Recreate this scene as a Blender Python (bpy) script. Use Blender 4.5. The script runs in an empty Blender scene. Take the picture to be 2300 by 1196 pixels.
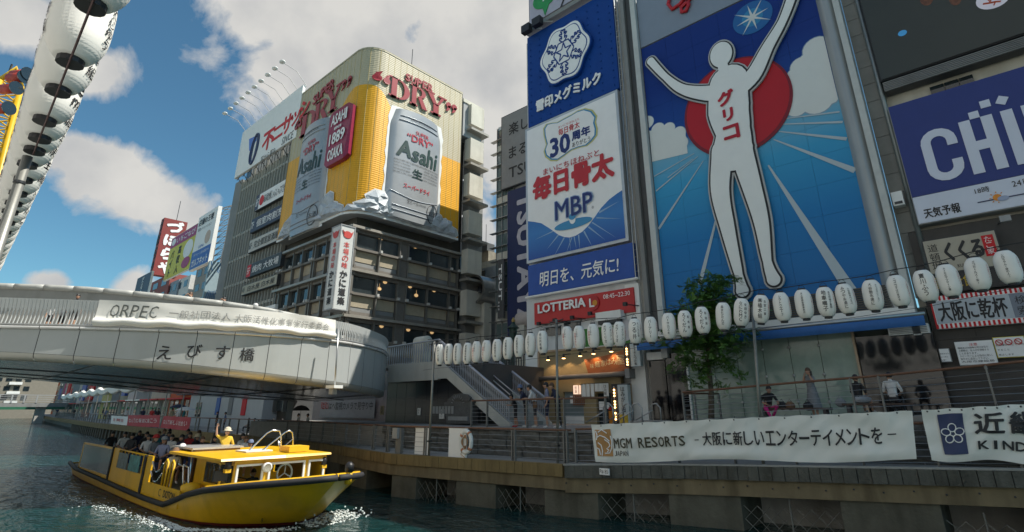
import bpy, bmesh, math, random
from mathutils import Vector, Matrix, noise
random.seed(7)
SC = bpy.context.scene
COL = SC.collection
R = math.radians

# ------------------------------------------------------------------ camera
# world: X runs along the quay (camera right), Y across the canal, Z up, water at 0
F, CX, CY, EYE = 1200.0, 1150.0, 500.0, 3.2
PITCH, ROLL, HEAD = R(19.15), R(-.1), R(132.5)
_f0 = Vector((math.cos(HEAD), math.sin(HEAD), 0)); _r0 = Vector((math.sin(HEAD), -math.cos(HEAD), 0)); _z = Vector((0, 0, 1))
FWD = math.cos(PITCH) * _f0 + math.sin(PITCH) * _z
_up = -math.sin(PITCH) * _f0 + math.cos(PITCH) * _z
RT = math.cos(ROLL) * _r0 + math.sin(ROLL) * _up
UP = -math.sin(ROLL) * _r0 + math.cos(ROLL) * _up
EYEP = Vector((0, 0, EYE))
cam = bpy.data.cameras.new('camera'); camo = bpy.data.objects.new('camera', cam); COL.objects.link(camo)
cam.sensor_width = 36; cam.lens = 36 * F / 2300; cam.shift_y = -98 / 2300; cam.clip_end = 3000; cam.clip_start = .05
camo.matrix_world = Matrix(((RT.x, UP.x, -FWD.x, 0), (RT.y, UP.y, -FWD.y, 0), (RT.z, UP.z, -FWD.z, EYE), (0, 0, 0, 1)))
SC.camera = camo

def ray(px, py): return FWD + (px - CX) / F * RT - (py - CY) / F * UP
def PZ(px, py, Z): d = ray(px, py); return EYEP + d * ((Z - EYE) / d.z)
def PY(px, py, Y): d = ray(px, py); return EYEP + d * (Y / d.y)
def PX(px, py, X): d = ray(px, py); return EYEP + d * (X / d.x)

# ------------------------------------------------------------------ sky, sun, exposure
SUN = Vector((.42, .38, .825)).normalized()
w = bpy.data.worlds.new('World'); SC.world = w; w.use_nodes = True
nt = w.node_tree; N = nt.nodes; L = nt.links
for n in list(N): N.remove(n)
wo = N.new('ShaderNodeOutputWorld'); bg = N.new('ShaderNodeBackground'); L.new(bg.outputs[0], wo.inputs[0])
sky = N.new('ShaderNodeTexSky'); sky.sky_type = 'NISHITA'; sky.sun_disc = False
sky.sun_elevation = math.asin(SUN.z); sky.sun_rotation = math.atan2(SUN.x, SUN.y)
sky.air_density = 1.0; sky.dust_density = .25; sky.ozone_density = 1.0
SKY_STRENGTH = .09
bg.inputs[1].default_value = SKY_STRENGTH
tc = N.new('ShaderNodeTexCoord')
nz = N.new('ShaderNodeTexNoise'); nz.inputs['Scale'].default_value = 8; nz.inputs['Detail'].default_value = 9; nz.inputs['Roughness'].default_value = .58; nz.inputs['Distortion'].default_value = .3
L.new(tc.outputs['Generated'], nz.inputs['Vector'])
def vm(op, a, b=None):
    n = N.new('ShaderNodeVectorMath'); n.operation = op; L.new(a, n.inputs[0])
    if b is not None: n.inputs[1].default_value = b
    return n
def mth(op, a, b):
    n = N.new('ShaderNodeMath'); n.operation = op
    for i, q in enumerate((a, b)):
        if isinstance(q, (int, float)): n.inputs[i].default_value = q
        else: L.new(q, n.inputs[i])
    return n.outputs[0]
def dirpx(px, py): return ray(px, py).normalized()
BL = [((600, 20), .13), ((720, 110), .16), ((640, 150), .10), ((860, 60), .2), ((980, 150), .2), ((1100, 90), .2), ((1140, 230), .15), ((1010, 10), .2), ((560, 60), .07), ((1060, 330), .11),
      ((235, 160), .05), ((215, 180), .04), ((50, 50), .06), ((10, 20), .06), ((165, 345), .05), ((215, 375), .06), ((270, 400), .065), ((325, 425), .07), ((375, 450), .065), ((415, 485), .055), ((1070, 520), .05), ((1062, 370), .05), ((1050, 480), .05),
      ((300, 650), .035), ((110, 640), .03), ((880, 200), .15)]
DS = [(dirpx(*p), r) for p, r in BL]
for az, el, r in ((200, 35, .3), (240, 55, .25), (280, 25, .3), (320, 50, .3), (10, 30, .28), (40, 60, .2), (75, 40, .2), (165, 62, .16), (90, 75, .15)):
    a, e = R(az), R(el); DS.append((Vector((math.cos(a) * math.cos(e), math.sin(a) * math.cos(e), math.sin(e))), r))
acc = None
for c, r in DS:
    d = vm('SUBTRACT', tc.outputs['Generated'], c); ln = N.new('ShaderNodeVectorMath'); ln.operation = 'LENGTH'; L.new(d.outputs[0], ln.inputs[0])
    m = mth('SUBTRACT', 1.0, mth('DIVIDE', ln.outputs['Value'], r))
    acc = m if acc is None else mth('MAXIMUM', acc, m)
acc = mth('MAXIMUM', acc, -.6)
val = mth('ADD', acc, mth('MULTIPLY', mth('SUBTRACT', nz.outputs['Fac'], .5), 2.1))
rmp = N.new('ShaderNodeValToRGB'); rmp.color_ramp.elements[0].position = .06; rmp.color_ramp.elements[1].position = .42
L.new(val, rmp.inputs[0])
nz2 = N.new('ShaderNodeTexNoise'); nz2.inputs['Scale'].default_value = 7; nz2.inputs['Detail'].default_value = 6
L.new(vm('ADD', tc.outputs['Generated'], (.03, .05, .12)).outputs[0], nz2.inputs['Vector'])
cr = N.new('ShaderNodeValToRGB'); cr.color_ramp.elements[0].position = .35; cr.color_ramp.elements[1].position = .62
CLOUD = 4.8
cr.color_ramp.elements[0].color = (.76, .775, .79, 1); cr.color_ramp.elements[1].color = (1.06, 1.045, 1.0, 1)
L.new(nz2.outputs['Fac'], cr.inputs[0])
cs = N.new('ShaderNodeVectorMath'); cs.operation = 'SCALE'; cs.inputs['Scale'].default_value = CLOUD; L.new(cr.outputs[0], cs.inputs[0])
mx = N.new('ShaderNodeMixRGB'); L.new(rmp.outputs[0], mx.inputs[0]); tint = vm('MULTIPLY', sky.outputs[0], (.52, .83, .85)); L.new(tint.outputs[0], mx.inputs[1]); L.new(cs.outputs[0], mx.inputs[2])
L.new(mx.outputs[0], bg.inputs[0])
sl = bpy.data.lights.new('sun', 'SUN'); sl.energy = 4.6; sl.angle = R(.5); sl.color = (1, .95, .86)
so = bpy.data.objects.new('sun', sl); COL.objects.link(so); so.rotation_euler = SUN.to_track_quat('Z', 'Y').to_euler()
SC.view_settings.view_transform = 'Standard'; SC.view_settings.look = 'None'; SC.view_settings.gamma = 1; SC.view_settings.exposure = .6
SC.view_settings.use_curve_mapping = False

# ------------------------------------------------------------------ materials
def s(r, g, b):
    f = lambda c: (c / 255 / 12.92) if c / 255 <= .04045 else ((c / 255 + .055) / 1.055) ** 2.4
    return (f(r), f(g), f(b))
MC = {}
def M(name, col=None, rough=.6, metal=0, var=.12, vs=1.5, bump=0, bs=8, emit=0, spec=.5, streak=0, stain=0):
    if name in MC: return MC[name]
    m = bpy.data.materials.new(name); m.use_nodes = True; MC[name] = m
    nt = m.node_tree; b = nt.nodes['Principled BSDF']; n = nt.nodes; l = nt.links
    b.inputs['Roughness'].default_value = rough; b.inputs['Metallic'].default_value = metal; b.inputs['Specular IOR Level'].default_value = spec
    b.inputs['Base Color'].default_value = (*col, 1)
    if emit:
        b.inputs['Emission Color'].default_value = (*col, 1); b.inputs['Emission Strength'].default_value = emit
    g = n.new('ShaderNodeNewGeometry')
    if var:
        t = n.new('ShaderNodeTexNoise'); t.inputs['Scale'].default_value = vs; t.inputs['Detail'].default_value = 6; t.inputs['Roughness'].default_value = .65
        if streak:
            mp = n.new('ShaderNodeMapping'); mp.inputs['Scale'].default_value = (1, 1, streak); l.new(g.outputs['Position'], mp.inputs[0]); l.new(mp.outputs[0], t.inputs[0])
        else: l.new(g.outputs['Position'], t.inputs[0])
        mr = n.new('ShaderNodeMapRange'); mr.inputs[1].default_value = .25; mr.inputs[2].default_value = .75
        mr.inputs[3].default_value = 1 - var; mr.inputs[4].default_value = 1 + var
        l.new(t.outputs['Fac'], mr.inputs[0])
        v = n.new('ShaderNodeVectorMath'); v.operation = 'SCALE'; v.inputs[0].default_value = col; l.new(mr.outputs[0], v.inputs['Scale'])
        out = v.outputs[0]
        if stain:
            t2 = n.new('ShaderNodeTexNoise'); t2.inputs['Scale'].default_value = vs * .4; t2.inputs['Detail'].default_value = 8
            mp2 = n.new('ShaderNodeMapping'); mp2.inputs['Scale'].default_value = (3, 3, .35); l.new(g.outputs['Position'], mp2.inputs[0]); l.new(mp2.outputs[0], t2.inputs[0])
            r2 = n.new('ShaderNodeMapRange'); r2.inputs[1].default_value = .5; r2.inputs[2].default_value = .72; r2.inputs[3].default_value = 0; r2.inputs[4].default_value = stain; l.new(t2.outputs['Fac'], r2.inputs[0])
            mm = n.new('ShaderNodeMixRGB'); l.new(r2.outputs[0], mm.inputs[0]); l.new(out, mm.inputs[1]); mm.inputs[2].default_value = (col[0] * .35, col[1] * .33, col[2] * .28, 1); out = mm.outputs[0]
        l.new(out, b.inputs['Base Color'])
    if bump:
        t = n.new('ShaderNodeTexNoise'); t.inputs['Scale'].default_value = bs; t.inputs['Detail'].default_value = 5; l.new(g.outputs['Position'], t.inputs[0])
        bp = n.new('ShaderNodeBump'); bp.inputs['Strength'].default_value = bump; bp.inputs['Distance'].default_value = .05; l.new(t.outputs['Fac'], bp.inputs['Height']); l.new(bp.outputs[0], b.inputs['Normal'])
    return m
def glassy(name, col, rough=.04, spec=.9, metal=0):
    return M(name, col, rough, metal, var=.25, vs=.6, spec=spec)

WHITE = M('white_paint', (.76, .77, .74), .5, var=.06, stain=.12)
PRINTW = M('print_white', (.84, .84, .82), .55, var=.04, spec=.3)
BLACK = M('black_paint', (.015, .015, .017), .45, var=.2)
DARK = M('dark_metal', (.05, .052, .055), .45, .3)
STEEL = M('steel', (.42, .43, .43), .35, .85, var=.15)
GREYP = M('grey_paint', (.30, .31, .31), .5, var=.12)
CONC = M('concrete', (.36, .35, .32), .85, var=.2, vs=1.2, bump=.25, bs=14, stain=.4)
CREAM = M('cream_wall', (.56, .54, .46), .8, var=.1, vs=.9, stain=.3)
LGREY = M('light_grey_wall', (.58, .60, .60), .7, var=.08, vs=.7, stain=.35)
MGREY = M('mid_grey_wall', (.22, .225, .22), .7, var=.12, vs=.8, stain=.3)
DGREY = M('dark_grey_wall', (.07, .072, .073), .6, var=.2, vs=1)
RED = M('red_print', (.58, .02, .025), .55, var=.06, spec=.3)
NAVY = M('navy_print', (.006, .018, .085), .45, var=.06)
BLUE = M('sign_blue', (.012, .075, .34), .45, var=.08, vs=.6)
INK = M('ink', (.02, .02, .022), .6, var=.1)
GLASS = glassy('window_glass', (.02, .03, .035), .03, .9)
RUBBER = M('black_rubber', (.02, .02, .022), .7, var=.25, vs=5)
WARM = M('warm_bulb', (1, .55, .2), .4, var=0, emit=5)
WIRE = M('cable_black', (.02, .02, .02), .6, var=0)

# ------------------------------------------------------------------ mesh kit
class Fr:
    def __init__(self, P): self.P = P
def FY(Y): return Fr(lambda u, v, w=0: Vector((u, Y - w, v)))
def FX(X): return Fr(lambda u, v, w=0: Vector((X + w, u, v)))
def UVY(Y): return lambda p: (lambda q: (q.x, q.z))(PY(p[0], p[1], Y))
def UVX(X): return lambda p: (lambda q: (q.y, q.z))(PX(p[0], p[1], X))

class MB:
    def __init__(self): self.v = []; self.f = []; self.m = []
    def add(self, vs, fs, mi=0):
        o = len(self.v); self.v += [tuple(q) for q in vs]; self.f += [tuple(i + o for i in f) for f in fs]; self.m += [mi] * len(fs); return self
    def box(self, x0, x1, y0, y1, z0, z1, mi=0, fr=None):
        P = fr.P if fr else (lambda a, b, c: (a, b, c))
        v = [P(x, y, z) for z in (z0, z1) for y in (y0, y1) for x in (x0, x1)]
        return self.add(v, [(0, 2, 3, 1), (4, 5, 7, 6), (0, 1, 5, 4), (2, 6, 7, 3), (0, 4, 6, 2), (1, 3, 7, 5)], mi)
    def fbox(self, fr, u0, u1, v0, v1, w0, w1, mi=0): return self.box(u0, u1, v0, v1, w0, w1, mi, fr)
    def quad(self, a, b, c, d, mi=0): return self.add([a, b, c, d], [(0, 1, 2, 3)], mi)
    def prism(self, fr, pts, w0, w1, mi=0):
        n = len(pts)
        v = [fr.P(a, b, w0) for a, b in pts] + [fr.P(a, b, w1) for a, b in pts]
        return self.add(v, [tuple(range(n))[::-1], tuple(range(n, 2 * n))] + [(i, (i + 1) % n, n + (i + 1) % n, n + i) for i in range(n)], mi)
    def tube(self, pts, r, n=6, mi=0, cap=True):
        pts = [Vector(p) for p in pts]; rr = r if isinstance(r, (list, tuple)) else [r] * len(pts)
        rings = []; prev = None
        for i, p in enumerate(pts):
            d = (pts[min(i + 1, len(pts) - 1)] - pts[max(i - 1, 0)])
            if d.length < 1e-9: d = Vector((0, 0, 1))
            d.normalize()
            if prev is None:
                a = Vector((0, 0, 1)) if abs(d.z) < .9 else Vector((1, 0, 0)); e1 = d.cross(a).normalized()
            else:
                e1 = (prev - d * prev.dot(d)); e1 = e1.normalized() if e1.length > 1e-6 else d.orthogonal().normalized()
            prev = e1; e2 = d.cross(e1)
            rings.append([p + rr[i] * (math.cos(2 * math.pi * k / n) * e1 + math.sin(2 * math.pi * k / n) * e2) for k in range(n)])
        v = [q for g in rings for q in g]
        f = [(i * n + k, i * n + (k + 1) % n, (i + 1) * n + (k + 1) % n, (i + 1) * n + k) for i in range(len(pts) - 1) for k in range(n)]
        if cap: f += [tuple(range(n))[::-1], tuple((len(pts) - 1) * n + k for k in range(n))]
        return self.add(v, f, mi)
    def bar(self, a, b, hw, hh, mi=0):
        a, b = Vector(a), Vector(b); d = (b - a).normalized()
        s1 = d.cross(Vector((0, 0, 1))); s1 = s1.normalized() if s1.length > 1e-4 else Vector((1, 0, 0)); s2 = s1.cross(d)
        v = [p + i * hw * s1 + j * hh * s2 for p in (a, b) for i, j in ((-1, -1), (1, -1), (1, 1), (-1, 1))]
        return self.add(v, [(3, 2, 1, 0), (4, 5, 6, 7)] + [(k, (k + 1) % 4, 4 + (k + 1) % 4, 4 + k) for k in range(4)], mi)
    def lathe(self, prof, n=16, c=(0, 0, 0), mi=0, cap=True):
        v = [(c[0] + r * math.cos(2 * math.pi * k / n), c[1] + r * math.sin(2 * math.pi * k / n), c[2] + z) for r, z in prof for k in range(n)]
        f = [(i * n + k, i * n + (k + 1) % n, (i + 1) * n + (k + 1) % n, (i + 1) * n + k) for i in range(len(prof) - 1) for k in range(n)]
        if cap: f += [tuple(range(n))[::-1], tuple((len(prof) - 1) * n + k for k in range(n))]
        return self.add(v, f, mi)
    def grid(self, fn, nu, nv, mi=0, closed=False):
        v = [fn(i / nu, j / nv) for j in range(nv + 1) for i in range(nu + 1)]
        return self.add(v, [(j * (nu + 1) + i, j * (nu + 1) + i + 1, (j + 1) * (nu + 1) + i + 1, (j + 1) * (nu + 1) + i) for j in range(nv) for i in range(nu)], mi)
    def ell(self, c, r, n=10, m=7, mi=0):
        v = []; 
        for j in range(m + 1):
            t = math.pi * j / m
            for k in range(n):
                a = 2 * math.pi * k / n; v.append((c[0] + r[0] * math.sin(t) * math.cos(a), c[1] + r[1] * math.sin(t) * math.sin(a), c[2] + r[2] * math.cos(t)))
        return self.add(v, [(j * n + k, (j + 1) * n + k, (j + 1) * n + (k + 1) % n, j * n + (k + 1) % n) for j in range(m) for k in range(n)], mi)
    def build(self, name, mats, parent=None, smooth=False, local=False):
        me = bpy.data.meshes.new(name)
        vs = [Vector(q) for q in self.v]
        if not vs: return None
        if local: c = Vector((0, 0, 0))
        else:
            c = Vector(((min(q.x for q in vs) + max(q.x for q in vs)) / 2, (min(q.y for q in vs) + max(q.y for q in vs)) / 2, min(q.z for q in vs)))
        me.from_pydata([q - c for q in vs], [], self.f)
        mats = mats if isinstance(mats, (list, tuple)) else [mats]
        for m in mats: me.materials.append(m)
        if len(mats) > 1: me.polygons.foreach_set('material_index', self.m)
        if smooth: me.polygons.foreach_set('use_smooth', [True] * len(me.polygons))
        me.validate(); me.update()
        return link(name, me, parent, c)
WM = {}
def link(name, data, parent=None, loc=(0, 0, 0)):
    o = bpy.data.objects.new(name, data); COL.objects.link(o); o.location = loc
    if parent is not None:
        o.parent = parent; o.matrix_parent_inverse = WM.get(parent.name, Matrix()).inverted()
    WM[o.name] = Matrix.Translation(Vector(loc))
    return o
def tag(o, label=None, cat=None, group=None, kind=None):
    if label: o['label'] = label
    if cat: o['category'] = cat
    if group: o['group'] = group
    if kind: o['kind'] = kind
    return o
def thing(name, label, cat, loc=(0, 0, 0), group=None): return tag(link(name, None, None, loc), label, cat, group)
def struct(o): o['kind'] = 'structure'; return o
def copy_tree(o, parent=None, keep=None):
    c = o.copy(); COL.objects.link(c)
    if parent is not None: c.parent = parent
    for ch in list(o.children):
        if keep is None or keep(ch): copy_tree(ch, c)
    return c
def dup(o, loc, rz=0, label=None, group=None):
    c = copy_tree(o); c.location = loc; c.rotation_euler = (0, 0, rz)
    if label: c['label'] = label
    if group: c['group'] = group
    return c
def inst(src, parent, loc, rz=0, name=None):          # a further piece of the same kind, sharing the mesh, in world space
    c = src.copy(); COL.objects.link(c); c.parent = parent; c.location = loc; c.rotation_euler = (0, 0, rz); return c

# ------------------------------------------------------------------ lettering
TC = {}
def glyphs(body, bold=0, shear=0, fw=False):
    k = (body, bold, shear)
    if k in TC: return TC[k]
    c = bpy.data.curves.new('t', 'FONT'); c.body = body; c.size = 1; c.offset = bold; c.shear = shear; c.resolution_u = 2
    o = bpy.data.objects.new('t', c); COL.objects.link(o)
    me = bpy.data.meshes.new_from_object(o.evaluated_get(bpy.context.evaluated_depsgraph_get()))
    v = [(p.co.x, p.co.y) for p in me.vertices]; f = [tuple(p.vertices) for p in me.polygons]
    bpy.data.objects.remove(o); bpy.data.curves.remove(c); bpy.data.meshes.remove(me)
    TC[k] = (v, f); return TC[k]
def edges_of(f):
    cnt = {}
    for p in f:
        for i in range(len(p)):
            a, b = p[i], p[(i + 1) % len(p)]; cnt[(a, b)] = 1
    return [(a, b) for (a, b) in cnt if (b, a) not in cnt]
def txt(mb, body, fr, u0, u1, v0, v1, off=.02, ext=0, bold=0, shear=0, mi=0, rot=False, keep=False, mis=None):
    if bold:                                           # heavy strokes: the glyph repeated with tiny shifts, each on its own level
        n = max(1, sum(1 for c in body if c != ' ')); d = bold * min((v1 - v0), (u1 - u0) / n * 1.2 if not rot else (u1 - u0)) * .9
        dirs = ((1, 0), (-1, 0), (0, 1), (0, -1)) if bold <= .025 else ((1, 0), (-1, 0), (0, 1), (0, -1), (.7, .7), (-.7, .7), (.7, -.7), (-.7, -.7))
        for k, (a, b) in enumerate(dirs): txt(mb, body, fr, u0 + d + a * d, u1 - d + a * d, v0 + d + b * d, v1 - d + b * d, off + k * .0007, ext, 0, shear, mi, rot, keep, mis)
        return
    v, f = glyphs(body, bold, shear)
    if not v: return
    x0 = min(a for a, b in v); x1 = max(a for a, b in v); y0 = min(b for a, b in v); y1 = max(b for a, b in v)
    W, H = max(x1 - x0, 1e-6), max(y1 - y0, 1e-6)
    if rot: q = [((b - y0) / H, 1 - (a - x0) / W) for a, b in v]
    else: q = [((a - x0) / W, (b - y0) / H) for a, b in v]
    if keep:                                           # keep the glyph's own proportions, centred in the box
        sc = min((u1 - u0) / W, (v1 - v0) / H); cu, cv = (u0 + u1) / 2, (v0 + v1) / 2
        u0, u1, v0, v1 = cu - W * sc / 2, cu + W * sc / 2, cv - H * sc / 2, cv + H * sc / 2
    pts = [(u0 + a * (u1 - u0), v0 + b * (v1 - v0)) for a, b in q]
    if not ext: mb.add([fr.P(a, b, off) for a, b in pts], f, mi)
    else:
        n = len(pts)
        mb.add([fr.P(a, b, off + ext) for a, b in pts], f, mi)
        mb.add([fr.P(a, b, off) for a, b in pts] + [fr.P(a, b, off + ext) for a, b in pts], [(a, b, n + b, n + a) for a, b in edges_of(f)], mi if mis is None else mis)
def vtxt(mb, body, fr, u0, u1, v0, v1, off=.02, bold=0, mi=0, ext=0):
    n = len(body); h = (v1 - v0) / n
    for i, ch in enumerate(body):
        if ch == ' ': continue
        t = v1 - i * h
        if ch in 'ー-〜|': cu = (u0 + u1) / 2; mb.fbox(fr, cu - .05 * (u1 - u0), cu + .05 * (u1 - u0), t - h * .85, t - h * .15, off, off + .004, mi)
        else: txt(mb, ch, fr, u0, u1, t - h * .94, t - h * .06, off, ext, bold, 0, mi, keep=True)
def letters(body, fr, u0, u1, v0, v1, mat, parent, off=.02, vertical=False, name='lettering', **k):
    mb = MB(); (vtxt if vertical else txt)(mb, body, fr, u0, u1, v0, v1, off, **k)
    return mb.build(name, mat, parent)
def box_of(uv, *pts):                                   # mean rectangle of four picture corners tl tr br bl on a facade plane
    q = [uv(p) for p in pts]
    return ((q[0][0] + q[3][0]) / 2, (q[1][0] + q[2][0]) / 2, (q[2][1] + q[3][1]) / 2, (q[0][1] + q[1][1]) / 2)
def board(name, label, cat, fr, rect, depth=.25, face=PRINTW, rim=WHITE, rw=.06, w0=0, group=None):
    u0, u1, v0, v1 = rect
    c = fr.P((u0 + u1) / 2, v0, w0); t = thing(name, label, cat, c, group)
    MB().fbox(fr, u0, u1, v0, v1, w0, w0 + depth - .01).build('sign_box', rim, t)
    MB().fbox(fr, u0 + rw, u1 - rw, v0 + rw, v1 - rw, w0 + depth - .01, w0 + depth).build('sign_face', face, t)
    return t
def polyb(fr, pts, w0, w1, mat, parent, name): mb = MB(); mb.prism(fr, pts, w0, w1); return mb.build(name, mat, parent)
def blob(cx, cy, rx, ry, n=24, wob=0, k=3, ph=0): return [(cx + rx * (1 + wob * math.cos(k * 2 * math.pi * i / n + ph)) * math.cos(2 * math.pi * i / n), cy + ry * (1 + wob * math.cos(k * 2 * math.pi * i / n + ph)) * math.sin(2 * math.pi * i / n)) for i in range(n)]
def lerp(a, b, t): return a + (b - a) * t
# ================================================================== water
m = bpy.data.materials.new('canal_water'); m.use_nodes = True; b = m.node_tree.nodes['Principled BSDF']; n = m.node_tree.nodes; l = m.node_tree.links
b.inputs['Base Color'].default_value = (.005, .034, .034, 1); b.inputs['Roughness'].default_value = .07; b.inputs['IOR'].default_value = 1.33; b.inputs['Specular IOR Level'].default_value = .5
g = n.new('ShaderNodeNewGeometry'); prev = None
for sc, st, dist in ((.7, .7, .5), (2.2, .9, .22), (7, .9, .06)):
    t = n.new('ShaderNodeTexNoise'); t.inputs['Scale'].default_value = sc; t.inputs['Detail'].default_value = 4; t.inputs['Distortion'].default_value = .6
    mp = n.new('ShaderNodeMapping'); mp.inputs['Scale'].default_value = (.75, 1.3, 1); mp.inputs['Rotation'].default_value = (0, 0, .5); l.new(g.outputs['Position'], mp.inputs[0]); l.new(mp.outputs[0], t.inputs[0])
    bp = n.new('ShaderNodeBump'); bp.inputs['Strength'].default_value = st; bp.inputs['Distance'].default_value = dist; l.new(t.outputs['Fac'], bp.inputs['Height'])
    if prev: l.new(prev.outputs[0], bp.inputs['Normal'])
    prev = bp
l.new(prev.outputs[0], b.inputs['Normal'])
WATER = m
mb = MB(); mb.quad((-900, -400, 0), (400, -400, 0), (400, 400, 0), (-900, 400, 0)); struct(mb.build('water', WATER))
mb = MB(); mb.quad((-900, -400, -2.5), (400, -400, -2.5), (400, 400, -2.5), (-900, 400, -2.5)); struct(mb.build('canal_bed', CONC))

# ================================================================== quay and terraces
QP = [(14, 24.0, 1.9), (-.5, 18.0, 1.81), (-7.9, 16.2, 1.6), (-11.3, 14.8, 1.48), (-19, 13.6, 1.48), (-28, 15.2, 1.5), (-38, 15.9, 1.5), (-55, 16.0, 1.5), (-80, 16.8, 1.5), (-100, 18.2, 1.5), (-180, 25, 1.5), (-260, 33, 1.5)]
def q_at(x):
    for (x0, y0, z0), (x1, y1, z1) in zip(QP, QP[1:]):
        if x <= x0 and x >= x1:
            t = (x - x0) / (x1 - x0); return y0 + (y1 - y0) * t, z0 + (z1 - z0) * t
    return QP[-1][1:] if x < 0 else QP[0][1:]
def on_quay(px, off=0.0, py=1000):                        # where the sight line of a picture column crosses the quay line
    d = ray(px, py); k = d.y / d.x; x = -.3; prev = None
    while x > -255:
        v = k * x - (q_at(x)[0] + off)
        if prev is not None and prev * v <= 0: return Vector((x, q_at(x)[0] + off, q_at(x)[1]))
        prev = v; x -= .05
    return Vector((x, q_at(x)[0] + off, q_at(x)[1]))
PAVE = M('paving', (.27, .265, .25), .8, var=.15, vs=2.5, bump=.15, bs=20)
def strip(name, xs, fa, fb, matl, parent=None, kind='structure', mi=0):
    mb = MB()
    for x0, x1 in zip(xs, xs[1:]): mb.quad(fa(x0), fa(x1), fb(x1), fb(x0))
    o = mb.build(name, matl, parent)
    if kind: o['kind'] = kind
    return o
def frange(a, b, st):
    n = max(1, int(round(abs(b - a) / st))); return [a + (b - a) * i / n for i in range(n + 1)]
XS = frange(14, -30, 2) + frange(-35, -260, 7)
strip('pavement', XS, lambda x: (x, q_at(x)[0] - .02, q_at(x)[1]), lambda x: (x, max(q_at(x)[0] + 9, 27), q_at(x)[1] + .0), PAVE)
# paving joints as real slabs along the visible edge
quay = struct(strip('quay_wall', XS, lambda x: (x, q_at(x)[0] + 1.6, -2.4), lambda x: (x, q_at(x)[0] + 1.6, q_at(x)[1] - .02), CONC))
KERB = M('mossy_concrete', (.10, .10, .085), .9, var=.35, vs=2.2, bump=.6, bs=18, stain=.7)
TIMB = M('ochre_fender_timber', (.20, .145, .06), .8, var=.25, vs=3, bump=.3, bs=12, streak=.3, stain=.4)
# right part: weathered concrete edge blocks above an ochre beam
x = 3.2; mbk = None; k = 0
while x > -11.2:
    wdt = random.uniform(.24, .34); (y0, z0), (y1, z1) = q_at(x), q_at(x - wdt)
    o = MB(); d = random.uniform(0, .035); tp = random.uniform(-.008, .006)
    o.add([(x - .008, y0 - .12 - d, z0 - .36), (x - wdt + .008, y1 - .12 - d, z1 - .36), (x - wdt + .008, y1 + .25, z1 - .36), (x - .008, y0 + .25, z0 - .36),
           (x - .008, y0 - .12 - d, z0 + tp - .01), (x - wdt + .008, y1 - .12 - d, z1 + tp - .01), (x - wdt + .008, y1 + .25, z1 - .01), (x - .008, y0 + .25, z0 - .01)],
          [(3, 2, 1, 0), (4, 5, 6, 7), (0, 1, 5, 4), (1, 2, 6, 5), (2, 3, 7, 6), (3, 0, 4, 7)])
    o.build('edge_block', KERB, quay); x -= wdt; k += 1
def beam(name, xs, dy0, dy1, dz0, dz1, matl, parent=quay):
    mb = MB()
    for x0, x1 in zip(xs, xs[1:]):
        (y0, z0), (y1, z1) = q_at(x0), q_at(x1)
        mb.add([(x0, y0 + dy0, z0 + dz0), (x1, y1 + dy0, z1 + dz0), (x1, y1 + dy1, z1 + dz0), (x0, y0 + dy1, z0 + dz0), (x0, y0 + dy0, z0 + dz1), (x1, y1 + dy0, z1 + dz1), (x1, y1 + dy1, z1 + dz1), (x0, y0 + dy1, z0 + dz1)],
               [(3, 2, 1, 0), (4, 5, 6, 7), (0, 1, 5, 4), (2, 3, 7, 6), (0, 4, 7, 3), (1, 2, 6, 5)])
    return mb.build(name, matl, parent)
beam('coping', frange(4, -11.3, 1.5), -.1, .22, -.005, .035, M('coping_stone', (.3, .3, .28), .8, var=.2, vs=3, bump=.3))
OCH = M('ochre_beam', (.19, .15, .085), .8, var=.25, vs=2, bump=.2, bs=10, streak=.4, stain=.6)
beam('ochre_beam', frange(4, -11.3, 1.5), -.02, .3, -.78, -.37, OCH)
mb = MB()
for i in range(24):                                     # bolts and drips on the beam
    x = 3 - i * .62; y, z = q_at(x); mb.tube([(x, y - .02, z - .56 + .05 * (i % 2)), (x, y - .05, z - .56 + .05 * (i % 2))], .025, 6)
mb.build('beam_bolts', DARK, quay)['kind'] = 'stuff'
# left part: ochre timber fender planks
x = -11.35
while x > -37:
    wdt = .3 if x > -25 else .6; (y0, z0), (y1, z1) = q_at(x), q_at(x - wdt); d = random.uniform(0, .02)
    MB().add([(x, y0 - .06 - d, z0 - .34), (x - wdt + .015, y1 - .06 - d, z1 - .34), (x - wdt + .015, y1 + .1, z1 - .34), (x, y0 + .1, z0 - .34), (x, y0 - .06 - d, z0 + .03), (x - wdt + .015, y1 - .06 - d, z1 + .03), (x - wdt + .015, y1 + .1, z1 + .03), (x, y0 + .1, z0 + .03)],
             [(3, 2, 1, 0), (4, 5, 6, 7), (0, 1, 5, 4), (1, 2, 6, 5), (2, 3, 7, 6), (3, 0, 4, 7)]).build('fender_plank', TIMB, quay); x -= wdt
beam('fender_band', frange(-37, -200, 5), -.08, .2, -.5, .04, TIMB)
beam('lower_beam', frange(-11.3, -37, 2.5), 0, .3, -.72, -.36, OCH)
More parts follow.
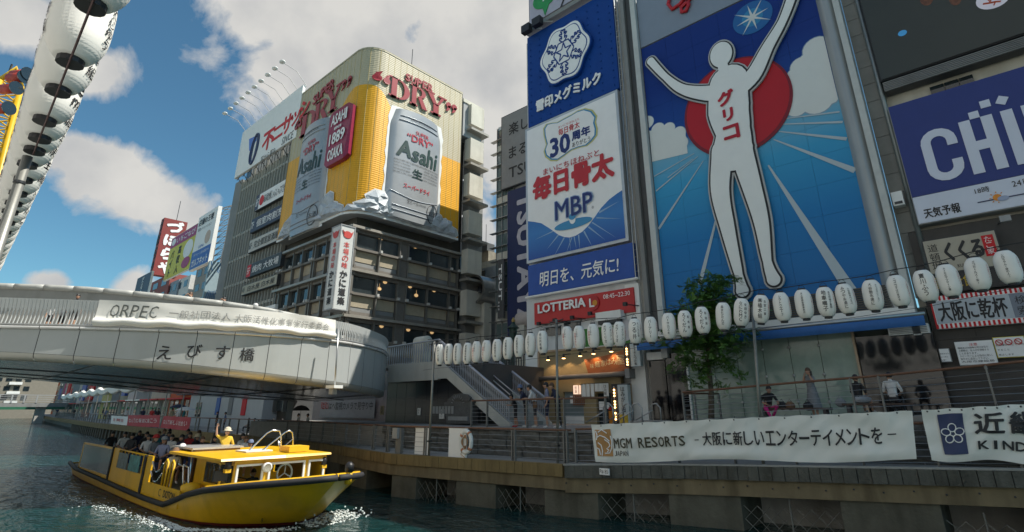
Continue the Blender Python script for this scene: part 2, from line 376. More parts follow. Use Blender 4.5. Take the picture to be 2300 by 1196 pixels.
# piles and dark bays beneath
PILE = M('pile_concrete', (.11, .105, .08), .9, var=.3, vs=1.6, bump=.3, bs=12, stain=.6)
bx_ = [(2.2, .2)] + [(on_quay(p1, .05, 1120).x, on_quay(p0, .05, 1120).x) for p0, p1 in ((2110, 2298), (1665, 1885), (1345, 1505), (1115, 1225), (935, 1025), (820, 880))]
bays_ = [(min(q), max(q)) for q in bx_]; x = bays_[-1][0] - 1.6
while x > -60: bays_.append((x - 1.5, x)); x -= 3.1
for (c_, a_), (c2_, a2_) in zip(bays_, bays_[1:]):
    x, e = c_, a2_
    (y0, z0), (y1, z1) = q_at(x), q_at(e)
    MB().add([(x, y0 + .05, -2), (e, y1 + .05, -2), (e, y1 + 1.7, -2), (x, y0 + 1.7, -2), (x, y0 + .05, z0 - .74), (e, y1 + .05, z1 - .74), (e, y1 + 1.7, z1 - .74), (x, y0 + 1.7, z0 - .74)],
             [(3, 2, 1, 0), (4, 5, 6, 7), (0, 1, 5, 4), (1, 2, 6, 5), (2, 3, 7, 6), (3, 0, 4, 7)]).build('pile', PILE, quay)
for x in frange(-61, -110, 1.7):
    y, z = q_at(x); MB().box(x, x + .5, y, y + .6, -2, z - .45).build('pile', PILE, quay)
mb = MB()                                                 # wire netting over the bays
for c_, a in bays_:
    c, a = c_ + .05, a - .05; nl = max(4, int((a - c) * 3.4))
    if a < -17: continue
    for i in range(-3, nl + 3):
        for sgn in (1, -1):
            p = [(a + (c - a) * (i + j * .5 * sgn + (0 if sgn > 0 else 0)) / nl, -.05 + j * .17) for j in range(5)]
            p = [q for q in p if min(a, c) <= q[0] <= max(a, c)]
            if len(p) > 1: mb.tube([(px, q_at(px)[0] + .12 + .03 * math.sin(px * 9), pz) for px, pz in p], .008, 3, cap=False)
    mb.tube([((a + c) / 2, q_at((a + c) / 2)[0] + .1, -.3), ((a + c) / 2, q_at((a + c) / 2)[0] + .1, .85)], .02, 5)
mb.build('bay_netting', M('net_wire', (.22, .22, .2), .6, .4), quay)['kind'] = 'stuff'
o = MB(); y, z = q_at(-10.35)                               # the marker plate on the edge
p = PY(1357, 1060, y - .18); fr = FY(y - .17); o.fbox(fr, p.x - .17, p.x + .17, p.z - .09, p.z + .09, -.03, .015)
tp = thing('marker_plate', 'small white numbered plate fixed to the mossy quay edge', 'plate', (p.x, y - .15, p.z - .09)); o.build('plate', PRINTW, tp)
letters('P# 85', fr, p.x - .15, p.x + .14, p.z - .06, p.z + .06, INK, tp, .018)

# terrace A (left, shop level) with the rough stone wall in front
STONE = M('rough_stone', (.12, .12, .11), .9, var=.3, vs=3, bump=.9, bs=9)
def yA(x): return 15.5 if x > -17 else 15.5 + (-17 - x) * -.02
tA = struct(MB().box(-38, -10.6, 16.0, 24.4, 1.3, 2.42).build('shop_terrace', PAVE))
row = 0
for r_ in range(3):                                        # courses of split-face stone blocks
    x = -10.7 - (r_ % 2) * .35
    while x > -22.5:
        wd = random.uniform(.6, .95); d = random.uniform(.05, .14); z0 = 1.42 + r_ * .33
        mb = MB()
        mb.grid(lambda u, v: (x - u * (wd - .02), 15.96 - d - .05 * noise.noise(Vector((x - u * wd, v * 2 + r_, 3)) * 4) - (0 if 0 < u < 1 and 0 < v < 1 else -.05), z0 + v * .315), 4, 3)
        mb.box(x - wd + .02, x, 15.97 - d + .06, 16.0, z0, z0 + .315)
        mb.build('stone_block', STONE, tA); x -= wd
MB().box(-22.6, -10.6, 15.8, 16.05, 2.40, 2.47).build('wall_coping', M('terrace_coping', (.2, .2, .2), .7), tA)
# terrace B (right, higher, in front of the glass wall); rises slightly to the right
def zB(x): return lerp(2.62, 2.98, max(0, min(1.2, (x + 11.2) / 9.0)))
mb = MB()
for x0, x1 in ((-10.7, -7), (-7, -3.5), (-3.5, 0), (0, 6)):
    mb.add([(x0, 18.9, 1.4), (x1, 18.9, 1.4), (x1, 24.5, 1.4), (x0, 24.5, 1.4), (x0, 18.9, zB(x0)), (x1, 18.9, zB(x1)), (x1, 24.5, zB(x1)), (x0, 24.5, zB(x0))], [(3, 2, 1, 0), (4, 5, 6, 7), (0, 1, 5, 4), (1, 2, 6, 5), (2, 3, 7, 6), (3, 0, 4, 7)])
tB = struct(mb.build('glass_front_terrace', PAVE))
for r_ in range(4):
    x = 5
    while x > -10.6:
        wd = random.uniform(.7, 1.0); z0 = 1.5 + r_ * .34
        if z0 + .3 < zB(x):
            mb = MB(); d = random.uniform(.03, .1)
            mb.grid(lambda u, v: (x - u * (wd - .02), 18.86 - d - .04 * noise.noise(Vector((x - u * wd, v * 2 + r_, 3)) * 4) + (.05 if u in (0, 1) or v in (0, 1) else 0), z0 + v * .32), 3, 2)
            mb.build('stone_block', STONE, tB)
        x -= wd
# short steps from terrace A up to B
for i in range(3): MB().box(-12.6 + i * .45, -10.7, 19.6, 21.2, 2.42, 2.42 + .1 * (i + 1)).build('step', CONC, tA)
# sunlit land behind everything
mb = MB()
for x0, x1 in zip(XS, XS[1:]): mb.quad((x0, max(q_at(x0)[0] + 8.9, 24.4), 2.2 if x0 > -40 else 1.52), (x1, max(q_at(x1)[0] + 8.9, 24.4), 2.2 if x1 > -40 else 1.52), (x1, 200, 2.2), (x0, 200, 2.2))
struct(mb.build('street_ground', M('asphalt', (.06, .06, .06), .9)))
struct(MB().box(-300, 60, -60, -.35, -2, 1.5).build('near_quay', PAVE))

# ================================================================== railings
RAILW = M('brown_wood_rail', (.16, .075, .04), .5, var=.2, vs=6)
POST = M('fence_grey', (.19, .19, .18), .5, .2, var=.15, vs=5)
def fence(name, label, pts, h, post_at, cat='fence', nw=5, rail_r=.035, rail=RAILW, double=False, group=None, tops=None):
    # pts: base line (x, y, z); post_at: parameters 0..1 along it
    P = [Vector(p) for p in pts]; Ls = [0]
    for a, b2 in zip(P, P[1:]): Ls.append(Ls[-1] + (b2 - a).length)
    def at(t):
        d = t * Ls[-1]
        for i in range(len(P) - 1):
            if d <= Ls[i + 1] or i == len(P) - 2: return P[i].lerp(P[i + 1], (d - Ls[i]) / (Ls[i + 1] - Ls[i]))
    t_ = thing(name, label, cat, at(.5), group)
    up = Vector((0, 0, 1))
    HH = [h] * len(P) if tops is None else [z - p.z for z, p in zip(tops, P)]
    def hat(t):
        d = t * Ls[-1]
        for i in range(len(P) - 1):
            if d <= Ls[i + 1] or i == len(P) - 2: return lerp(HH[i], HH[i + 1], (d - Ls[i]) / (Ls[i + 1] - Ls[i]))
    MB().tube([p + up * hh for p, hh in zip(P, HH)], rail_r, 8).build('top_rail', rail, t_, True)
    for k in range(nw):
        MB().tube([p + up * (hh * (k + .7) / (nw + .9)) for p, hh in zip(P, HH)], .0075, 4).build('wire', STEEL, t_)
    src = None
    for t in post_at:
        for dd in ((-.06, .06) if double else (0,)):
            q = at(t) + Vector((dd, 0, 0)); h = hat(t)
            mb = MB(); mb.box(q.x - .022, q.x + .022, q.y - .05, q.y + .05, q.z - .02, q.z + h - .03); mb.tube([q + up * (h - .1), q + up * h], .04, 6)
            mb.build('post', POST, t_)
    return t_
# low quay fence: three stretches
def qline(xa, xb, st=1.5, off=.45): return [(x, q_at(x)[0] + off, q_at(x)[1]) for x in frange(xa, xb, st)]
fence('quay_fence', 'low quay fence with brown top rail, left of the lion emblem banner', qline(-11.35, -21.5), 1.02, (.02, .22, .43, .62, .86, 1), double=True, nw=5)
fence('quay_fence', 'quay fence passing beneath the curved bridge behind the yellow boat', qline(-21.6, -44), 1.0, [i / 14 for i in range(15)], nw=4)
fence('quay_fence', 'quay fence that carries the two large white banners', qline(2.5, -11.2), 1.05, [i / 9 for i in range(10)], nw=6)
fence('quay_fence', 'distant quay fence along the far bend of the canal', qline(-44.2, -150, 6), 1.0, [i / 50 for i in range(51)], nw=3)
# upper terrace fences
fence('terrace_fence', 'terrace fence where five people lean in front of the shop', [(-18.3, 17.3, 2.42), (-15, 17.45, 2.45), (-11.35, 17.5, 2.47)], 1.08, (0, .135, .45, .72, .99), nw=6)
a = [PY(px, py, Y) for px, py, Y in ((1533, 882, 19.0), (1760, 862, 19.0), (2000, 842, 19.0), (2300, 812, 19.0))]
fence('terrace_fence', 'higher terrace fence in front of the glass wall and seated people', [(q.x, q.y, zB(q.x)) for q in a] + [(3.0, 19.0, zB(3))], 1.08, (0, .22, .44, .5, .7, .79, .93, 1), nw=6, tops=[q.z for q in a] + [a[-1].z + .12])
fence('side_fence', 'short side fence at the left end of the higher terrace', [(a[0].x - .05, 19.05, a[0].z - 1.08), (a[0].x - .5, 23.4, 2.7)], 1.05, (.3, .7, 1), nw=5)
for k, (x0, lab) in enumerate(((-12.9, 'left of the two grey loop handrails by the short steps'), (-11.6, 'right of the two grey loop handrails by the short steps'))):
    t_ = thing('handrail', lab, 'handrail', (x0, 20, 2.42))
    for j, y in enumerate((19.6, 21.1)):
        MB().tube([(x0, y, 2.42), (x0, y, 3.2), (x0 + .12, y, 3.34), (x0 + .3, y, 3.36), (x0 + .45, y, 3.2), (x0 + .45, y, 2.42)], .03, 6).build('loop', STEEL, t_, True)
        MB().tube([(x0 + .1, y, 3.1), (x0 - .9, y, 2.62)], .025, 6).build('sloping_rail', STEEL, t_, True)

# quay furniture
def wbox(px0, px1, pyt, pyb, Y): p = PY(px0, pyb, Y); q = PY(px1, pyt, Y); return p.x, q.x, p.z, q.z
for (a0, a1, t0, b0), lab in (((932, 965, 964, 1020), 'white upright panel on the quay fence beside the lantern pole'), ((1008, 1048, 965, 1026), 'white upright panel on the quay fence behind the life ring')):
    yy = q_at(-16.5)[0] + .3; x0, x1, z0, z1 = wbox(a0, a1, t0, b0, yy)
    t_ = thing('white_upright', lab, 'panel', ((x0 + x1) / 2, yy, z0)); MB().box(x0, x1, yy - .03, yy + .05, z0, z1).build('panel', PRINTW, t_)
    MB().box(x0 - .02, x1 + .02, yy - .04, yy + .06, z1, z1 + .03).build('panel_cap', WHITE, t_)
yy = q_at(-15.4)[0] + .12; c = PY(1047, 993, yy)
t_ = thing('life_ring', 'white life ring with tan ropes hanging on the quay fence', 'life ring', (c.x, c.y, c.z - .35))
mb = MB(); nn = 24
for i in range(nn):
    pass
ring = [Vector((c.x + .27 * math.cos(2 * math.pi * i / nn), c.y, c.z + .36 * math.sin(2 * math.pi * i / nn))) for i in range(nn + 1)]
MB().tube(ring, .075, 8, cap=False).build('ring', WHITE, t_, True)
for a_ in (45, 135, 225, 315):
    i = int(a_ / 360 * nn); MB().tube([ring[i] * .9 + c * .1 * 0 + (ring[i] * .1), ring[(i + 1)]], .082, 8).build('band', M('orange_band', (.5, .2, .1), .6), t_, True)
mb = MB()
for k in range(6): mb.tube([(c.x + (.1 + .015 * k) * math.cos(a_ / 6.), c.y - .06 - .004 * k, c.z + (.24 - .02 * k) * math.sin(a_ / 6.)) for a_ in range(39)], .012, 4, cap=False)
mb.tube([(c.x - .1, c.y - .05, c.z - .2), (c.x - .22, c.y - .05, c.z - .42), (c.x - .05, c.y - .05, c.z - .5), (c.x + .12, c.y - .05, c.z - .6)], .012, 4)
mb.build('rope', M('rope_tan', (.36, .22, .12), .9), t_)
x0, x1, z0, z1 = wbox(889, 904, 963, 1018, q_at(-18)[0] + .3)
t_ = thing('post_box', 'grey fence post with a small junction box, left of the white panels', 'post', ((x0 + x1) / 2, q_at(-18)[0] + .3, z0))
MB().box(x0, x1, q_at(-18)[0] + .25, q_at(-18)[0] + .4, z0, z1).build('post', POST, t_); MB().box(x0 - .08, x1 - .1, q_at(-18)[0] + .12, q_at(-18)[0] + .24, z0 + .55, z0 + .95).build('junction_box', GREYP, t_)

# ================================================================== the big curved bridge
BP = [(-34.5, -8), (-31, -3), (-28.5, -.8), (-26.43, 1.81), (-24.68, 4.07), (-23.11, 6.52), (-22.06, 8.73), (-21.74, 11.18), (-22.11, 13.32), (-24.0, 16.2), (-26.2, 18.1)]
BZ = [4.9, 4.88, 4.86, 4.83, 4.70, 4.52, 4.30, 4.10, 3.95, 3.8, 3.72]
BT = [1.0, 1.0, 1.0, 1.0, .98, .95, .90, .86, .82, .76, .72]
def cr(P, t):
    n = len(P) - 1; i = min(int(t), n - 1); f = t - i
    p = [P[max(0, min(n, i + k))] for k in (-1, 0, 1, 2)]
    h = lambda a, b, c, d: .5 * ((2 * b) + (c - a) * f + (2 * a - 5 * b + 4 * c - d) * f * f + (3 * b - a - 3 * c + d) * f ** 3)
    return tuple(h(*[q[k] for q in p]) for k in range(len(P[0]))) if isinstance(P[0], tuple) else h(*p)
_raw = [(cr(BP, i / 20), cr(BZ, i / 20), cr(BT, i / 20)) for i in range((len(BP) - 1) * 20 + 1)]
_len = [0]
for a, b_ in zip(_raw, _raw[1:]): _len.append(_len[-1] + math.dist(a[0], b_[0]))
BL_ = _len[-1]
def bat(s_):                                             # arc length -> point, outward normal, soffit z, rail height
    s_ = max(0, min(BL_ - 1e-4, s_)); i = next(k for k in range(len(_len) - 1) if _len[k + 1] >= s_)
    f = (s_ - _len[i]) / (_len[i + 1] - _len[i]); A, B = _raw[i], _raw[i + 1]
    p = Vector((lerp(A[0][0], B[0][0], f), lerp(A[0][1], B[0][1], f), 0)); d = Vector((B[0][0] - A[0][0], B[0][1] - A[0][1], 0)).normalized()
    return p, Vector((d.y, -d.x, 0)), lerp(A[1], B[1], f), lerp(A[2], B[2], f)
def s_of(px, py, Z):                                      # picture point on the rim -> arc length
    q = PZ(px, py, Z); return min((math.dist((q.x, q.y), (bat(i * BL_ / 400)[0].x, bat(i * BL_ / 400)[0].y)), i * BL_ / 400) for i in range(401))[1]
PANEL = M('bridge_panel', (.40, .42, .41), .45, .1, var=.05, vs=.8, stain=.12)
PANELP = M('bridge_edge_pipe', (.42, .42, .38), .35, .3, var=.06)
SOFF = M('bridge_soffit_metal', (.30, .32, .33), .16, .85, var=.25, vs=.7)
br = thing('arched_bridge', 'pale panelled footbridge with bulging curved side and slatted balustrade over the canal', 'bridge', (-28, 5, 4))
ZT = 6.0
npan = 25
for k in range(npan):
    sa, sb = BL_ * k / npan + .012, BL_ * (k + 1) / npan - .012
    def face(u, v):
        p, n_, zb, _ = bat(lerp(sa, sb, u)); q = p + n_ * (.0); q.z = lerp(zb + .28, ZT - .1, v); return q
    mb = MB(); mb.grid(face, 3, 1); mb.build('side_panel', PANEL, br)
    def pipe(u, v):
        p, n_, zb, _ = bat(lerp(sa, sb, u)); a_ = v * math.pi * .62; q = p + n_ * (.27 * math.cos(a_) - .27); q.z = zb + .27 - .27 * math.sin(a_); return q
    mb = MB(); mb.grid(pipe, 3, 6); mb.build('edge_pipe', PANELP, br, True)
    def lip(u, v):
        p, n_, zb, _ = bat(lerp(sa, sb, u)); a_ = v * math.pi - math.pi / 2; q = p + n_ * (.04 + .06 * math.cos(a_)); q.z = ZT - .04 + .06 * math.sin(a_); return q
    mb = MB(); mb.grid(lip, 3, 5); mb.build('lip', M('bridge_lip', (.6, .6, .58), .3, .3), br, True)
mb = MB(); mb.grid(lambda u, v: (lambda q: Vector((q[0].x - q[1].x * .06, q[0].y - q[1].y * .06, lerp(q[2] + .1, ZT, v))))(bat(u * BL_)), 60, 1); mb.build('girder', DGREY, br)
def sof(u, v):
    p, n_, zb, _ = bat(u * BL_); x = lerp(p.x - n_.x * .2, -40, v); q = Vector((x, p.y - n_.y * .2 * (1 - v), zb + .02 - .12 * math.sin(v * math.pi))); return q
mb = MB(); mb.grid(sof, 60, 14); mb.build('soffit', SOFF, br, True)
mb = MB(); mb.grid(lambda u, v: (lambda q: Vector((lerp(q[0].x - .03, -40, v), q[0].y, ZT + .01)))(bat(u * BL_)), 60, 1); mb.build('deck', PAVE, br)
mb = MB()
for v in (.28, .5, .72):
    mb.tube([sof(u / 30, v) - Vector((0, 0, .01)) for u in range(31)], .018, 4)
for u in range(3, 30, 4): mb.tube([sof(u / 30, v / 10) - Vector((0, 0, .01)) for v in range(11)], .018, 4)
mb.build('soffit_joints', DARK, br)['kind'] = 'stuff'
# balustrade slats: flat blade standing wide at the top, narrow at the foot
nsl = 230; BAL = M('balustrade_pale', (.52, .54, .53), .45, .1, var=.05)
s_shape = None
for k in range(nsl):
    s_ = BL_ * (.10 + .9 * (k + .5) / nsl); p, n_, zb, h = bat(s_); d = Vector((-n_.y, n_.x, 0)); w_ = BL_ * .9 / nsl
    def P3(a, z, o): q = p + d * a + n_ * o; q.z = ZT + z; return q
    mb = MB(); hw = w_ * .46
    prof = [(w_ * .10, 0, .05), (w_ * .10, h * .42, -.02), (w_ * .22, h * .55, -.02), (hw, h * .68, 0), (hw, h, .05)]
    vs = [P3(sg * a, z, o) for a, z, o in prof for sg in (-1, 1)] + [P3(sg * a, z, o - .03) for a, z, o in prof for sg in (-1, 1)]
    n5 = len(prof); fs = []
    for i in range(n5 - 1):
        a0 = 2 * i; fs += [(a0, a0 + 1, a0 + 3, a0 + 2), (2 * n5 + a0 + 1, 2 * n5 + a0, 2 * n5 + a0 + 2, 2 * n5 + a0 + 3), (a0, a0 + 2, 2 * n5 + a0 + 2, 2 * n5 + a0), (a0 + 1, 2 * n5 + a0 + 1, 2 * n5 + a0 + 3, a0 + 3)]
    fs.append((2 * n5 - 2, 2 * n5 - 1, 4 * n5 - 1, 4 * n5 - 2)); mb.add(vs, fs); mb.build('baluster', BAL, br)
mb = MB(); mb.tube([(lambda q: Vector((q[0].x - q[1].x * .02, q[0].y - q[1].y * .02, ZT + q[3] - .05)))(bat(BL_ * (.1 + .9 * i / 60))) for i in range(61)], .03, 6); mb.build('hand_rail', STEEL, br, True)
mb = MB(); mb.tube([(lambda q: Vector((q[0].x + q[1].x * .05, q[0].y + q[1].y * .05, ZT + .06)))(bat(BL_ * (.1 + .9 * i / 60))) for i in range(61)], .035, 6); mb.build('foot_rail', STEEL, br, True)
# solid inner parapet, three metres behind
ip = [PX(px, py, X) for px, py, X in ((-200, 640, -31.2), (0, 643, -29.2), (100, 646, -28.4), (200, 651, -27.6), (300, 660, -26.9), (400, 670, -26.3), (500, 682, -25.8), (600, 697, -25.4), (670, 712, -25.2))]
mb = MB()
def inner(u, v):
    t = u * (len(ip) - 1); i = min(int(t), len(ip) - 2); q = ip[i].lerp(ip[i + 1], t - i); return Vector((q.x, q.y, lerp(ZT, q.z, v)))
mb.grid(inner, 40, 2)
mb.build('inner_parapet', M('parapet_grey', (.27, .27, .25), .7, var=.12, vs=1, stain=.3), br)
for k in range(12):
    MB().tube([inner((k + .006 + .988 * i / 4) / 12, 1) for i in range(5)], .12, 10).build('parapet_cap', M('parapet_cap', (.36, .365, .34), .5, var=.1, stain=.2), br, True)
# bridge name
s0 = s_of(375, 742, 6.0)
BRF = Fr(lambda u, v, w=0: (lambda q: Vector((q[0].x + q[1].x * w, q[0].y + q[1].y * w, v)))(bat(u)))
sx = {}
for ch, px, py in (('え', 373, 793), ('び', 437, 789), ('す', 498, 793), ('橋', 558, 797)):
    best = min(((lambda q: ((q[0] - px) ** 2, u))((lambda r: ((CX + F * (r - EYEP).dot(RT) / (r - EYEP).dot(FWD)), 0))(Vector((*bat(u)[0].xy, 5.3)))) for u in [i * BL_ / 300 for i in range(301)]))[1]
    p = Vector((*bat(best)[0].xy, 5.3)); dpt = (p - EYEP).dot(FWD); zc = (EYEP + ray(px, py) * dpt).z
    letters(ch, BRF, best - .27, best + .27, zc - .25, zc + .25, INK, br, .02, keep=True, bold=.015); sx[ch] = best
# banner hung along the balustrade
def sfind(px, z): return min(((CX + F * (Vector((*bat(i * BL_ / 300)[0].xy, z)) - EYEP).dot(RT) / (Vector((*bat(i * BL_ / 300)[0].xy, z)) - EYEP).dot(FWD)) - px) ** 2 * 1.0 + 0 * i for i in range(301)) if False else min((((CX + F * (Vector((*bat(i * BL_ / 300)[0].xy, z)) - EYEP).dot(RT) / (Vector((*bat(i * BL_ / 300)[0].xy, z)) - EYEP).dot(FWD)) - px) ** 2, i * BL_ / 300) for i in range(301))[1]
sb0, sb1 = sfind(224, 6.6), sfind(749, 6.6)
def ban(u, v, w=0):                                        # u arc length, v 0..1
    p, n_, zb, h = bat(u); t = (u - sb0) / (sb1 - sb0)
    wr = .035 * math.sin(u * 2.1 + v * 3.2) + .03 * noise.noise(Vector((u * .9 + v * 1.4, v * 1.2, 1))) * 2
    z = lerp(ZT + .06 - .03 * math.sin(t * 40), ZT + h + .02, v); q = p + n_ * (.13 + wr * .6 + w + .12 * math.sin(min(1, v * 3) * math.pi) * (v < .34)); return Vector((q.x, q.y, z))
FAB = M('banner_cloth', (.72, .71, .66), .8, var=.04, vs=2)
t_ = thing('bridge_banner', 'long white cloth banner draped along the slatted side of the curved bridge', 'banner', ban((sb0 + sb1) / 2, 0))
mb = MB(); mb.grid(lambda u, v: ban(lerp(sb0, sb1, u), v), 130, 12); mb.build('cloth', FAB, t_, True)
BF = Fr(lambda u, v, w=0: ban(u, v, w))
GB = M('faint_grey_ink', (.12, .13, .12), .7)
for body, a0, a1, v0, v1, mt, kw in (('ORPEC', 250, 357, .36, .84, GB, dict(shear=.15)), ('一般社団法人', 382, 520, .42, .74, M('pale_ink', (.3, .3, .29), .7), {}), ('大阪活性化事業実行委員会', 527, 735, .36, .72, M('pale_ink', (.3, .3, .29), .7), {})):
    u0, u1 = sfind(a0, 6.6), sfind(a1, 6.6); n_ = len(body)
    for i, ch in enumerate(body):
        letters(ch, BF, lerp(u0, u1, (i + .06) / n_), lerp(u0, u1, (i + .94) / n_), v0 if ch != '一' else lerp(v0, v1, .45), v1 if ch != '一' else lerp(v0, v1, .58), mt, t_, .03, **kw)
# pier, abutment wall and banner beneath
TILE = M('underpass_tile', (.30, .25, .25), .5, var=.2, vs=.7)
ab = thing('abutment', 'tiled abutment wall in the shade beneath the bridge', 'wall', (-32, 22, 1.5))
MB().box(-40, -23.2, 21.0, 22.5, 1.3, 5.9).build('wall', MGREY, ab)
for i in range(14):
    for j in range(2): MB().box(-40 + i * 1.2, -40 + i * 1.2 + 1.18, 20.96, 21.0, 1.6 + j * 1.35, 1.6 + j * 1.35 + 1.33).build('tile', TILE, ab)
x0, x1, z0, z1 = wbox(717, 843, 897, 938, 20.8)
t_ = thing('wall_banner', 'pale banner with printed lettering on the wall beneath the bridge', 'banner', ((x0 + x1) / 2, 20.8, z0)); MB().box(x0, x1, 20.8, 20.83, z0, z1).build('cloth', M('dim_banner', (.33, .33, .34), .7), t_)
letters('ここはへ監視カメラで見守り中', FY(20.8), x0 + .3, x1 - .2, z0 + .45 * (z1 - z0), z1 - .15, INK, t_, .02); letters('安全安心', FY(20.8), x0 + .1, x0 + 1.2, z0 + .5 * (z1 - z0), z1 - .1, RED, t_, .03)
p = PY(666, 920, 18.3); MB().box(p.x - .4, p.x + .5, 17.8, 19.2, 1.3, 4.6).build('pier', DGREY, ab)
# cantilevered sign lamp hanging off the bridge
q = PY(752, 866, 12.0)
t_ = thing('hanging_pole', 'thin grey pole with a small tray lamp hanging on the side of the curved bridge', 'pole', q)
MB().tube([(q.x, q.y, q.z), PY(760, 738, 12.0)], .035, 6).build('pole', STEEL, t_, True); MB().box(q.x - .35, q.x + .3, q.y - .2, q.y + .2, q.z - .12, q.z).build('lamp_tray', WHITE, t_); MB().box(q.x - .25, q.x + .05, q.y - .1, q.y + .1, q.z - .35, q.z - .12).build('lamp_box', GREYP, t_)

# ================================================================== landing and staircase
YS0, YS1 = 18.6, 21.4
L0 = PY(885, 818, YS0); L1 = PY(985, 812, YS0)
T0 = PY(985, 795, YS0); T1 = PY(1142, 958, YS0)
st = thing('staircase', 'broad outdoor staircase with slatted blue grey railings descending from the bridge', 'staircase', (-20, 20, 2.4))
ZL = L1.z + .02
STW = M('stair_stone', (.44, .45, .42), .6, var=.08, stain=.2); RB = M('rail_blue_grey', (.30, .33, .37), .4, .3, var=.08)
MB().box(L0.x - 3.0, L1.x, YS0, 24.4, ZL - .15, ZL).build('landing_slab', STW, st)
MB().box(L0.x - .5, L1.x, YS0 - .03, YS0 + .2, ZL - .95, ZL - .15).build('landing_fascia', STW, st)
xe = T1.x; ze = 2.42; n_ = 17
for i in range(n_): MB().box(lerp(L1.x, xe, i / n_), lerp(L1.x, xe, (i + 1) / n_) + .02, YS0 + .15, YS1, lerp(ZL, ze, (i + 1) / n_) - .2, lerp(ZL, ze, (i + 1) / n_)).build('tread', CONC, st)
for yy in (YS0, YS1):
    mb = MB(); fr = FY(yy + .1); mb.prism(fr, [(L1.x, ZL + .1), (L1.x, ZL - .9), (L1.x + .7, ZL - .9), (xe - .55, ze), (xe + .1, ze), (xe + .1, ze + .12)], -.08, .12); mb.build('stringer', STW, st)
    A_, B_ = Vector((L1.x, yy, ZL + .12)), Vector((xe + .1, yy, ze + .14))
    mb = MB(); mb.tube([A_ + Vector((0, 0, .95)), B_ + Vector((0, 0, .95))], .07, 8); mb.build('hand_rail', M('rail_lavender', (.40, .41, .46), .35, .3), st, True)
    mb = MB(); mb.tube([A_ + Vector((0, 0, .08)), B_ + Vector((0, 0, .08))], .03, 6); mb.build('foot_rail', RB, st, True)
    for i in range(40):
        q = A_.lerp(B_, (i + .5) / 40); mb = MB()
        for (h0, w0), (h1, w1) in zip(((.08, .02), (.4, .02), (.55, .05), (.7, .02)), ((.4, .02), (.55, .05), (.7, .02), (.92, .055))):
            mb.add([(q.x - w0, q.y - .015, q.z + h0), (q.x + w0, q.y - .015, q.z + h0), (q.x + w1, q.y - .015, q.z + h1), (q.x - w1, q.y - .015, q.z + h1),
                    (q.x - w0, q.y + .015, q.z + h0), (q.x + w0, q.y + .015, q.z + h0), (q.x + w1, q.y + .015, q.z + h1), (q.x - w1, q.y + .015, q.z + h1)], [(0, 1, 2, 3), (5, 4, 7, 6), (1, 5, 6, 2), (4, 0, 3, 7)])
        mb.build('baluster', RB, st)
mb = MB(); mb.tube([(L1.x, 20.0, ZL + .85), (xe, 20.0, ze + .9)], .03, 6); mb.tube([(L1.x, 20.0, ZL + .6), (xe, 20.0, ze + .65)], .03, 6); mb.build('centre_rail', STEEL, st, True)
A_, B_ = Vector((L0.x - 2.2, YS0, ZL)), Vector((L1.x, YS0, ZL))
MB().tube([A_ + Vector((0, 0, 1.0)), B_ + Vector((0, 0, 1.1))], .05, 8).build('landing_rail', RB, st, True)
for i in range(30):
    q = A_.lerp(B_, (i + .5) / 30); mb = MB()
    for (h0, w0), (h1, w1) in zip(((0, .02), (.4, .02), (.6, .055)), ((.4, .02), (.6, .055), (1.0, .03))):
        mb.add([(q.x - w0, q.y, q.z + h0), (q.x + w0, q.y, q.z + h0), (q.x + w1, q.y, q.z + h1), (q.x - w1, q.y, q.z + h1), (q.x - w0, q.y + .03, q.z + h0), (q.x + w0, q.y + .03, q.z + h0), (q.x + w1, q.y + .03, q.z + h1), (q.x - w1, q.y + .03, q.z + h1)], [(0, 1, 2, 3), (5, 4, 7, 6), (1, 5, 6, 2), (4, 0, 3, 7)])
    mb.build('baluster', RB, st)
q = PY(943, 768, 19.5)
t_ = thing('vent_cowl', 'rounded cream vent cowl standing on the bridge landing', 'vent', (q.x, q.y, ZL))
MB().box(q.x - .45, q.x + .45, 19.4, 20, ZL, q.z - .1).build('duct', CREAM, t_)
mb = MB(); mb.tube([(q.x - .5, 19.7, q.z), (q.x + .5, 19.7, q.z)], .32, 14); mb.build('hood', CREAM, t_, True)
# dark tiled wall under the landing, with plaques, and the dark carved monument
DT = M('dark_tile', (.018, .02, .026), .3, var=.3, vs=1)
wl = thing('dark_wall', 'dark blue black tiled wall under the bridge landing', 'wall', (-22, 19.2, 2.4))
MB().box(-27.5, -19.6, 19.2, 24, 1.5, ZL - .2).build('core', DGREY, wl)
for i in range(7):
    for j in range(4): MB().box(-27.4 + i * .9, -27.4 + i * .9 + .885, 19.15, 19.2, 2.0 + j * .85, 2.0 + j * .85 + .835).build('tile', DT, wl)
for (a0, t0, a1, b0), body, lab in (((853, 912, 862, 932), '注意', 'small tan vertical plaque on the dark wall nearest the bridge'), ((937, 917, 944, 933), '銘板', 'small white vertical plaque on the dark wall left of the monument'), ((986, 920, 998, 941), 'お願い', 'white notice beside the carved monument')):
    x0, x1, z0, z1 = wbox(a0, a1, t0, b0, 19.1); t_ = thing('plaque', lab, 'plaque', ((x0 + x1) / 2, 19.1, z0)); MB().box(x0, x1, 19.1, 19.14, z0, z1).build('plate', WHITE if a0 > 900 else M('tan_plate', (.3, .24, .13), .6), t_)
    letters(body, FY(19.1), x0 + .03, x1 - .03, z0 + .05, z1 - .05, INK, t_, .015, vertical=True)
uv = UVY(18.4)
t_ = thing('stone_monument', 'dark carved stone monument with a fan shaped crest under the staircase', 'monument', (PY(1035, 950, 18.4)))
MST = M('monument_stone', (.075, .078, .08), .5, var=.3, vs=4, bump=.4, bs=14); MSL = M('monument_light', (.24, .25, .25), .6, var=.2)
P_ = lambda pts: [uv(p) for p in pts]
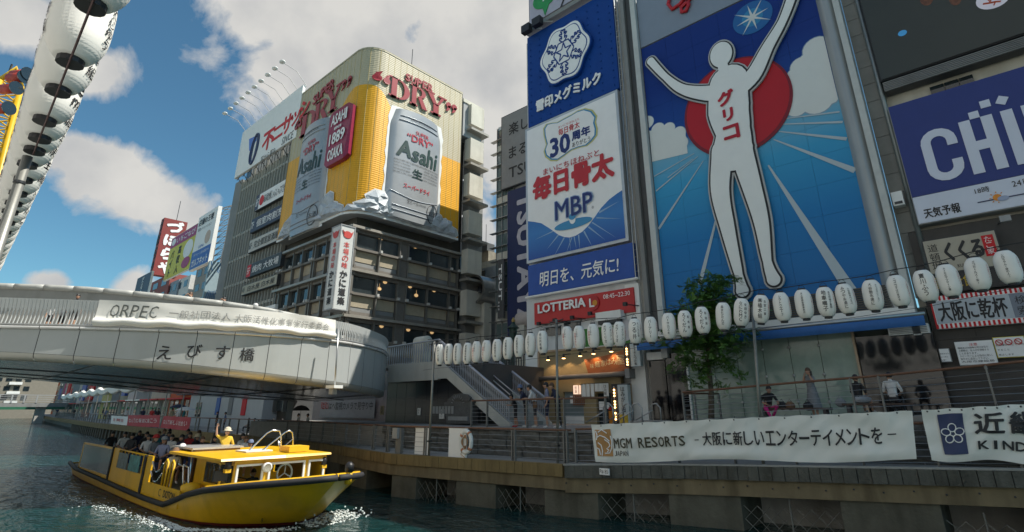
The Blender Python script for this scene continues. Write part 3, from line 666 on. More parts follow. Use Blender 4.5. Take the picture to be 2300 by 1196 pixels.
polyb(FY(18.4), P_([(1003, 952), (997, 905), (1004, 903), (1006, 896), (1022, 893), (1050, 893), (1064, 902), (1058, 912), (1056, 952)]), -.5, 0, MST, t_, 'block')
polyb(FY(18.4), P_([(1012, 896), (1022, 886), (1037, 884), (1052, 887), (1060, 893), (1056, 901)]), 0, .08, MST, t_, 'crest')
c = uv((1031, 912)); 
mb = MB()
for k in range(9):
    a_ = R(20 + k * 17.5); mb.fbox(FY(18.4), c[0] + .0, c[0] + .001, c[1], c[1] + .001, 0, .001)
    mb.tube([FY(18.4).P(c[0] + .38 * math.cos(a_), c[1] + .38 * math.sin(a_), .1), FY(18.4).P(c[0] + .5 * math.cos(a_), c[1] + .5 * math.sin(a_), .1)], .015, 4)
mb.build('crest_ribs', MSL, t_)
for i in range(7): MB().fbox(FY(18.4), *[lerp(uv((1013, 0))[0], uv((1050, 0))[0], (i + a_) / 7) for a_ in (.1, .8)], uv((0 + 1030, 930))[1], uv((1030, 913))[1], 0, .03).build('carved_bar', MSL, t_)
MB().fbox(FY(18.4), uv((1008, 940))[0], uv((1052, 940))[0], uv((1030, 945))[1], uv((1030, 936))[1], 0, .06).build('carved_wave', MSL, t_)
# ================================================================== corner building with the big beer advertisement
XA, YA_ = -38.0, 22.0
GOLD = M('beer_gold', (.74, .36, .004), .45, .05, var=.08, vs=.8)
FOAM = M('beer_foam', (.46, .41, .28), .55, var=.1, vs=.6, streak=.15)
for mt_, sc_ in ((GOLD, 22), (FOAM, 22)):                 # neon tube rows: fine horizontal ribs
    nt_ = mt_.node_tree; b_ = nt_.nodes['Principled BSDF']; wv = nt_.nodes.new('ShaderNodeTexWave'); wv.bands_direction = 'Z'; wv.inputs['Scale'].default_value = 1.6
    g_ = nt_.nodes.new('ShaderNodeNewGeometry'); nt_.links.new(g_.outputs['Position'], wv.inputs[0]); bp_ = nt_.nodes.new('ShaderNodeBump'); bp_.inputs['Strength'].default_value = .3; bp_.inputs['Distance'].default_value = .04
    nt_.links.new(wv.outputs['Fac'], bp_.inputs['Height']); nt_.links.new(bp_.outputs[0], b_.inputs['Normal'])
MAROON = M('maroon_letter', (.30, .012, .02), .4, var=.1)
SILVER = M('can_silver', (.36, .38, .39), .35, .35, var=.1, vs=.6)
SILV2 = M('can_dark_silver', (.24, .27, .31), .35, .5, var=.12, vs=.6)  # darker silver for the can rings
ICE = M('ice_print', (.42, .46, .49), .4, var=.3, vs=1.3, bump=.5, bs=2)
GRN = M('dark_green_ink', (.012, .045, .04), .4)
ZB_, ZTP = 18.7, 35.1
rc = 1.5
def corner_pt(d, out=0, z=0):                             # d: distance along the wrap, 0 at the middle of the rounded corner; negative on the canal face
    q = rc * math.pi / 4
    if d < -q: return Vector((XA - rc + (d + q), YA_ - out, z))
    if d > q: return Vector((XA + out, YA_ + rc + (d - q), z))
    a = -math.pi / 2 + (d + q) / rc
    return Vector((XA - rc + (rc + out) * math.cos(a), YA_ + rc + (rc + out) * math.sin(a), z))
WR = Fr(lambda u, v, w=0: corner_pt(u, w, v))
q_ = rc * math.pi / 4
def dY(x): return (x - (XA - rc)) - q_                     # x on canal face -> wrap distance
def dX(y): return (y - (YA_ + rc)) + q_
ad = thing('beer_advertisement', 'huge wraparound advertisement of two silver cans before golden beer on the corner building', 'billboard', (XA, YA_, ZB_))
dl, dr = dY(-51.2), dX(33.1)
def wrap(mb, u0, u1, v0, v1, w, nu=40, mi=0):
    mb.grid(lambda a, b: WR.P(lerp(u0, u1, a), lerp(v0(lerp(u0, u1, a)) if callable(v0) else v0, v1(lerp(u0, u1, a)) if callable(v1) else v1, b), w), nu, 1, mi)
# foam/beer boundary follows the poured shape
def fb(u):
    if u < dY(-47.5): return 27.3
    if u < dY(-43.2): return lerp(27.3, 27.8, .5)
    if u < -.6: t = (u - dY(-43.2)) / (-.6 - dY(-43.2)); return lerp(27.4, 31.2, math.sin(t * math.pi / 2))
    if u < .4: return 31.2
    if u < dX(25.6): t = (u - .4) / (dX(25.6) - .4); return lerp(31.2, 27.3, t ** 1.4)
    return 26.9
mb = MB(); wrap(mb, dl, dr, ZB_ + .1, fb, .5, 90); mb.build('beer_face', GOLD, ad)
mb = MB(); wrap(mb, dl, dr, fb, ZTP, .5, 90); mb.build('foam_face', FOAM, ad)
mb = MB(); wrap(mb, dl, dr, ZB_ - .1, ZB_ + .12, .56, 60); mb.build('edge_trim', WHITE, ad)
mb = MB(); wrap(mb, dl, dr, ZTP - .02, ZTP + .15, .54, 60); mb.build('edge_trim', FOAM, ad)
mb = MB(); mb.grid(lambda a, b: WR.P(lerp(dl, dr, a), ZTP + .14, lerp(.54, -.6, b)), 60, 1); mb.grid(lambda a, b: WR.P(lerp(dl, dr, a), ZB_ - .1, lerp(.56, -.6, b)), 60, 1)
mb.grid(lambda a, b: WR.P(dl, lerp(ZB_, ZTP, b), lerp(.54, -.4, a)), 1, 1); mb.grid(lambda a, b: WR.P(dr, lerp(ZB_, ZTP, b), lerp(.54, -.4, a)), 1, 1); mb.build('side_return', GREYP, ad)
mb = MB()                                                  # vertical curtain seams
for i in range(34):
    u = lerp(dl, dr, (i + .5) / 34); mb.add([WR.P(u + a_ * .02, z, w_) for a_, z, w_ in ((-1, ZB_ + .2, .5), (0, ZB_ + .2, .515), (1, ZB_ + .2, .5), (-1, ZTP, .5), (0, ZTP, .515), (1, ZTP, .5))], [(0, 1, 4, 3), (1, 2, 5, 4)])
mb.build('seam_ribs', M('seam', (.45, .34, .12), .5), ad)['kind'] = 'stuff'
def serif(mb, ch, fr, u0, u1, v0, v1, off, ext, mi=0, mis=1):
    W, H = u1 - u0, v1 - v0; st, th, sf = .26 * W, .13 * W, .07 * H
    B = lambda a0, a1, b0, b1: mb.fbox(fr, u0 + a0 * W, u0 + a1 * W, v0 + b0 * H, v0 + b1 * H, off, off + ext, mi)
    def arc(cx, cy, rx, ry, a0, a1, t0, t1, n=10):
        for i in range(n):
            pp = []
            for k in (i, i + 1):
                a = R(lerp(a0, a1, k / n)); t = lerp(t0, t1, math.sin(math.pi * k / n))
                pp.append((cx + rx * math.cos(a), cy + ry * math.sin(a), cx + (rx - t) * math.cos(a), cy + (ry - t * .5) * math.sin(a)))
            p, q = pp
            mb.prism(fr, [(u0 + p[0] * W, v0 + p[1] * H), (u0 + q[0] * W, v0 + q[1] * H), (u0 + q[2] * W, v0 + q[3] * H), (u0 + p[2] * W, v0 + p[3] * H)], off, off + ext, mi)
    if ch == 'D': B(.1, .36, 0, 1); B(0, .5, 0, .07); B(0, .5, .93, 1); arc(.42, .5, .58, .5, -90, 90, .1, .27)
    elif ch == 'R': B(.1, .36, 0, 1); B(0, .46, 0, .07); B(0, .5, .93, 1); arc(.46, .74, .46, .26, -90, 90, .08, .24); mb.prism(fr, [(u0 + a * W, v0 + b * H) for a, b in ((.45, .5), (.7, .5), (1.0, .07), (1.05, 0), (.74, 0))], off, off + ext, mi)
    elif ch == 'Y':
        B(.38, .64, 0, .5); B(.25, .77, 0, .07); B(-.03, .42, .93, 1); B(.62, 1.05, .93, 1)
        mb.prism(fr, [(u0 + a * W, v0 + b * H) for a, b in ((.38, .48), (.6, .42), (.32, .95), (.05, .95))], off, off + ext, mi); mb.prism(fr, [(u0 + a * W, v0 + b * H) for a, b in ((.5, .42), (.64, .48), (.92, .95), (.78, .95))], off, off + ext, mi)
    else: txt(mb, ch, fr, u0, u1, v0, v1, off, ext, .035)
def quote(mb, fr, cu, cv, r, off, ext, up=1):
    mb.prism(fr, blob(cu, cv, r, r, 12), off, off + ext); mb.prism(fr, [(cu - r * .9 * up, cv), (cu + r * .2 * up, cv + .2 * r * up), (cu + r * 1.0 * up, cv + 2.4 * r * up), (cu - r * .3 * up, cv + 1.6 * r * up)], off, off + ext)
RIMG = M('letter_rim', (.5, .48, .42), .4)
def face_text(side):
    if side == 'R': U = lambda px, py: (lambda q: (dX(q.y), q.z))(PX(px, py, XA + .5))
    else: U = lambda px, py: (lambda q: (dY(q.x), q.z))(PY(px, py, YA_ - .5))
    return U
def mk_words(side, dry, sup, q0, q1):
    U = face_text(side)
    n_ = len(dry)
    for ch, xa, xb, yc, h in dry:
        a0, a1 = U(xa, yc)[0], U(xb, yc)[0]; b1, b0 = U((xa + xb) / 2, yc - h / 2)[1], U((xa + xb) / 2, yc + h / 2)[1]
        mb = MB(); serif(mb, ch, WR, a0 - .06, a1 + .06, b0 - .06, b1 + .06, .56, .04); mb.build('letter_back', RIMG, ad)
        mb = MB(); serif(mb, ch, WR, a0, a1, b0, b1, .61, .07); mb.build('letter', MAROON, ad)
    for ch, xa, xb, yc, h in sup:
        a0, a1 = U(xa, yc)[0], U(xb, yc)[0]; b1, b0 = U((xa + xb) / 2, yc - h / 2)[1], U((xa + xb) / 2, yc + h / 2)[1]
        mb = MB(); txt(mb, ch, WR, a0, a1, b0, b1, .58, .08, .045); mb.build('letter', MAROON, ad)
    for (px, py), up in q0 + q1:
        c_ = U(px, py); mb = MB(); quote(mb, WR, c_[0], c_[1], .34, .58, .08, up); mb.build('quote_mark', MAROON, ad)
mk_words('R', [('D', 872, 919, 203, 45), ('R', 919, 957, 220, 45), ('Y', 954, 999, 236, 46)],
         [(c_, lerp(909, 972, i / 5), lerp(909, 972, i / 5) + 11.5, lerp(176, 203, i / 4.6), 17) for i, c_ in enumerate('SUPER')],
         [((853, 176), 1), ((868, 184), 1)], [((1006, 238), -1), ((1019, 243), -1)])
mk_words('L', [('D', 680, 711, 276, 46), ('R', 710, 738, 250, 45), ('Y', 736, 768, 224, 50)],
         [(c_, lerp(706, 754, i / 5), lerp(706, 754, i / 5) + 8.5, lerp(225, 184, i / 4.6), 19) for i, c_ in enumerate('SUPER')],
         [((668, 287), 1), ((676, 280), 1)], [((776, 187), -1), ((788, 179), -1)])
def can(side, pts):                                        # pts: left, right, top, bottom of the can in wrap units
    U = face_text(side); u0, u1 = U(*pts[0])[0], U(*pts[1])[0]; z1 = (U(*pts[2]))[1]; z0 = U(*pts[3])[1]
    W = u1 - u0; H = z1 - z0; cu = (u0 + u1) / 2
    def surf(u, v):                                        # bulging relief, not flat
        x = (u - .5) * 2; wd = 1.0 if v < .86 else lerp(1, .84, ((v - .86) / .14) ** .8)
        if v < .05: wd = lerp(.88, 1, v / .05)
        return WR.P(cu + x * W / 2 * wd, z0 + v * H + .35 * (1 - abs(x) ** 2) * (-1 if v < .5 else 1) * abs(v - .5), .56 + .55 * math.sqrt(max(0, 1 - x * x)))
    mb = MB(); mb.grid(surf, 20, 24); c_ = mb.build('can_relief', SILVER, ad, True)
    CF = Fr(lambda u, v, w=0: surf((u - u0) / W, (v - z0) / H) + (WR.P(cu, 0, w) - WR.P(cu, 0, 0)))
    for sv in (.93, .885, .1, .06): MB().tube([CF.P(lerp(u0 + W * .1, u1 - W * .1, i / 12), z0 + H * sv, .02) for i in range(13)], .05, 5).build('can_ring', SILV2, c_)
    mb = MB(); mb.tube([CF.P(lerp(u0 + W * .05, u1 - W * .05, i / 12), z0 + H * .22 - .35 * math.sin(i / 12 * math.pi), .02) for i in range(13)], .04, 5)
    mb.build('can_ring', SILV2, c_)
    wave = [(u0 - .35, z0)]; 
    mb = MB(); rnd = random.Random(3)                      # torn white outline of splashing condensation
    out = [(u0 - .16 - .2 * rnd.random(), lerp(z0, z0 + H * .9, i / 16)) for i in range(17)] + [(lerp(u0, u1, i / 8), z0 + H * 1.02 + .25 * math.sin(math.pi * i / 8)) for i in range(9)] + [(u1 + .16 + .2 * rnd.random(), lerp(z0 + H * .9, z0, i / 16)) for i in range(17)]
    mb.add([WR.P(a, b, .53) for a, b in out] + [WR.P(cu, z0 + H / 2, .53)], [(i, (i + 1) % len(out), len(out)) for i in range(len(out))]); mb.build('can_outline', WHITE, ad)
    Lt = lambda body, a0, a1, b0, b1, mt, **k: letters(body, CF, u0 + a0 * W, u0 + a1 * W, z0 + b0 * H, z0 + b1 * H, mt, c_, .04, **k)
    RD = M('can_red', (.42, .03, .05), .4)
    Lt('KARA 辛口 KUCHI', .3, .72, .905, .93, INK); Lt('SUPER', .42, .68, .79, .825, RD, bold=.03); Lt('“DRY”', .26, .78, .71, .78, RD, bold=.04)
    for i, (ch, a0, a1, b0, b1) in enumerate((('A', .10, .36, .545, .70), ('s', .36, .51, .53, .635), ('a', .51, .66, .53, .635), ('h', .66, .80, .53, .70), ('i', .82, .90, .53, .69))): Lt(ch, a0, a1, b0, b1, GRN, bold=.06, shear=.12)
    for i in range(5):
        z_ = .5 - i * .028
        if i == 0: Lt('ASAHI SUPER DRY IS BREWED WITH PRECISION TO HIGH', .07, .93, z_, z_ + .013, INK)
        elif i == 4: Lt('DELIVER A DRY, CRISP TASTE AND QUICK, CLEAN FINISH.', .07, .93, z_, z_ + .013, INK)
        else: Lt(('QUALITY STANDARDS,', 'VISION OF JAPANESE', 'OUR ADVANCED BREW')[i - 1], .07, .36, z_, z_ + .013, INK); Lt(('UNDER THE SUPER', 'MASTER BREWERS,', 'ING TECHNIQUES')[i - 1], .62, .93, z_, z_ + .013, INK)
    Lt('生', .4, .6, .385, .47, GRN, bold=.03); Lt('スーパードライ', .26, .76, .27, .315, RD, bold=.04); Lt('生ビール', .34, .55, .145, .185, INK); Lt('(非熱処理)', .56, .7, .15, .17, INK)
    mb = MB(); n_ = 24
    mb.tube([CF.P(u0 + W * (.84 + .115 * math.cos(2 * math.pi * i / n_)), z0 + H * (.115 + .085 * math.sin(2 * math.pi * i / n_)), .04) for i in range(n_ + 1)], .03, 4); mb.build('ring_mark', INK, c_)
    Lt('お酒', .76, .93, .09, .14, INK)
    return u0, u1, z0, z1
can('R', ((868, 380), (985, 400), (925, 262), (925, 500)))
can('L', ((668, 420), (733, 400), (712, 287), (700, 518)))
def ice(pts, side):
    U = face_text(side); rnd = random.Random(5)
    for i in range(len(pts)):
        px, py, r_ = pts[i]; cu, cv = U(px, py)
        n_ = 9; ring_ = []
        for k in range(n_):
            a = 2 * math.pi * k / n_; rr = r_ * rnd.uniform(.8, 1.15); ring_.append((cu + rr * math.cos(a), max(ZB_ + .15, cv + rr * .9 * math.sin(a))))
        mb = MB(); mb.add([WR.P(a, b, .60) for a, b in ring_] + [WR.P(a * .45 + cu * .55, b * .45 + cv * .55 + .1, .8 + rnd.uniform(-.1, .2)) for a, b in ring_], [(k, (k + 1) % n_, n_ + (k + 1) % n_, n_ + k) for k in range(n_)] + [tuple(range(n_, 2 * n_))])
        mb.build('ice_cube', ICE, ad)
        mb = MB(); mb.add([WR.P(cu + (a - cu) * 1.1, cv + (b - cv) * 1.1, .58) for a, b in ring_], [tuple(range(n_))]); mb.build('ice_rim', WHITE, ad)
ice([(812, 478, .9), (836, 470, 1.1), (856, 458, 1.2), (868, 478, 1.1), (890, 488, 1.1), (850, 485, .8), (915, 494, 1.1), (935, 500, .9), (955, 505, 1.1), (975, 508, 1.3), (995, 516, 1.1), (1012, 525, .9), (1004, 505, .6), (978, 492, .8)], 'R')
ice([(640, 535, 1.3), (652, 512, 1.4), (662, 525, 1.4), (645, 550, .8), (680, 520, 1.5), (700, 512, 1.4), (718, 500, 1.5), (728, 478, 1.3), (738, 455, 1.0), (742, 484, 1.4), (757, 482, .9), (690, 495, .8)], 'L')
# maroon tablet sign on the canal face
U = face_text('L'); c0 = U(748, 262); c1 = U(792, 362); tb = box_of(lambda p: U(*p), (751, 255), (795, 243), (785, 360), (742, 378))
u0, u1, v0, v1 = tb; k_ = .35
oct_ = lambda g: [(u0 + k_, v0 - g), (u1 - k_, v0 - g), (u1 + g, v0 + k_), (u1 + g, v1 - k_), (u1 - k_, v1 + g), (u0 + k_, v1 + g), (u0 - g, v1 - k_), (u0 - g, v0 + k_)]
polyb(WR, oct_(0), .55, 1.0, M('tablet_maroon', (.26, .012, .05), .4), ad, 'tablet')
for body, a0, a1 in (('ASAHI', .72, .93), ('since', .62, .69), ('1889', .36, .58), ('OSAKA', .08, .29)):
    w0_ = .12 if body != 'since' else .32; letters(body, WR, lerp(u0, u1, w0_), lerp(u0, u1, 1 - w0_), lerp(v0, v1, a0), lerp(v0, v1, a1), PRINTW, ad, 1.02, bold=.05)
# ---- the building under and behind it
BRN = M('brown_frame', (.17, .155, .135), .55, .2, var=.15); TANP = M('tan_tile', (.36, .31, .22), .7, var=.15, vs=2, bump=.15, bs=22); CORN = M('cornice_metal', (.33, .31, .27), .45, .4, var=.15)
INNER = M('warm_interior', (.05, .045, .035), .7, var=.4, vs=.5)
bl = thing('corner_building', 'seven storey corner restaurant building with brown window bands behind the bridge', 'building', (-45, 28, 2))
MB().box(-51.5, XA - .7, YA_ + .7, 34.6, 2, 35).build('core', INNER, bl)
REFG = glassy('band_glass', (.05, .065, .07), .03, 1.0, .35)
ybays = [22.05, 24.9, 27.0, 27.9, 30.3, 32.9, 33.9]; xbays = [-38.1, -40.6, -42.5, -44.4, -44.85, -46.8, -48.6, -50.6, -51.3]
floors = [(17.6, 14.0), (13.95, 10.25), (10.2, 6.6), (6.55, 2.9)]
for fi, (zt, zb) in enumerate(floors):
    for fr, bays, e0, e1 in ((FX(XA - .6), ybays, 21.9, 34.2), (Fr(lambda u, v, w=0: Vector((u, YA_ + .6 - w, v))), [b_ for b_ in xbays], -38.0, -51.5)):
        lo, hi = min(e0, e1), max(e0, e1)
        MB().fbox(fr, lo, hi, zt - .22, zt, .1, .75).build('cornice', CORN, bl)
        MB().fbox(fr, lo, hi, zt - .5, zt - .24, 0, .35).build('cornice_under_band', BRN, bl)  # brown frame band under the cornice
        MB().fbox(fr, lo, hi, zb + (1.62 if fi < 2 else 1.5), zb + 1.82, 0, .45).build('sill_beam', BRN, bl)
        if fi < 2 or fr.P(0, 0).x != 0: MB().fbox(fr, lo, hi, zb + .02, zb + .3, 0, .2).build('lower_band', BRN, bl)
        for b0, b1 in zip(bays, bays[1:]):
            a0, a1 = min(b0, b1), max(b0, b1)
            if a1 - a0 < .95: MB().fbox(fr, a0, a1, zb, zt - .2, .02, .3).build('pier', BRN, bl); continue
            if fi < 3:
                MB().fbox(fr, a0 + .06, a1 - .06, zb + 1.84, zt - .5, .0, .1).build('window', REFG, bl)
                MB().fbox(fr, a0 + .1, a1 - .1, zb + .68, zb + 1.6, .02, .16).build('tan_panel', TANP, bl)
                MB().fbox(fr, a0 + .1, a1 - .1, zb + .28, zb + .66, .02, .12).build('grey_panel', MGREY, bl)
            else: MB().fbox(fr, a0 + .06, a1 - .06, zb + .1, zt - .5, 0, .1).build('window', REFG, bl)
        for b0 in bays:
            MB().fbox(fr, b0 - .05, b0 + .05, zb, zt - .2, .1, .42).build('mullion', M('mullion_steel', (.2, .19, .17), .4, .4), bl)
            if fi < 3: MB().fbox(fr, b0 - .1, b0 + .1, zb + 1.7, zb + 1.92, .45, .7).build('bracket', M('pale_bracket', (.5, .5, .47), .5), bl)
for (px, py) in ((855, 536), (933, 555), (979, 566), (865, 634), (921, 644), (935, 664), (975, 653), (852, 649), (857, 733), (917, 741), (970, 747)):
    q = PX(px, py, XA - .42); mb = MB(); mb.ell(q, (.1, .22, .16), 8, 5); mb.tube([q, q + Vector((0, 0, .45))], .015, 4); mb.build('hanging_lamp', M('lamp_glow', (1, .62, .28), .4, var=0, emit=.35), bl)
# stair tower with boxed balconies at the right rear
for i in range(8):
    z0 = 34.0 - i * 4.05
    MB().box(XA - .8, XA + .1, 34.7, 36.8, z0 - 3.9, z0 - .1).build('stair_wall', MGREY, bl)
    MB().box(XA + .1, XA + 1.0, 34.0, 35.9, z0 - 2.3, z0 + .1).build('balcony_box', CREAM, bl)
    MB().box(XA + .1, XA + 1.3, 33.8, 36.4, z0 - 3.1, z0 - 2.85).build('canopy', CORN, bl)
MB().box(XA - 2, XA + .6, 33.2, 36.2, 34.2, 34.6).build('roof_cap', CREAM, bl)
MB().box(XA - 2, XA + .5, 33.3, 36, 30.2, 34.2).build('roof_box', GREYP, bl)
q = PX(925, 140, XA - 1); MB().tube([(q.x, q.y, 35), (q.x, q.y, 38.4)], .04, 4).build('antenna', DARK, bl)
# vertical lightbox sign wrapped round the corner
cs_ = thing('vertical_sign', 'tall white two sided sign with red and black lettering on the building corner', 'sign', (-37.6, 21, 10.3))
x0, x1, y0, y1, z0, z1 = -38.55, -37.2, 20.5, 21.75, 10.35, 17.0
MB().box(x0, x1, y0, y1, z0, z1).build('light_box', M('sign_cream', (.58, .6, .58), .5, var=.03), cs_)
for (a, b_) in ((z0 - .08, z0), (z1, z1 + .08)): MB().box(x0 - .05, x1 + .05, y0 - .05, y1 + .05, a, b_).build('frame', GREYP, cs_)
for xx, yy in ((x0, y0), (x1, y0), (x1, y1)): MB().box(xx - .04, xx + .04, yy - .04, yy + .04, z0, z1).build('frame_post', GREYP, cs_)
REDL = M('sign_red', (.55, .06, .05), .5)
for fr, a, b_ in ((FX(x1), y0, y1), (FY(y0), x0, x1)):
    letters('本場の味', fr, a + .2, b_ - .2, z0 + 3.15, z1 - 1.25, REDL, cs_, .03, vertical=True, bold=.02)
    letters('かに道楽', fr, a + .12, b_ - .12, z0 + .3, z0 + 3.05, INK, cs_, .03, vertical=True, bold=.045)
    c_ = ((a + b_) / 2, z1 - .7); mb = MB(); mb.prism(fr, blob(*c_, .38, .3, 16), .02, .04)
    for k in range(4):
        for sg in (-1, 1): mb.tube([fr.P(c_[0] + sg * .3, c_[1] - .05 + k * .07, .04), fr.P(c_[0] + sg * (.42 + .02 * k), c_[1] + .1 + k * .08, .04)], .02, 4)
    mb.build('crest', REDL, cs_)

# ================================================================== grey office block with the roof signboard, left of it
YF = 22.3; uv = UVY(YF); fr = FY(YF)
of = thing('office_block', 'grey ten storey office block stacked with restaurant sign strips, left of the corner building', 'building', (-60, 27, 2))
MB().box(-67.5, -51.6, YF + .3, 36, 2, 30).build('core', DGREY, of)
MB().fbox(fr, -67.6, -65.6, 2, 30, -.3, .1).build('end_wall', MGREY, of)
STM = M('office_mullion', (.36, .36, .32), .6, var=.12)
for i in range(20): x = -65.4 + i * .72; MB().fbox(fr, x - .06, x + .06, 3, 29.6, -.3, .12).build('mullion', STM, of)
for j in range(9):
    z = 4.2 + j * 3.05; MB().fbox(fr, -65.6, -51.6, z - .3, z, -.28, .04).build('floor_band', STM, of)
    for i in range(19):
        x = -65.4 + i * .72; MB().fbox(fr, x + .1, x + .62, z + .05, z + 2.6, -.3, -.2).build('window', GLASS if (i * 7 + j * 3) % 5 else M('blind', (.2, .2, .18), .7), of)
t_ = board('roof_signboard', 'large white roof signboard with blue oval logo and red katakana lettering', 'signboard', FY(YF - .6), (-66.0, -50.2, 29.9, 36.3), .3)
uvf = UVY(YF - .9)
P_ = lambda pts: [uvf(p) for p in pts]
frf = FY(YF - .9)
for ch, xa, xb, yc, h in (('不', 591, 615, 315, 40), ('ニ', 613, 635, 298, 26), ('サ', 634, 656, 280, 38), ('ッ', 654, 673, 266, 28), ('シ', 674, 695, 243, 34)):
    letters(ch, frf, uvf((xa, yc))[0], uvf((xb, yc))[0], uvf(((xa + xb) / 2, yc + h / 2))[1], uvf(((xa + xb) / 2, yc - h / 2))[1], RED, t_, .02, bold=.05)
a, b_ = uvf((587, 354)), uvf((619, 338)); letters('窓から夢を', frf, a[0], b_[0], b_[1] - .45, b_[1] + .45, INK, t_, .02)
a, b_ = uvf((633, 320)), uvf((659, 303)); letters('SINCE', frf, a[0], b_[0], a[1] - .4, a[1] + .5, INK, t_, .02, shear=.2)
c_ = uvf((572, 335)); mb = MB(); mb.tube([frf.P(c_[0] + .95 * math.cos(2 * math.pi * i / 30) + .25 * math.sin(2 * math.pi * i / 30), c_[1] + 1.9 * math.sin(2 * math.pi * i / 30), .05) for i in range(31)], .12, 5); mb.tube([frf.P(c_[0] + .5 * math.cos(2 * math.pi * i / 30) + .2 * math.sin(2 * math.pi * i / 30), c_[1] + 1.7 * math.sin(2 * math.pi * i / 30), .05) for i in range(31)], .07, 5); mb.build('oval_logo', M('logo_navy', (.02, .04, .12), .4), t_)
polyb(frf, P_([(560, 313), (577, 305), (576, 316), (560, 340)]), .0, .03, M('logo_blue', (.02, .16, .6), .4), t_, 'logo_wedge')
mb = MB()
for i in range(9): x = -65.5 + i * 1.7; mb.tube([(x, YF - .7, 30), (x, YF + .2, 28.9)], .05, 4); mb.tube([(x, YF - .7, 29.6), (x + .85, YF - .7, 30)], .04, 4)
mb.build('support_truss', DARK, t_)
for i, (px, py) in enumerate([(540, 292), (551, 280), (562, 269), (575, 256), (588, 246), (602, 234), (617, 221), (631, 208), (647, 195), (661, 181)]):
    q = PY(px, py, YF - 3.6); x = -65.6 + i * 1.72
    q = Vector((x - .2, YF - 3.4, 37.9))
    lm = thing('sign_lamp', 'arm floodlight reaching out over the roof signboard, number %s from the left end' % ('one two three four five six seven eight nine ten'.split()[i]), 'floodlight', (x, YF - .5, 36.3), 'floodlights along the roof signboard')
    MB().tube([(x, YF - .5, 36.2), (x - .05, YF - 1.8, 37.5), q], .04, 5).build('arm', STEEL, lm); mb = MB(); mb.ell(q, (.42, .3, .16), 8, 5); mb.build('lamp_head', WHITE, lm, True)
strips = [('8F', '和み和か鍋 しゃぶしゃぶすき焼', ((575, 444), (648, 396), (646, 434), (572, 476)), PRINTW, INK, 'white restaurant sign strip with round red crest, top of the stack on the office block'),
          ('7F', '個室肉割烹', ((564, 497), (642, 452), (640, 482), (562, 528)), M('strip_navy', (.03, .035, .07), .5), PRINTW, 'dark navy sign strip with white characters, second down on the office block'),
          ('6F', '完全個室居酒屋', ((560, 544), (632, 505), (629, 533), (556, 575)), M('strip_pale', (.5, .5, .46), .6), INK, 'pale grey sign strip with thin dark characters, third down on the office block'),
          ('5F', '焼肉 大牧場', ((556, 600), (633, 562), (630, 594), (551, 628)), M('strip_black', (.03, .03, .032), .5), PRINTW, 'black sign strip with red end and white characters, fourth down'),
          ('4F', '白木屋 白木屋', ((544, 648), (623, 611), (623, 633), (540, 670)), M('strip_beige', (.4, .38, .29), .6), INK, 'beige sign strip with repeated black characters, lowest long one')]
uvs = UVY(YF - .5)
for fl, body, pts, fm, im, lab in strips:
    r_ = box_of(uvs, *pts); t_ = board('sign_strip', lab, 'sign', FY(YF - .1), r_, .4, fm, DARK, .05, group='restaurant sign strips on the office block')
    W = r_[1] - r_[0]; H = r_[3] - r_[2]; f2 = FY(YF - .5)
    if fl == '5F': MB().fbox(f2, r_[0] + .06, r_[0] + 1.0, r_[2] + .06, r_[3] - .06, .003, .01).build('end_panel', RED, t_)
    if fl == '8F': MB().fbox(f2, r_[0] + .06, r_[0] + .9, r_[2] + .06, r_[3] - .06, .003, .01).build('end_panel', M('strip_navy'), t_); polyb(f2, blob(r_[0] + 1.6, (r_[2] + r_[3]) / 2, .55, .6), .005, .02, RED, t_, 'crest')
    letters(fl, f2, r_[0] + .15, r_[0] + .8, r_[2] + H * .25, r_[3] - H * .25, PRINTW if fl in '8F5F7F' else INK, t_, .02)
    letters(body, f2, r_[0] + W * (.28 if fl == '8F' else .18), r_[1] - W * .06, r_[2] + H * .22, r_[3] - H * .22, im, t_, .02, bold=.01)
r_ = box_of(uvs, (581, 695), (615, 681), (615, 700), (581, 712)); board('sign_strip', 'small white sign strip just above the bridge rail on the office block', 'sign', FY(YF - .1), r_, .3)

# ================================================================== signs and roofs beyond, above the bridge
TR = M('truss_grey', (.3, .31, .32), .5, .4)
t_ = thing('tower_sign', 'tall dark red tower sign with big white brush characters', 'sign', (-105, 25, 24)); XS_ = -105
y0, y1, z0, z1 = 24.0, 27.7, 24.8, 35.0
DRED = M('tower_red', (.22, .03, .025), .6, var=.15)
MB().box(XS_ - 1.6, XS_, y0, y1, z0, z1).build('tower_box', DRED, t_)
for i, ch in enumerate('づぼらや'): letters(ch, FX(XS_), y0 + .45 + .1, y1 - .45, z1 - 2.5 * (i + 1) + .1, z1 - 2.5 * i - .25, PRINTW, t_, .05, bold=.07)
for i, ch in enumerate('づぼらや'): letters(ch, FY(y0), XS_ - 1.5, XS_ - .1, z1 - 2.5 * (i + 1) + .1, z1 - 2.5 * i - .25, INK, t_, .05, bold=.05)
MB().tube([(XS_ - .5, 26, z1), (XS_ - .5, 26, z1 + 3.8)], .05, 4).build('antenna', DARK, t_)
yl = 23.6; uvl = UVY(yl)
def pxboard(name, label, pts, Y, fm, depth=.3, cat='sign'):
    r_ = box_of(UVY(Y), *pts); return board(name, label, cat, FY(Y + depth), r_, depth, fm), r_, FY(Y)
t_, r_, f_ = pxboard('roof_sign', 'square roof sign with magenta header over yellow and black characters', ((388, 525), (441, 516), (425, 614), (370, 622)), 24, M('sign_yellow', (.62, .54, .02), .5))
W, H = r_[1] - r_[0], r_[3] - r_[2]; MAG = M('sign_magenta', (.38, .02, .13), .5)
MB().fbox(f_, r_[0] + .1, r_[1] - .1, r_[3] - H * .26, r_[3] - .1, .004, .02).build('header', MAG, t_)
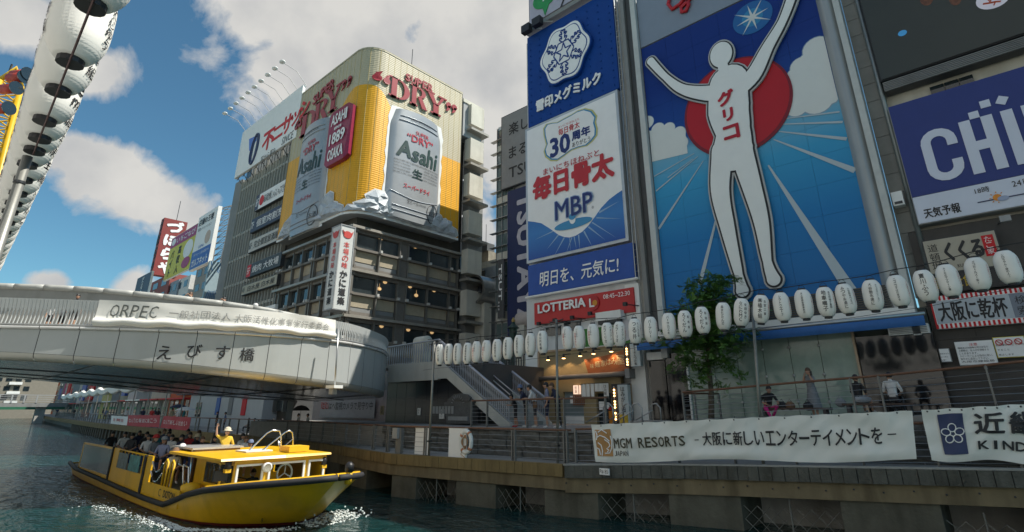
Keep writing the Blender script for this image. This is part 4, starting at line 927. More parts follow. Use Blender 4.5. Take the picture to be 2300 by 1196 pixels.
letters('いちごなび', f_, r_[0] + W * .25, r_[1] - W * .05, r_[3] - H * .2, r_[3] - H * .07, PRINTW, t_, .03, bold=.02); polyb(f_, blob(r_[0] + W * .13, r_[3] - H * .13, W * .08, H * .08), .02, .04, PRINTW, t_, 'berry_mark')
letters('高収入', f_, r_[0] + W * .34, r_[0] + W * .58, r_[2] + H * .04, r_[3] - H * .3, INK, t_, .03, vertical=True, bold=.03); letters('バイト', f_, r_[0] + W * .06, r_[0] + W * .3, r_[2] + H * .04, r_[3] - H * .34, INK, t_, .03, vertical=True, bold=.03)
polyb(f_, blob(r_[1] - W * .2, r_[2] + H * .5, W * .17, H * .2), .02, .04, PRINTW, t_, 'pale_patch'); polyb(f_, blob(r_[1] - W * .2, r_[2] + H * .2, W * .15, H * .12), .025, .045, MAG, t_, 'magenta_patch')
t_, r_, f_ = pxboard('roof_sign', 'tall white roof sign with blue lower band, beside the steel lattice tower', ((445, 491), (492, 462), (466, 589), (426, 610)), 22.8, PRINTW, .5)
W, H = r_[1] - r_[0], r_[3] - r_[2]
MB().fbox(f_, r_[0] + .1, r_[1] - .1, r_[2] + .1, r_[2] + H * .33, .004, .02).build('band', M('band_blue', (.03, .12, .42), .5), t_)
letters('ガルフネット', f_, r_[0] + W * .1, r_[1] - W * .08, r_[2] + H * .04, r_[2] + H * .18, PRINTW, t_, .03, bold=.03); letters('ITでチェーン店を応援する', f_, r_[0] + W * .12, r_[1] - W * .1, r_[2] + H * .23, r_[2] + H * .28, PRINTW, t_, .03)
letters('店舗の王様', f_, r_[0] + W * .08, r_[1] - W * .15, r_[3] - H * .2, r_[3] - H * .07, INK, t_, .03, bold=.02); letters('経営ソリューション', f_, r_[0] + W * .1, r_[1] - W * .2, r_[3] - H * .3, r_[3] - H * .24, INK, t_, .03)
polyb(f_, blob(r_[0] + W * .72, r_[2] + H * .5, W * .14, H * .12), .004, .02, M('peach', (.55, .4, .3), .5), t_, 'peach_patch'); letters('GulfNet', f_, r_[0] + W * .3, r_[0] + W * .6, r_[2] + H * .36, r_[2] + H * .41, M('band_blue'), t_, .03)
# lattice tower
t_ = thing('lattice_tower', 'thin grey steel lattice tower carrying the roof sign', 'tower', PY(510, 610, 25)); mb = MB()
a, b_, c_, d_ = PY(494, 470, 25), PY(521, 462, 25), PY(535, 560, 25), PY(478, 590, 25); e_ = PY(495, 590, 27); g_ = PY(524, 470, 28)
for u_, v_ in ((a, d_), (a, Vector((a.x + .3, a.y, 20))), (b_, c_), (g_, e_), (a, b_), (b_, Vector((b_.x, b_.y, 20))), (d_, c_)): mb.tube([u_, v_], .11, 4)
for i in range(9):
    t0_, t1_ = i / 9, (i + 1) / 9; mb.tube([a.lerp(d_, t0_), b_.lerp(c_, t1_)], .06, 4); mb.tube([b_.lerp(c_, t0_), a.lerp(d_, t1_)], .06, 4); mb.tube([a.lerp(d_, t1_), b_.lerp(c_, t1_)], .05, 4)
mb.build('lattice', TR, t_)
t_ = thing('projecting_sign', 'pale blue projecting sign with sunburst and blue katakana, left of the office block', 'sign', (-74, 24, 17)); XS_ = -74
pb = [(lambda q: (q.y, q.z))(PX(px, py, XS_)) for px, py in ((469, 588), (529, 593), (525, 690), (455, 690))]
y0, y1, z0, z1 = (pb[0][0] + pb[3][0]) / 2, (pb[1][0] + pb[2][0]) / 2, (pb[2][1] + pb[3][1]) / 2, (pb[0][1] + pb[1][1]) / 2
MB().box(XS_ - .5, XS_, y0, y1, z0, z1).build('sign_box', M('sky_panel', (.28, .38, .42), .5), t_); SB = M('shutter_blue', (.02, .13, .35), .5)
letters('シャッター', FX(XS_), lerp(y0, y1, .5), lerp(y0, y1, .95), z0, z1 - .2, SB, t_, .04, vertical=True, bold=.05)
mb = MB(); c_ = (lerp(y0, y1, .22), lerp(z0, z1, .55))
for i in range(40):
    a_ = 2 * math.pi * i / 40; p0, p1 = (c_[0] + 1.0 * math.cos(a_), c_[1] + 1.3 * math.sin(a_)), (c_[0] + 1.9 * math.cos(a_), c_[1] + 2.7 * math.sin(a_))
    if y0 < p1[0] < y1 and z0 < p1[1] < z1: mb.tube([FX(XS_).P(*p0, .01), FX(XS_).P(*p1, .01)], .04, 3)
mb.build('sunburst', SB, t_)
def shed(name, label, cat, pts, Y, dpt, mt, **k):
    r_ = box_of(UVY(Y), *pts); t_ = thing(name, label, cat, ((r_[0] + r_[1]) / 2, Y, 2)); MB().box(r_[0], r_[1], Y, Y + dpt, 2, r_[3]).build('walls', mt, t_); return t_, r_
t_, r_ = pxboard('small_sign', 'small navy sign with white kana just left of the red brown roof', ((308, 617), (336, 622), (332, 665), (303, 665)), 22, M('strip_navy'))[:2]; letters('だるま', FY(22), r_[0] + .5, r_[1] - .5, r_[2], r_[3] - .3, PRINTW, t_, .05, vertical=True, bold=.03)
roofs = [((336, 628), (374, 630), (374, 700), (334, 700), M('roof_redbrown', (.25, .06, .05), .7), 'red brown boxy building under the dark red tower sign'),
         ((372, 640), (395, 632), (395, 700), (372, 700), M('roof_bluegrey', (.22, .25, .29), .6), 'narrow blue grey building with dark windows beside the red brown one'),
         ((392, 628), (420, 628), (420, 700), (392, 700), M('roof_white', (.55, .55, .53), .6), 'small white building with a red oval sign beyond the bridge'),
         ((436, 600), (466, 598), (466, 700), (432, 700), M('roof_grey', (.26, .25, .23), .7), 'grey concrete building below the tall white roof sign')]
for k, (a, b_, c_, d_, mt_, lab) in enumerate(roofs):
    t_, r_ = shed('distant_building', lab, 'building', (a, b_, c_, d_), 34 + k * .3, 6, mt_)
    for j in range(3):
        for i in range(2): MB().fbox(FY(34 + k * .3), lerp(r_[0], r_[1], .15 + .45 * i), lerp(r_[0], r_[1], .4 + .45 * i), r_[3] - 2.2 - 3 * j, r_[3] - .8 - 3 * j, -.02, .05).build('window', GLASS, t_)
    if k == 2: polyb(FY(34 + k * .3), blob(lerp(r_[0], r_[1], .5), r_[3] - 6.6, 2.2, .8), .05, .2, RED, t_, 'oval_sign')

# ================================================================== yellow wheel tower on the near bank side
YEL = M('wheel_yellow', (.62, .38, .01), .45, var=.08); RG = M('gondola_red', (.40, .045, .03), .45, var=.1)
t_ = thing('wheel_tower', 'yellow steel lattice wheel tower with red gondolas at the far left edge', 'tower', PX(-30, 700, -60)); XT = -60
top = PX(48, 195, XT); bot = PX(-120, 850, XT); top2 = PX(0, 180, XT); bot2 = PX(-200, 850, XT)
mb = MB(); rails = ((top, bot), (top2, bot2), (top - Vector((3, 0, 0)), bot - Vector((3, 0, 0))))
for a, b_ in rails: mb.tube([a, b_], .22, 8)
mb.tube([top, (top + top2) / 2 + Vector((0, 0, 1.6)), top2], .22, 8); mb.build('main_rails', YEL, t_, True)
mb = MB(); n_ = 30
for i in range(n_):
    for (a, b_), (c_, d_) in ((rails[0], rails[1]), (rails[0], rails[2])):
        mb.tube([a.lerp(b_, i / n_), c_.lerp(d_, (i + 1) / n_)], .07, 4); mb.tube([c_.lerp(d_, i / n_), a.lerp(b_, (i + 1) / n_)], .07, 4); mb.tube([a.lerp(b_, i / n_), c_.lerp(d_, i / n_)], .06, 4)
mb.build('cross_bracing', YEL, t_)
for px, py in ((38, 175), (20, 200), (3, 245), (46, 168)):
    c_ = PX(px, py, XT + 2); mb = MB(); mb.tube([c_ - Vector((.6, .4, 0)), c_ + Vector((.6, .4, 0))], (.42), 16); g_ = mb.build('gondola', RG, t_, True); MB().tube([c_ + Vector((.6, .4, 0)), c_ + Vector((.66, .44, 0))], .58, 16).build('gondola_window', GLASS, g_)
MB().tube([PX(15, 178, XT), PX(27, 145, XT)], .08, 4).build('antenna', DARK, t_)
# ================================================================== narrow street between the blocks, behind the landing
t_ = thing('street_building', 'old grey street building with water tank behind the staircase', 'building', (-41, 40, 2))
MB().box(-47, -38.7, 40, 50, 2, 18.4).build('walls', CREAM, t_)
for z in (15.6, 12.0, 8.6): MB().box(-47, -38.6, 39.7, 40, z, z + .5).build('ledge', LGREY, t_)
MB().box(-44.6, -39.9, 39.85, 40, 9.4, 14.8).build('dark_shutter', DGREY, t_); MB().box(-43.4, -42.2, 39.8, 40, 16.4, 17.5).build('window', GLASS, t_)
MB().box(-44.4, -41.2, 41, 45, 18.4, 20.0).build('roof_room', M('stained_concrete', (.22, .2, .16), .9, var=.3, stain=.8), t_); MB().box(-42.4, -41.2, 40.8, 42, 20, 20.9).build('tank', DGREY, t_)
MB().tube([(-41.6, 41, 20.9), (-41.6, 41, 23.2)], .04, 4).build('antenna', DARK, t_); MB().tube([(-44.4, 41, 20), (-44.6, 41, 22)], .04, 4).build('antenna', DARK, t_)
t_ = thing('street_building', 'slim pale panelled building right of the pillar with the ring sign', 'building', (-38, 39, 2)); MB().box(-40.3, -36.0, 38.6, 48, 2, 17.2).build('walls', M('pale_panel', (.33, .36, .38), .6, var=.08), t_); MB().box(-40.1, -39.2, 38.5, 38.6, 15.4, 16.9).build('window', GLASS, t_)
c_ = PY(1077, 653, 36); t_ = thing('ring_pillar', 'cream pillar topped by a big metal drum ring enclosing a bell shaped lamp', 'pillar', (c_.x + .2, 36, 2))
MB().box(c_.x - .6, c_.x + .7, 36.0, 37, 2, c_.z - .9).build('shaft', CREAM, t_)
mb = MB(); nn = 28
for ra, rb, y0, y1 in ((1.45, 1.45, 35.2, 37.2), (1.25, 1.25, 37.2, 35.2)): mb.grid(lambda u, v: (c_.x + ra * math.cos(2 * math.pi * u), lerp(y0, y1, v), c_.z + ra * math.sin(2 * math.pi * u)), nn, 1)
mb.grid(lambda u, v: (c_.x + lerp(1.25, 1.45, v) * math.cos(2 * math.pi * u), 35.2, c_.z + lerp(1.25, 1.45, v) * math.sin(2 * math.pi * u)), nn, 1); mb.build('drum', M('drum_metal', (.28, .27, .25), .3, .8, var=.15), t_, True)
MB().grid(lambda u, v: (c_.x + 1.24 * v * math.cos(2 * math.pi * u), 37.0, c_.z + 1.24 * v * math.sin(2 * math.pi * u)), nn, 2).build('drum_back', M('drum_metal'), t_)
MB().lathe([(.05, .5), (.2, .3), (.32, -.1), (.6, -.35)], 14, (c_.x + .1, 36, c_.z)).build('bell_lamp', DARK, t_, True)
# glassy fin building with the tall navy lettering
YT = 34.0; tb_ = thing('fin_building', 'narrow glass and panel building with thin horizontal fins and navy vertical banner', 'building', (-31, 38, 2))
MB().box(-33.3, -24, YT + .3, 46, 2, 29.9).build('core', LGREY, tb_)
GG = glassy('green_glass', (.10, .14, .135), .05, .9)
for j in range(9):
    z = 29.6 - (j + 1) * 2.75
    for i in range(3): MB().box(-33.25 + i * .72, -33.25 + i * .72 + .68, YT + .2, YT + .3, z + (.1 if j % 2 else .9), z + 2.6).build('window', GG, tb_)
    if not j % 2: MB().box(-33.25, -31.1, YT + .18, YT + .3, z + .05, z + .85).build('spandrel', CREAM, tb_)
    for dz in (0, 1.35): MB().box(-33.9, -31.3, YT - .15, YT + .3, z + dz, z + dz + .05).build('fin', STEEL, tb_)
for i in range(4): MB().box(-33.28 + i * .72, -33.22 + i * .72, YT + .1, YT + .3, 2, 29.7).build('mullion', STEEL, tb_)
fT = FY(YT - .3)
t_ = board('billboard', 'grey billboard with dark characters at the top of the fin building', 'billboard', FY(YT), (-32.3, -26.5, 22.6, 30.4), .3, M('billboard_grey', (.25, .245, .24), .6), DARK, .08)
for body, pa, pb, h in (('楽しい', (1143, 293), (1212, 262), 32), ('まるご', (1143, 345), (1212, 312), 32), ('TSUTAYA', (1143, 390), (1290, 352), 28)):
    a, b_ = PY(*pa, YT - .3), PY(*pb, YT - .3); hh = h / 1200 * 48
    n_ = len(body)
    letters(body, fT, a.x, b_.x, a.z - hh / 2, a.z + hh / 2, INK, t_, .02, bold=.02)
t_ = board('vertical_banner', 'tall navy vertical banner with huge sideways white letters beside the blue snowflake sign', 'banner', FY(YT - .1), (-31.45, -28.2, 8.6, 22.2), .2, NAVY, NAVY, .01)
letters('TSUTAYA', fT, -30.3, -28.35, 9.0, 21.7, M('pale_letter', (.5, .48, .52), .5), t_, .02, rot=True, bold=.06)
t_ = board('small_vertical_sign', 'small dark vertical sign with sideways letters left of the navy banner', 'sign', FY(YT - .3), (-32.4, -31.7, 10.5, 15.8), .25, DGREY, STEEL, .03); letters('TSUT...', FY(YT - .55), -32.25, -31.85, 11.2, 15.3, PRINTW, t_, .02, rot=True, bold=.04)
# street lantern post between stair and shop, second cowl, rail behind the stair
q = PY(1153, 750, 26); t_ = thing('street_lamp', 'old style green and gold street lamp behind the hanging lanterns', 'street lamp', (q.x, 26, 2.4))
GR = M('lamp_green', (.02, .05, .04), .4, .4)
MB().tube([(q.x, 26, 2.4), (q.x, 26, q.z - .6)], [.12, .07], 8).build('post', GR, t_); MB().lathe([(.2, -.6), (.28, .3), (.42, .35), (.15, .62), (.03, .9)], 8, (q.x, 26, q.z)).build('lantern_head', GR, t_); MB().lathe([(.19, -.5), (.25, .28)], 8, (q.x + .0, 25.99, q.z)).build('lamp_glass', M('frost', (.4, .42, .4), .3), t_)
MB().lathe([(.1, 0), (.13, .12), (.03, .3)], 8, (q.x, 26, q.z + .75)).build('finial', M('gilt', (.45, .33, .12), .35, .7), t_)
q = PY(1172, 718, 27); t_ = thing('vent_cowl', 'rounded pink grey vent duct beside the white shop wall', 'vent', (q.x, 27, 2.4)); MB().box(q.x - .5, q.x + .2, 27, 27.8, 2.4, q.z).build('duct', CREAM, t_); mb = MB(); mb.tube([(q.x - .55, 27.4, q.z), (q.x + .8, 27.4, q.z)], .55, 14); mb.build('hood', M('cowl_pink', (.42, .37, .34), .5), t_, True)
t_ = thing('street_fence', 'dark slatted street railing behind the staircase', 'fence', (-24, 24.5, 5)); a, b_ = PY(1130, 815, 24.6), PY(1190, 838, 24.6)
MB().box(-27, -20.9, 24.6, 24.75, 2.4, a.z - .6).build('low_wall', MGREY, t_); MB().box(-27, -20.9, 24.62, 24.7, a.z + .35, a.z + .42).build('top_rail', DARK, t_)
for i in range(30): MB().box(-26.9 + i * .2, -26.9 + i * .2 + .05, 24.64, 24.68, a.z - .6, a.z + .36).build('bar', DARK, t_)

# ================================================================== white shop building with stacked signs
Y2 = 24.0; uv = UVY(Y2); f2 = FY(Y2)
lb = thing('shop_building', 'white painted corner building stacked with large signs above a small noodle shop', 'building', (-17, 28, 2.4))
MB().box(-20.95, -13.3, Y2 + .45, 40, 2.4, 28).build('core', LGREY, lb)
MB().box(-20.9, -13.45, Y2 + .1, Y2 + .45, 6.0, 9.5).build('front_wall', LGREY, lb)
MB().box(-13.45, -13.05, Y2 + .2, 40, 2.4, 27.5).build('side_pier', CONC, lb)
MB().box(-20.95, -19.9, Y2, Y2 + .5, 2.4, 6.2).build('left_pier', WHITE, lb); MB().box(-14.1, -13.3, Y2, Y2 + .5, 2.4, 9.2).build('right_pier', WHITE, lb)
mb = MB()                                                   # ladder and cable tray beside the signs
for x in (-13.35, -13.15): mb.tube([(x, Y2 - .1, 9.3), (x, Y2 - .1, 27)], .03, 5)
mb.build('ladder_rails', STEEL, lb); 
for i in range(46): MB().tube([(-13.35, Y2 - .1, 9.4 + i * .38), (-13.15, Y2 - .1, 9.4 + i * .38)], .02, 4).build('ladder_rung', STEEL, lb)
MB().box(-12.98, -12.75, Y2 - .1, Y2 + .5, 6.5, 27).build('drain_strip', MGREY, lb)
# blue snowflake sign
t_ = board('snowflake_sign', 'tall blue sign with white snowflake emblem and white lettering', 'sign', FY(Y2 + .3), (-20.5, -13.5, 20.8, 28.0), .3, M('deep_blue', (.004, .05, .25), .6, var=.08, spec=.25), M('deep_blue'), .01)
mb = MB()
for i in range(9):
    for j in range(13):
        if (i, j) != (4, 6): mb.ell((-20.2 + i * .8, Y2 - .02, 21.1 + j * .52), (.05, .05, .05), 6, 4)
mb.build('bolt_heads', M('deep_blue'), t_)['kind'] = 'stuff'
cx_, cz_ = uv((1273, 122)); rx_, rz_ = uv((1331, 122))[0] - cx_, (uv((1273, 58))[1] - uv((1273, 188))[1]) / 2
wav = lambda k: [(cx_ + rx_ * k * (1 + .07 * math.cos(6 * a_ + .3)) * math.cos(a_), cz_ + rz_ * k * (1 + .07 * math.cos(6 * a_ + .3)) * math.sin(a_)) for a_ in [2 * math.pi * i / 60 for i in range(60)]]
polyb(f2, wav(1.0), .02, .25, M('deep_blue'), t_, 'emblem_back'); polyb(f2, wav(.95), .25, .3, PRINTW, t_, 'emblem_rim'); polyb(f2, wav(.87), .3, .31, M('deep_blue'), t_, 'emblem_line'); polyb(f2, wav(.84), .31, .33, PRINTW, t_, 'emblem_plate')
mb = MB(); LW = .045
def seg(a, b): mb.tube([f2.P(a[0], a[1], .34), f2.P(b[0], b[1], .34)], LW, 4)
for k in range(6):
    a_ = math.pi / 2 + k * math.pi / 3; e = lambda r, t: (cx_ + rx_ * (r * math.cos(a_) - t * math.sin(a_)), cz_ + rz_ * (r * math.sin(a_) + t * math.cos(a_)))
    for sg in (-1, 1):
        pts = [(.36, .05), (.48, .16), (.53, .12), (.47, .06), (.56, .06), (.64, .16), (.68, .12), (.62, .05), (.7, .05), (.74, .1), (.78, .05), (.74, 0)]
        for p, q in zip(pts, pts[1:]): seg(e(p[0], p[1] * sg), e(q[0], q[1] * sg))
    seg(e(.36, -.2), e(.36, .2))
star = [(cx_ + rx_ * r_ * math.cos(math.pi / 2 + i * math.pi / 5), cz_ + rz_ * r_ * math.sin(math.pi / 2 + i * math.pi / 5)) for i in range(10) for r_ in ((.32 if i % 2 == 0 else .13),)]
for i in range(10): seg(star[i], star[(i + 1) % 10])
mb.build('snowflake', M('deep_blue'), t_)
a, b_ = uv((1206, 240)), uv((1352, 180)); letters('雪印メグミルク', f2, a[0], b_[0], a[1] - .5, a[1] + .38, PRINTW, t_, .05, bold=.04, ext=.06)
# part of another sign above it and two floodlights
t_ = board('top_sign', 'pale lilac sign with part of a green speech bubble above the snowflake sign', 'sign', FY(Y2 + .3), (-20.3, -13.5, 28.9, 34), .3, M('lilac', (.42, .40, .48), .5), DARK, .05)
c_ = uv((1225, 2)); polyb(f2, blob(c_[0], c_[1] + .3, 1.1, .85), .01, .05, M('chat_green', (.02, .27, .07), .5), t_, 'green_bubble'); polyb(f2, [(c_[0] - .3, c_[1] - .3), (c_[0] + .45, c_[1] - .3), (c_[0] - .05, c_[1] - 1.25)], .012, .052, M('chat_green'), t_, 'bubble_tail'); letters('ロ', f2, c_[0] - .2, c_[0] + .55, c_[1], c_[1] + .6, PRINTW, t_, .06)
letters('/', f2, *sorted((uv((1258, 18))[0], uv((1275, 0))[0])), uv((1258, 18))[1], uv((1258, 0))[1] + .2, INK, t_, .03)
MB().box(-20.5, -13.6, Y2 - .3, Y2 + .3, 28.2, 28.5).build('walkway', MGREY, t_)
for i, (px, py, lab) in enumerate(((1183, 66, 'left floodlight at the top corner of the snowflake sign'), (1207, 50, 'right floodlight at the top corner of the snowflake sign'))):
    q = PY(px, py, Y2 - .8); fl = thing('floodlight', lab, 'floodlight', q); MB().box(q.x - .35, q.x + .35, q.y - .2, q.y + .2, q.z - .3, q.z + .3).build('lamp_head', BLACK, fl); MB().tube([(q.x, q.y, q.z), (q.x + .7, Y2, q.z + .2)], .05, 5).build('arm', STEEL, fl)
# white billboard with the bowl artwork
r_ = (-20.7, -13.6, 11.5, 20.7)
t_ = board('milk_billboard', 'big white billboard with red characters and blue rayed bowl in a grey frame', 'billboard', FY(Y2 + .25), r_, .35, PRINTW, M('frame_alu', (.5, .52, .53), .4, .4), .16)
f3 = FY(Y2 - .1); uv3 = UVY(Y2 - .1); P3_ = lambda pts: [uv3(p) for p in pts]
BB = M('bowl_blue', (.02, .11, .40), .5, var=0)
nt_ = BB.node_tree; b_ = nt_.nodes['Principled BSDF']; g_ = nt_.nodes.new('ShaderNodeNewGeometry'); sx_ = nt_.nodes.new('ShaderNodeSeparateXYZ'); rr_ = nt_.nodes.new('ShaderNodeMapRange'); cr_ = nt_.nodes.new('ShaderNodeValToRGB')
nt_.links.new(g_.outputs['Position'], sx_.inputs[0]); nt_.links.new(sx_.outputs['Z'], rr_.inputs[0]); rr_.inputs[1].default_value = 11.5; rr_.inputs[2].default_value = 16.5; nt_.links.new(rr_.outputs[0], cr_.inputs[0]); nt_.links.new(cr_.outputs[0], b_.inputs['Base Color'])
cr_.color_ramp.elements[0].color = (.012, .07, .33, 1); cr_.color_ramp.elements[1].color = (.015, .05, .25, 1); e_ = cr_.color_ramp.elements.new(.35); e_.color = (.04, .2, .5, 1)
edge = [(1184, 498), (1200, 499), (1216, 502), (1232, 512), (1245, 521), (1256, 529), (1268, 533), (1280, 534), (1293, 530), (1308, 521), (1322, 507), (1336, 488), (1350, 468), (1368, 449), (1385, 436), (1400, 427)]
ep = P3_(edge); ep[0] = (r_[0] + .16, ep[0][1]); ep[-1] = (r_[1] - .16, ep[-1][1]); mb = MB()
for p, q in zip(ep, ep[1:]): mb.quad(f3.P(p[0], r_[2] + .16, .01), f3.P(q[0], r_[2] + .16, .01), f3.P(*q, .01), f3.P(*p, .01))
mb.build('bowl_field', BB, t_)
RAY = M('ray_pale', (.28, .42, .58), .5, var=0)
for (a, b_, wd) in (((1290, 532), (1295, 560), 3), ((1285, 534), (1272, 570), 3), ((1300, 528), (1303, 562), 4), ((1312, 520), (1330, 553), 4), ((1322, 510), (1360, 540), 4), ((1330, 500), (1385, 535), 3), ((1268, 534), (1245, 576), 4), ((1255, 528), (1228, 562), 4), ((1243, 520), (1200, 540), 3), ((1340, 490), (1398, 492), 3), ((1346, 478), (1392, 452), 5), ((1280, 535), (1282, 568), 2)):
    p, q = uv3(a), uv3(b_); d_ = Vector((q[0] - p[0], q[1] - p[1])).normalized(); n_ = Vector((-d_.y, d_.x)) * wd * .012
    mb = MB(); mb.add([f3.P(p[0] + n_.x, p[1] + n_.y, .02), f3.P(p[0] - n_.x, p[1] - n_.y, .02), f3.P(*q, .02)], [(0, 1, 2)]); mb.build('ray', RAY, t_)
CYB = M('cyan_print', (.05, .26, .48), .5, var=0)
a, b_ = uv3((1246, 510)), uv3((1331, 490)); cu, cv = (a[0] + b_[0]) / 2, uv3((1289, 503))[1]
polyb(f3, blob(cu, cv, (b_[0] - a[0]) / 2, .28), .03, .04, CYB, t_, 'milk_surface')
c_ = uv3((1287, 493)); polyb(f3, blob(c_[0], c_[1], .22, .3), .05, .06, PRINTW, t_, 'drop'); polyb(f3, blob(c_[0], c_[1] + .15, .24, .2), .065, .07, CYB, t_, 'drop_top')
bub = P3_([(1223, 305), (1222, 290), (1228, 280), (1240, 277), (1252, 276), (1266, 268), (1285, 258), (1298, 250), (1314, 245), (1330, 249), (1340, 262), (1337, 275), (1341, 290), (1340, 305), (1330, 318), (1318, 328), (1300, 332), (1284, 338), (1268, 350), (1252, 361), (1238, 361), (1226, 352), (1223, 340), (1228, 325)])
bc = (sum(p[0] for p in bub) / len(bub), sum(p[1] for p in bub) / len(bub)); scl = lambda k: [(bc[0] + (p[0] - bc[0]) * k, bc[1] + (p[1] - bc[1]) * k) for p in bub]
polyb(f3, scl(1.03), .01, .02, M('pale_yellow', (.55, .52, .18), .5), t_, 'bubble_outer'); polyb(f3, scl(.98), .02, .03, CYB, t_, 'bubble_ring'); polyb(f3, scl(.93), .03, .04, PRINTW, t_, 'bubble_fill')
def pxl(body, xa, ya, xb, yb, h, mt, off=.05, **k):      # letters along a picture baseline: left and right centre points and height
    a, b_ = uv3((xa, ya)), uv3((xb, yb)); zc = (a[1] + b_[1]) / 2; hh = (uv3((xa, ya - h / 2))[1] - uv3((xa, ya + h / 2))[1]) / 2
    return letters(body, f3, a[0], b_[0], zc - hh, zc + hh, mt, t_, off, **k)
REDP = M('red_character', (.5, .025, .03), .45, var=.04); NB = M('navy_character', (.015, .03, .15), .45, var=.04)
pxl('毎日骨太', 1255, 298, 1303, 281, 15, REDP, bold=.02); pxl('まいにちほねぶと', 1255, 285, 1302, 270, 5, REDP)
pxl('30', 1236, 333, 1282, 321, 44, NB, bold=.07); pxl('周年', 1285, 306, 1327, 294, 22, NB, bold=.05); pxl('ありがとう', 1286, 325, 1327, 314, 11, INK, bold=.01)
pxl('まいにちほねぶと', 1221, 388, 1347, 343, 14, REDP, bold=.01); pxl('毎日骨太', 1197, 418, 1381, 378, 54, REDP, bold=.05)
pxl('MBP', 1246, 472, 1335, 455, 46, M('mbp_halo', (.3, .42, .6), .5), off=.05, bold=.06); pxl('MBP', 1248, 472, 1333, 455, 42, NB, off=.07, bold=.02); pxl('®', 1330, 467, 1335, 466, 6, INK)
# calligraphy board
t_ = board('slogan_board', 'long blue board with white brush calligraphy under the white billboard', 'sign', FY(Y2 + .2), (-20.6, -13.4, 9.5, 11.35), .3, M('board_blue', (.012, .07, .33), .5), M('board_blue'), .02)
pxl('明日を、元気に!', 1213, 627, 1391, 596, 34, PRINTW, bold=.015, shear=.1); MB().tube([(-20.75, Y2 - .15, 9.4), (-13.2, Y2 - .15, 9.4)], .07, 6).build('trough', WHITE, t_)
# red burger shop sign
r_ = (-20.15, -13.55, 7.75, 9.0) 
t_ = board('red_shop_sign', 'long red sign with white capitals and opening hours', 'sign', FY(Y2 + .15), r_, .25, M('bright_red', (.5, .02, .02), .45, var=.05), M('bright_red'), .02)
pxl('LOTTERIA', 1210, 693, 1317, 682, 20, PRINTW, bold=.04, ext=.05); pxl('08:45~22:30', 1356, 668, 1416, 658, 10, PRINTW, bold=.01)
c_ = uv3((1334, 681)); polyb(f3, blob(c_[0], c_[1], .36, .4), .03, .07, M('logo_crimson', (.42, .01, .015), .4), t_, 'logo_tile'); letters('L', f3, c_[0] - .25, c_[0] + .08, c_[1] - .22, c_[1] + .25, PRINTW, t_, .08, bold=.05); polyb(f3, blob(c_[0] + .12, c_[1] - .02, .15, .15), .09, .1, M('logo_orange', (.6, .25, .01), .4), t_, 'logo_dot')
for i, (px, py) in enumerate(((1210, 728), (1246, 720), (1285, 714), (1325, 705), (1404, 684))):
    q = PY(px, py, Y2 - .6); fl = thing('spot_lamp', 'small black spot lamp under the red shop sign, ' + ('leftmost', 'second from left', 'third from left', 'fourth from left', 'rightmost')[i], 'spot lamp', q, 'spot lamps under the red sign'); MB().box(q.x - .1, q.x + .1, q.y - .08, q.y + .08, q.z - .08, q.z + .1).build('lamp_head', BLACK, fl); MB().tube([q, (q.x + .45, Y2, q.z - .05)], .025, 4).build('arm', BLACK, fl)
for a, b_ in (((1225, 737), (1258, 752)), ((1266, 726), (1303, 742))):
    p, q = uv(a), uv(b_); MB().fbox(f2, p[0], q[0], q[1], p[1], -.1, -.02).build('window', GLASS, lb); MB().fbox(f2, p[0] - .06, q[0] + .06, p[1], p[1] + .06, -.1, .03).build('window_frame', GREYP, lb)
q = PY(1366, 705, Y2 - .4); MB().box(q.x - .75, q.x + .75, Y2 - .45, Y2 + .1, q.z - .32, q.z + .12).build('vent_hood', WHITE, lb); MB().box(q.x - .65, q.x + .65, Y2 - .4, Y2 + .1, q.z - .5, q.z - .32).build('vent_mouth', DARK, lb)
t_ = board('green_sign', 'green sign with a white disc, mostly hidden behind the paper lanterns', 'sign', FY(Y2 + .1), box_of(uv, (1313, 742), (1420, 722), (1415, 768), (1308, 788)), .2, M('sign_green', (.03, .17, .02), .5), WHITE, .04)
c_ = uv3((1403, 742)); polyb(f3, blob(c_[0], c_[1], .55, .55), .01, .03, M('disc_white', (.5, .5, .52), .5), t_, 'disc'); pxl('リ', 1345, 757, 1352, 755, 22, INK, bold=.03)
# noodle shop front
SAND = M('sand_plaster', (.30, .24, .13), .85, var=.1, vs=2, bump=.15, bs=30); SALM = M('salmon_trim', (.45, .33, .22), .7)
r_ = box_of(uv, (1217, 800), (1414, 778), (1428, 840), (1220, 856)); zaw = r_[2]
MB().fbox(f2, -19.9, -14.0, zaw, 6.15, -.3, .0).build('fascia', SAND, lb); MB().fbox(f2, -19.95, -14.0, 6.15, 6.25, -.2, .06).build('trim', SALM, lb); MB().fbox(f2, -20.0, -19.88, 3.6, 6.2, -.2, .06).build('trim', SALM, lb)
MB().fbox(f2, -19.9, -18.3, 2.4, zaw, -.3, .0).build('shop_wall', SAND, lb); MB().fbox(f2, -17.0, -16.2, 2.4, zaw, -.3, .0).build('shop_wall', SAND, lb); MB().fbox(f2, -18.3, -17.0, 4.0, zaw, -.3, 0).build('shop_wall', SAND, lb); MB().fbox(f2, -18.3, -17.0, 2.4, 2.8, -.3, .0).build('shop_wall', WHITE, lb)
MB().fbox(f2, -18.3, -17.0, 2.8, 4.0, -.25, -.15).build('shop_window', glassy('pale_shop_glass', (.2, .25, .26), .1), lb); MB().fbox(f2, -16.2, -14.7, 3.9, zaw, -.3, 0).build('shop_wall', SAND, lb)
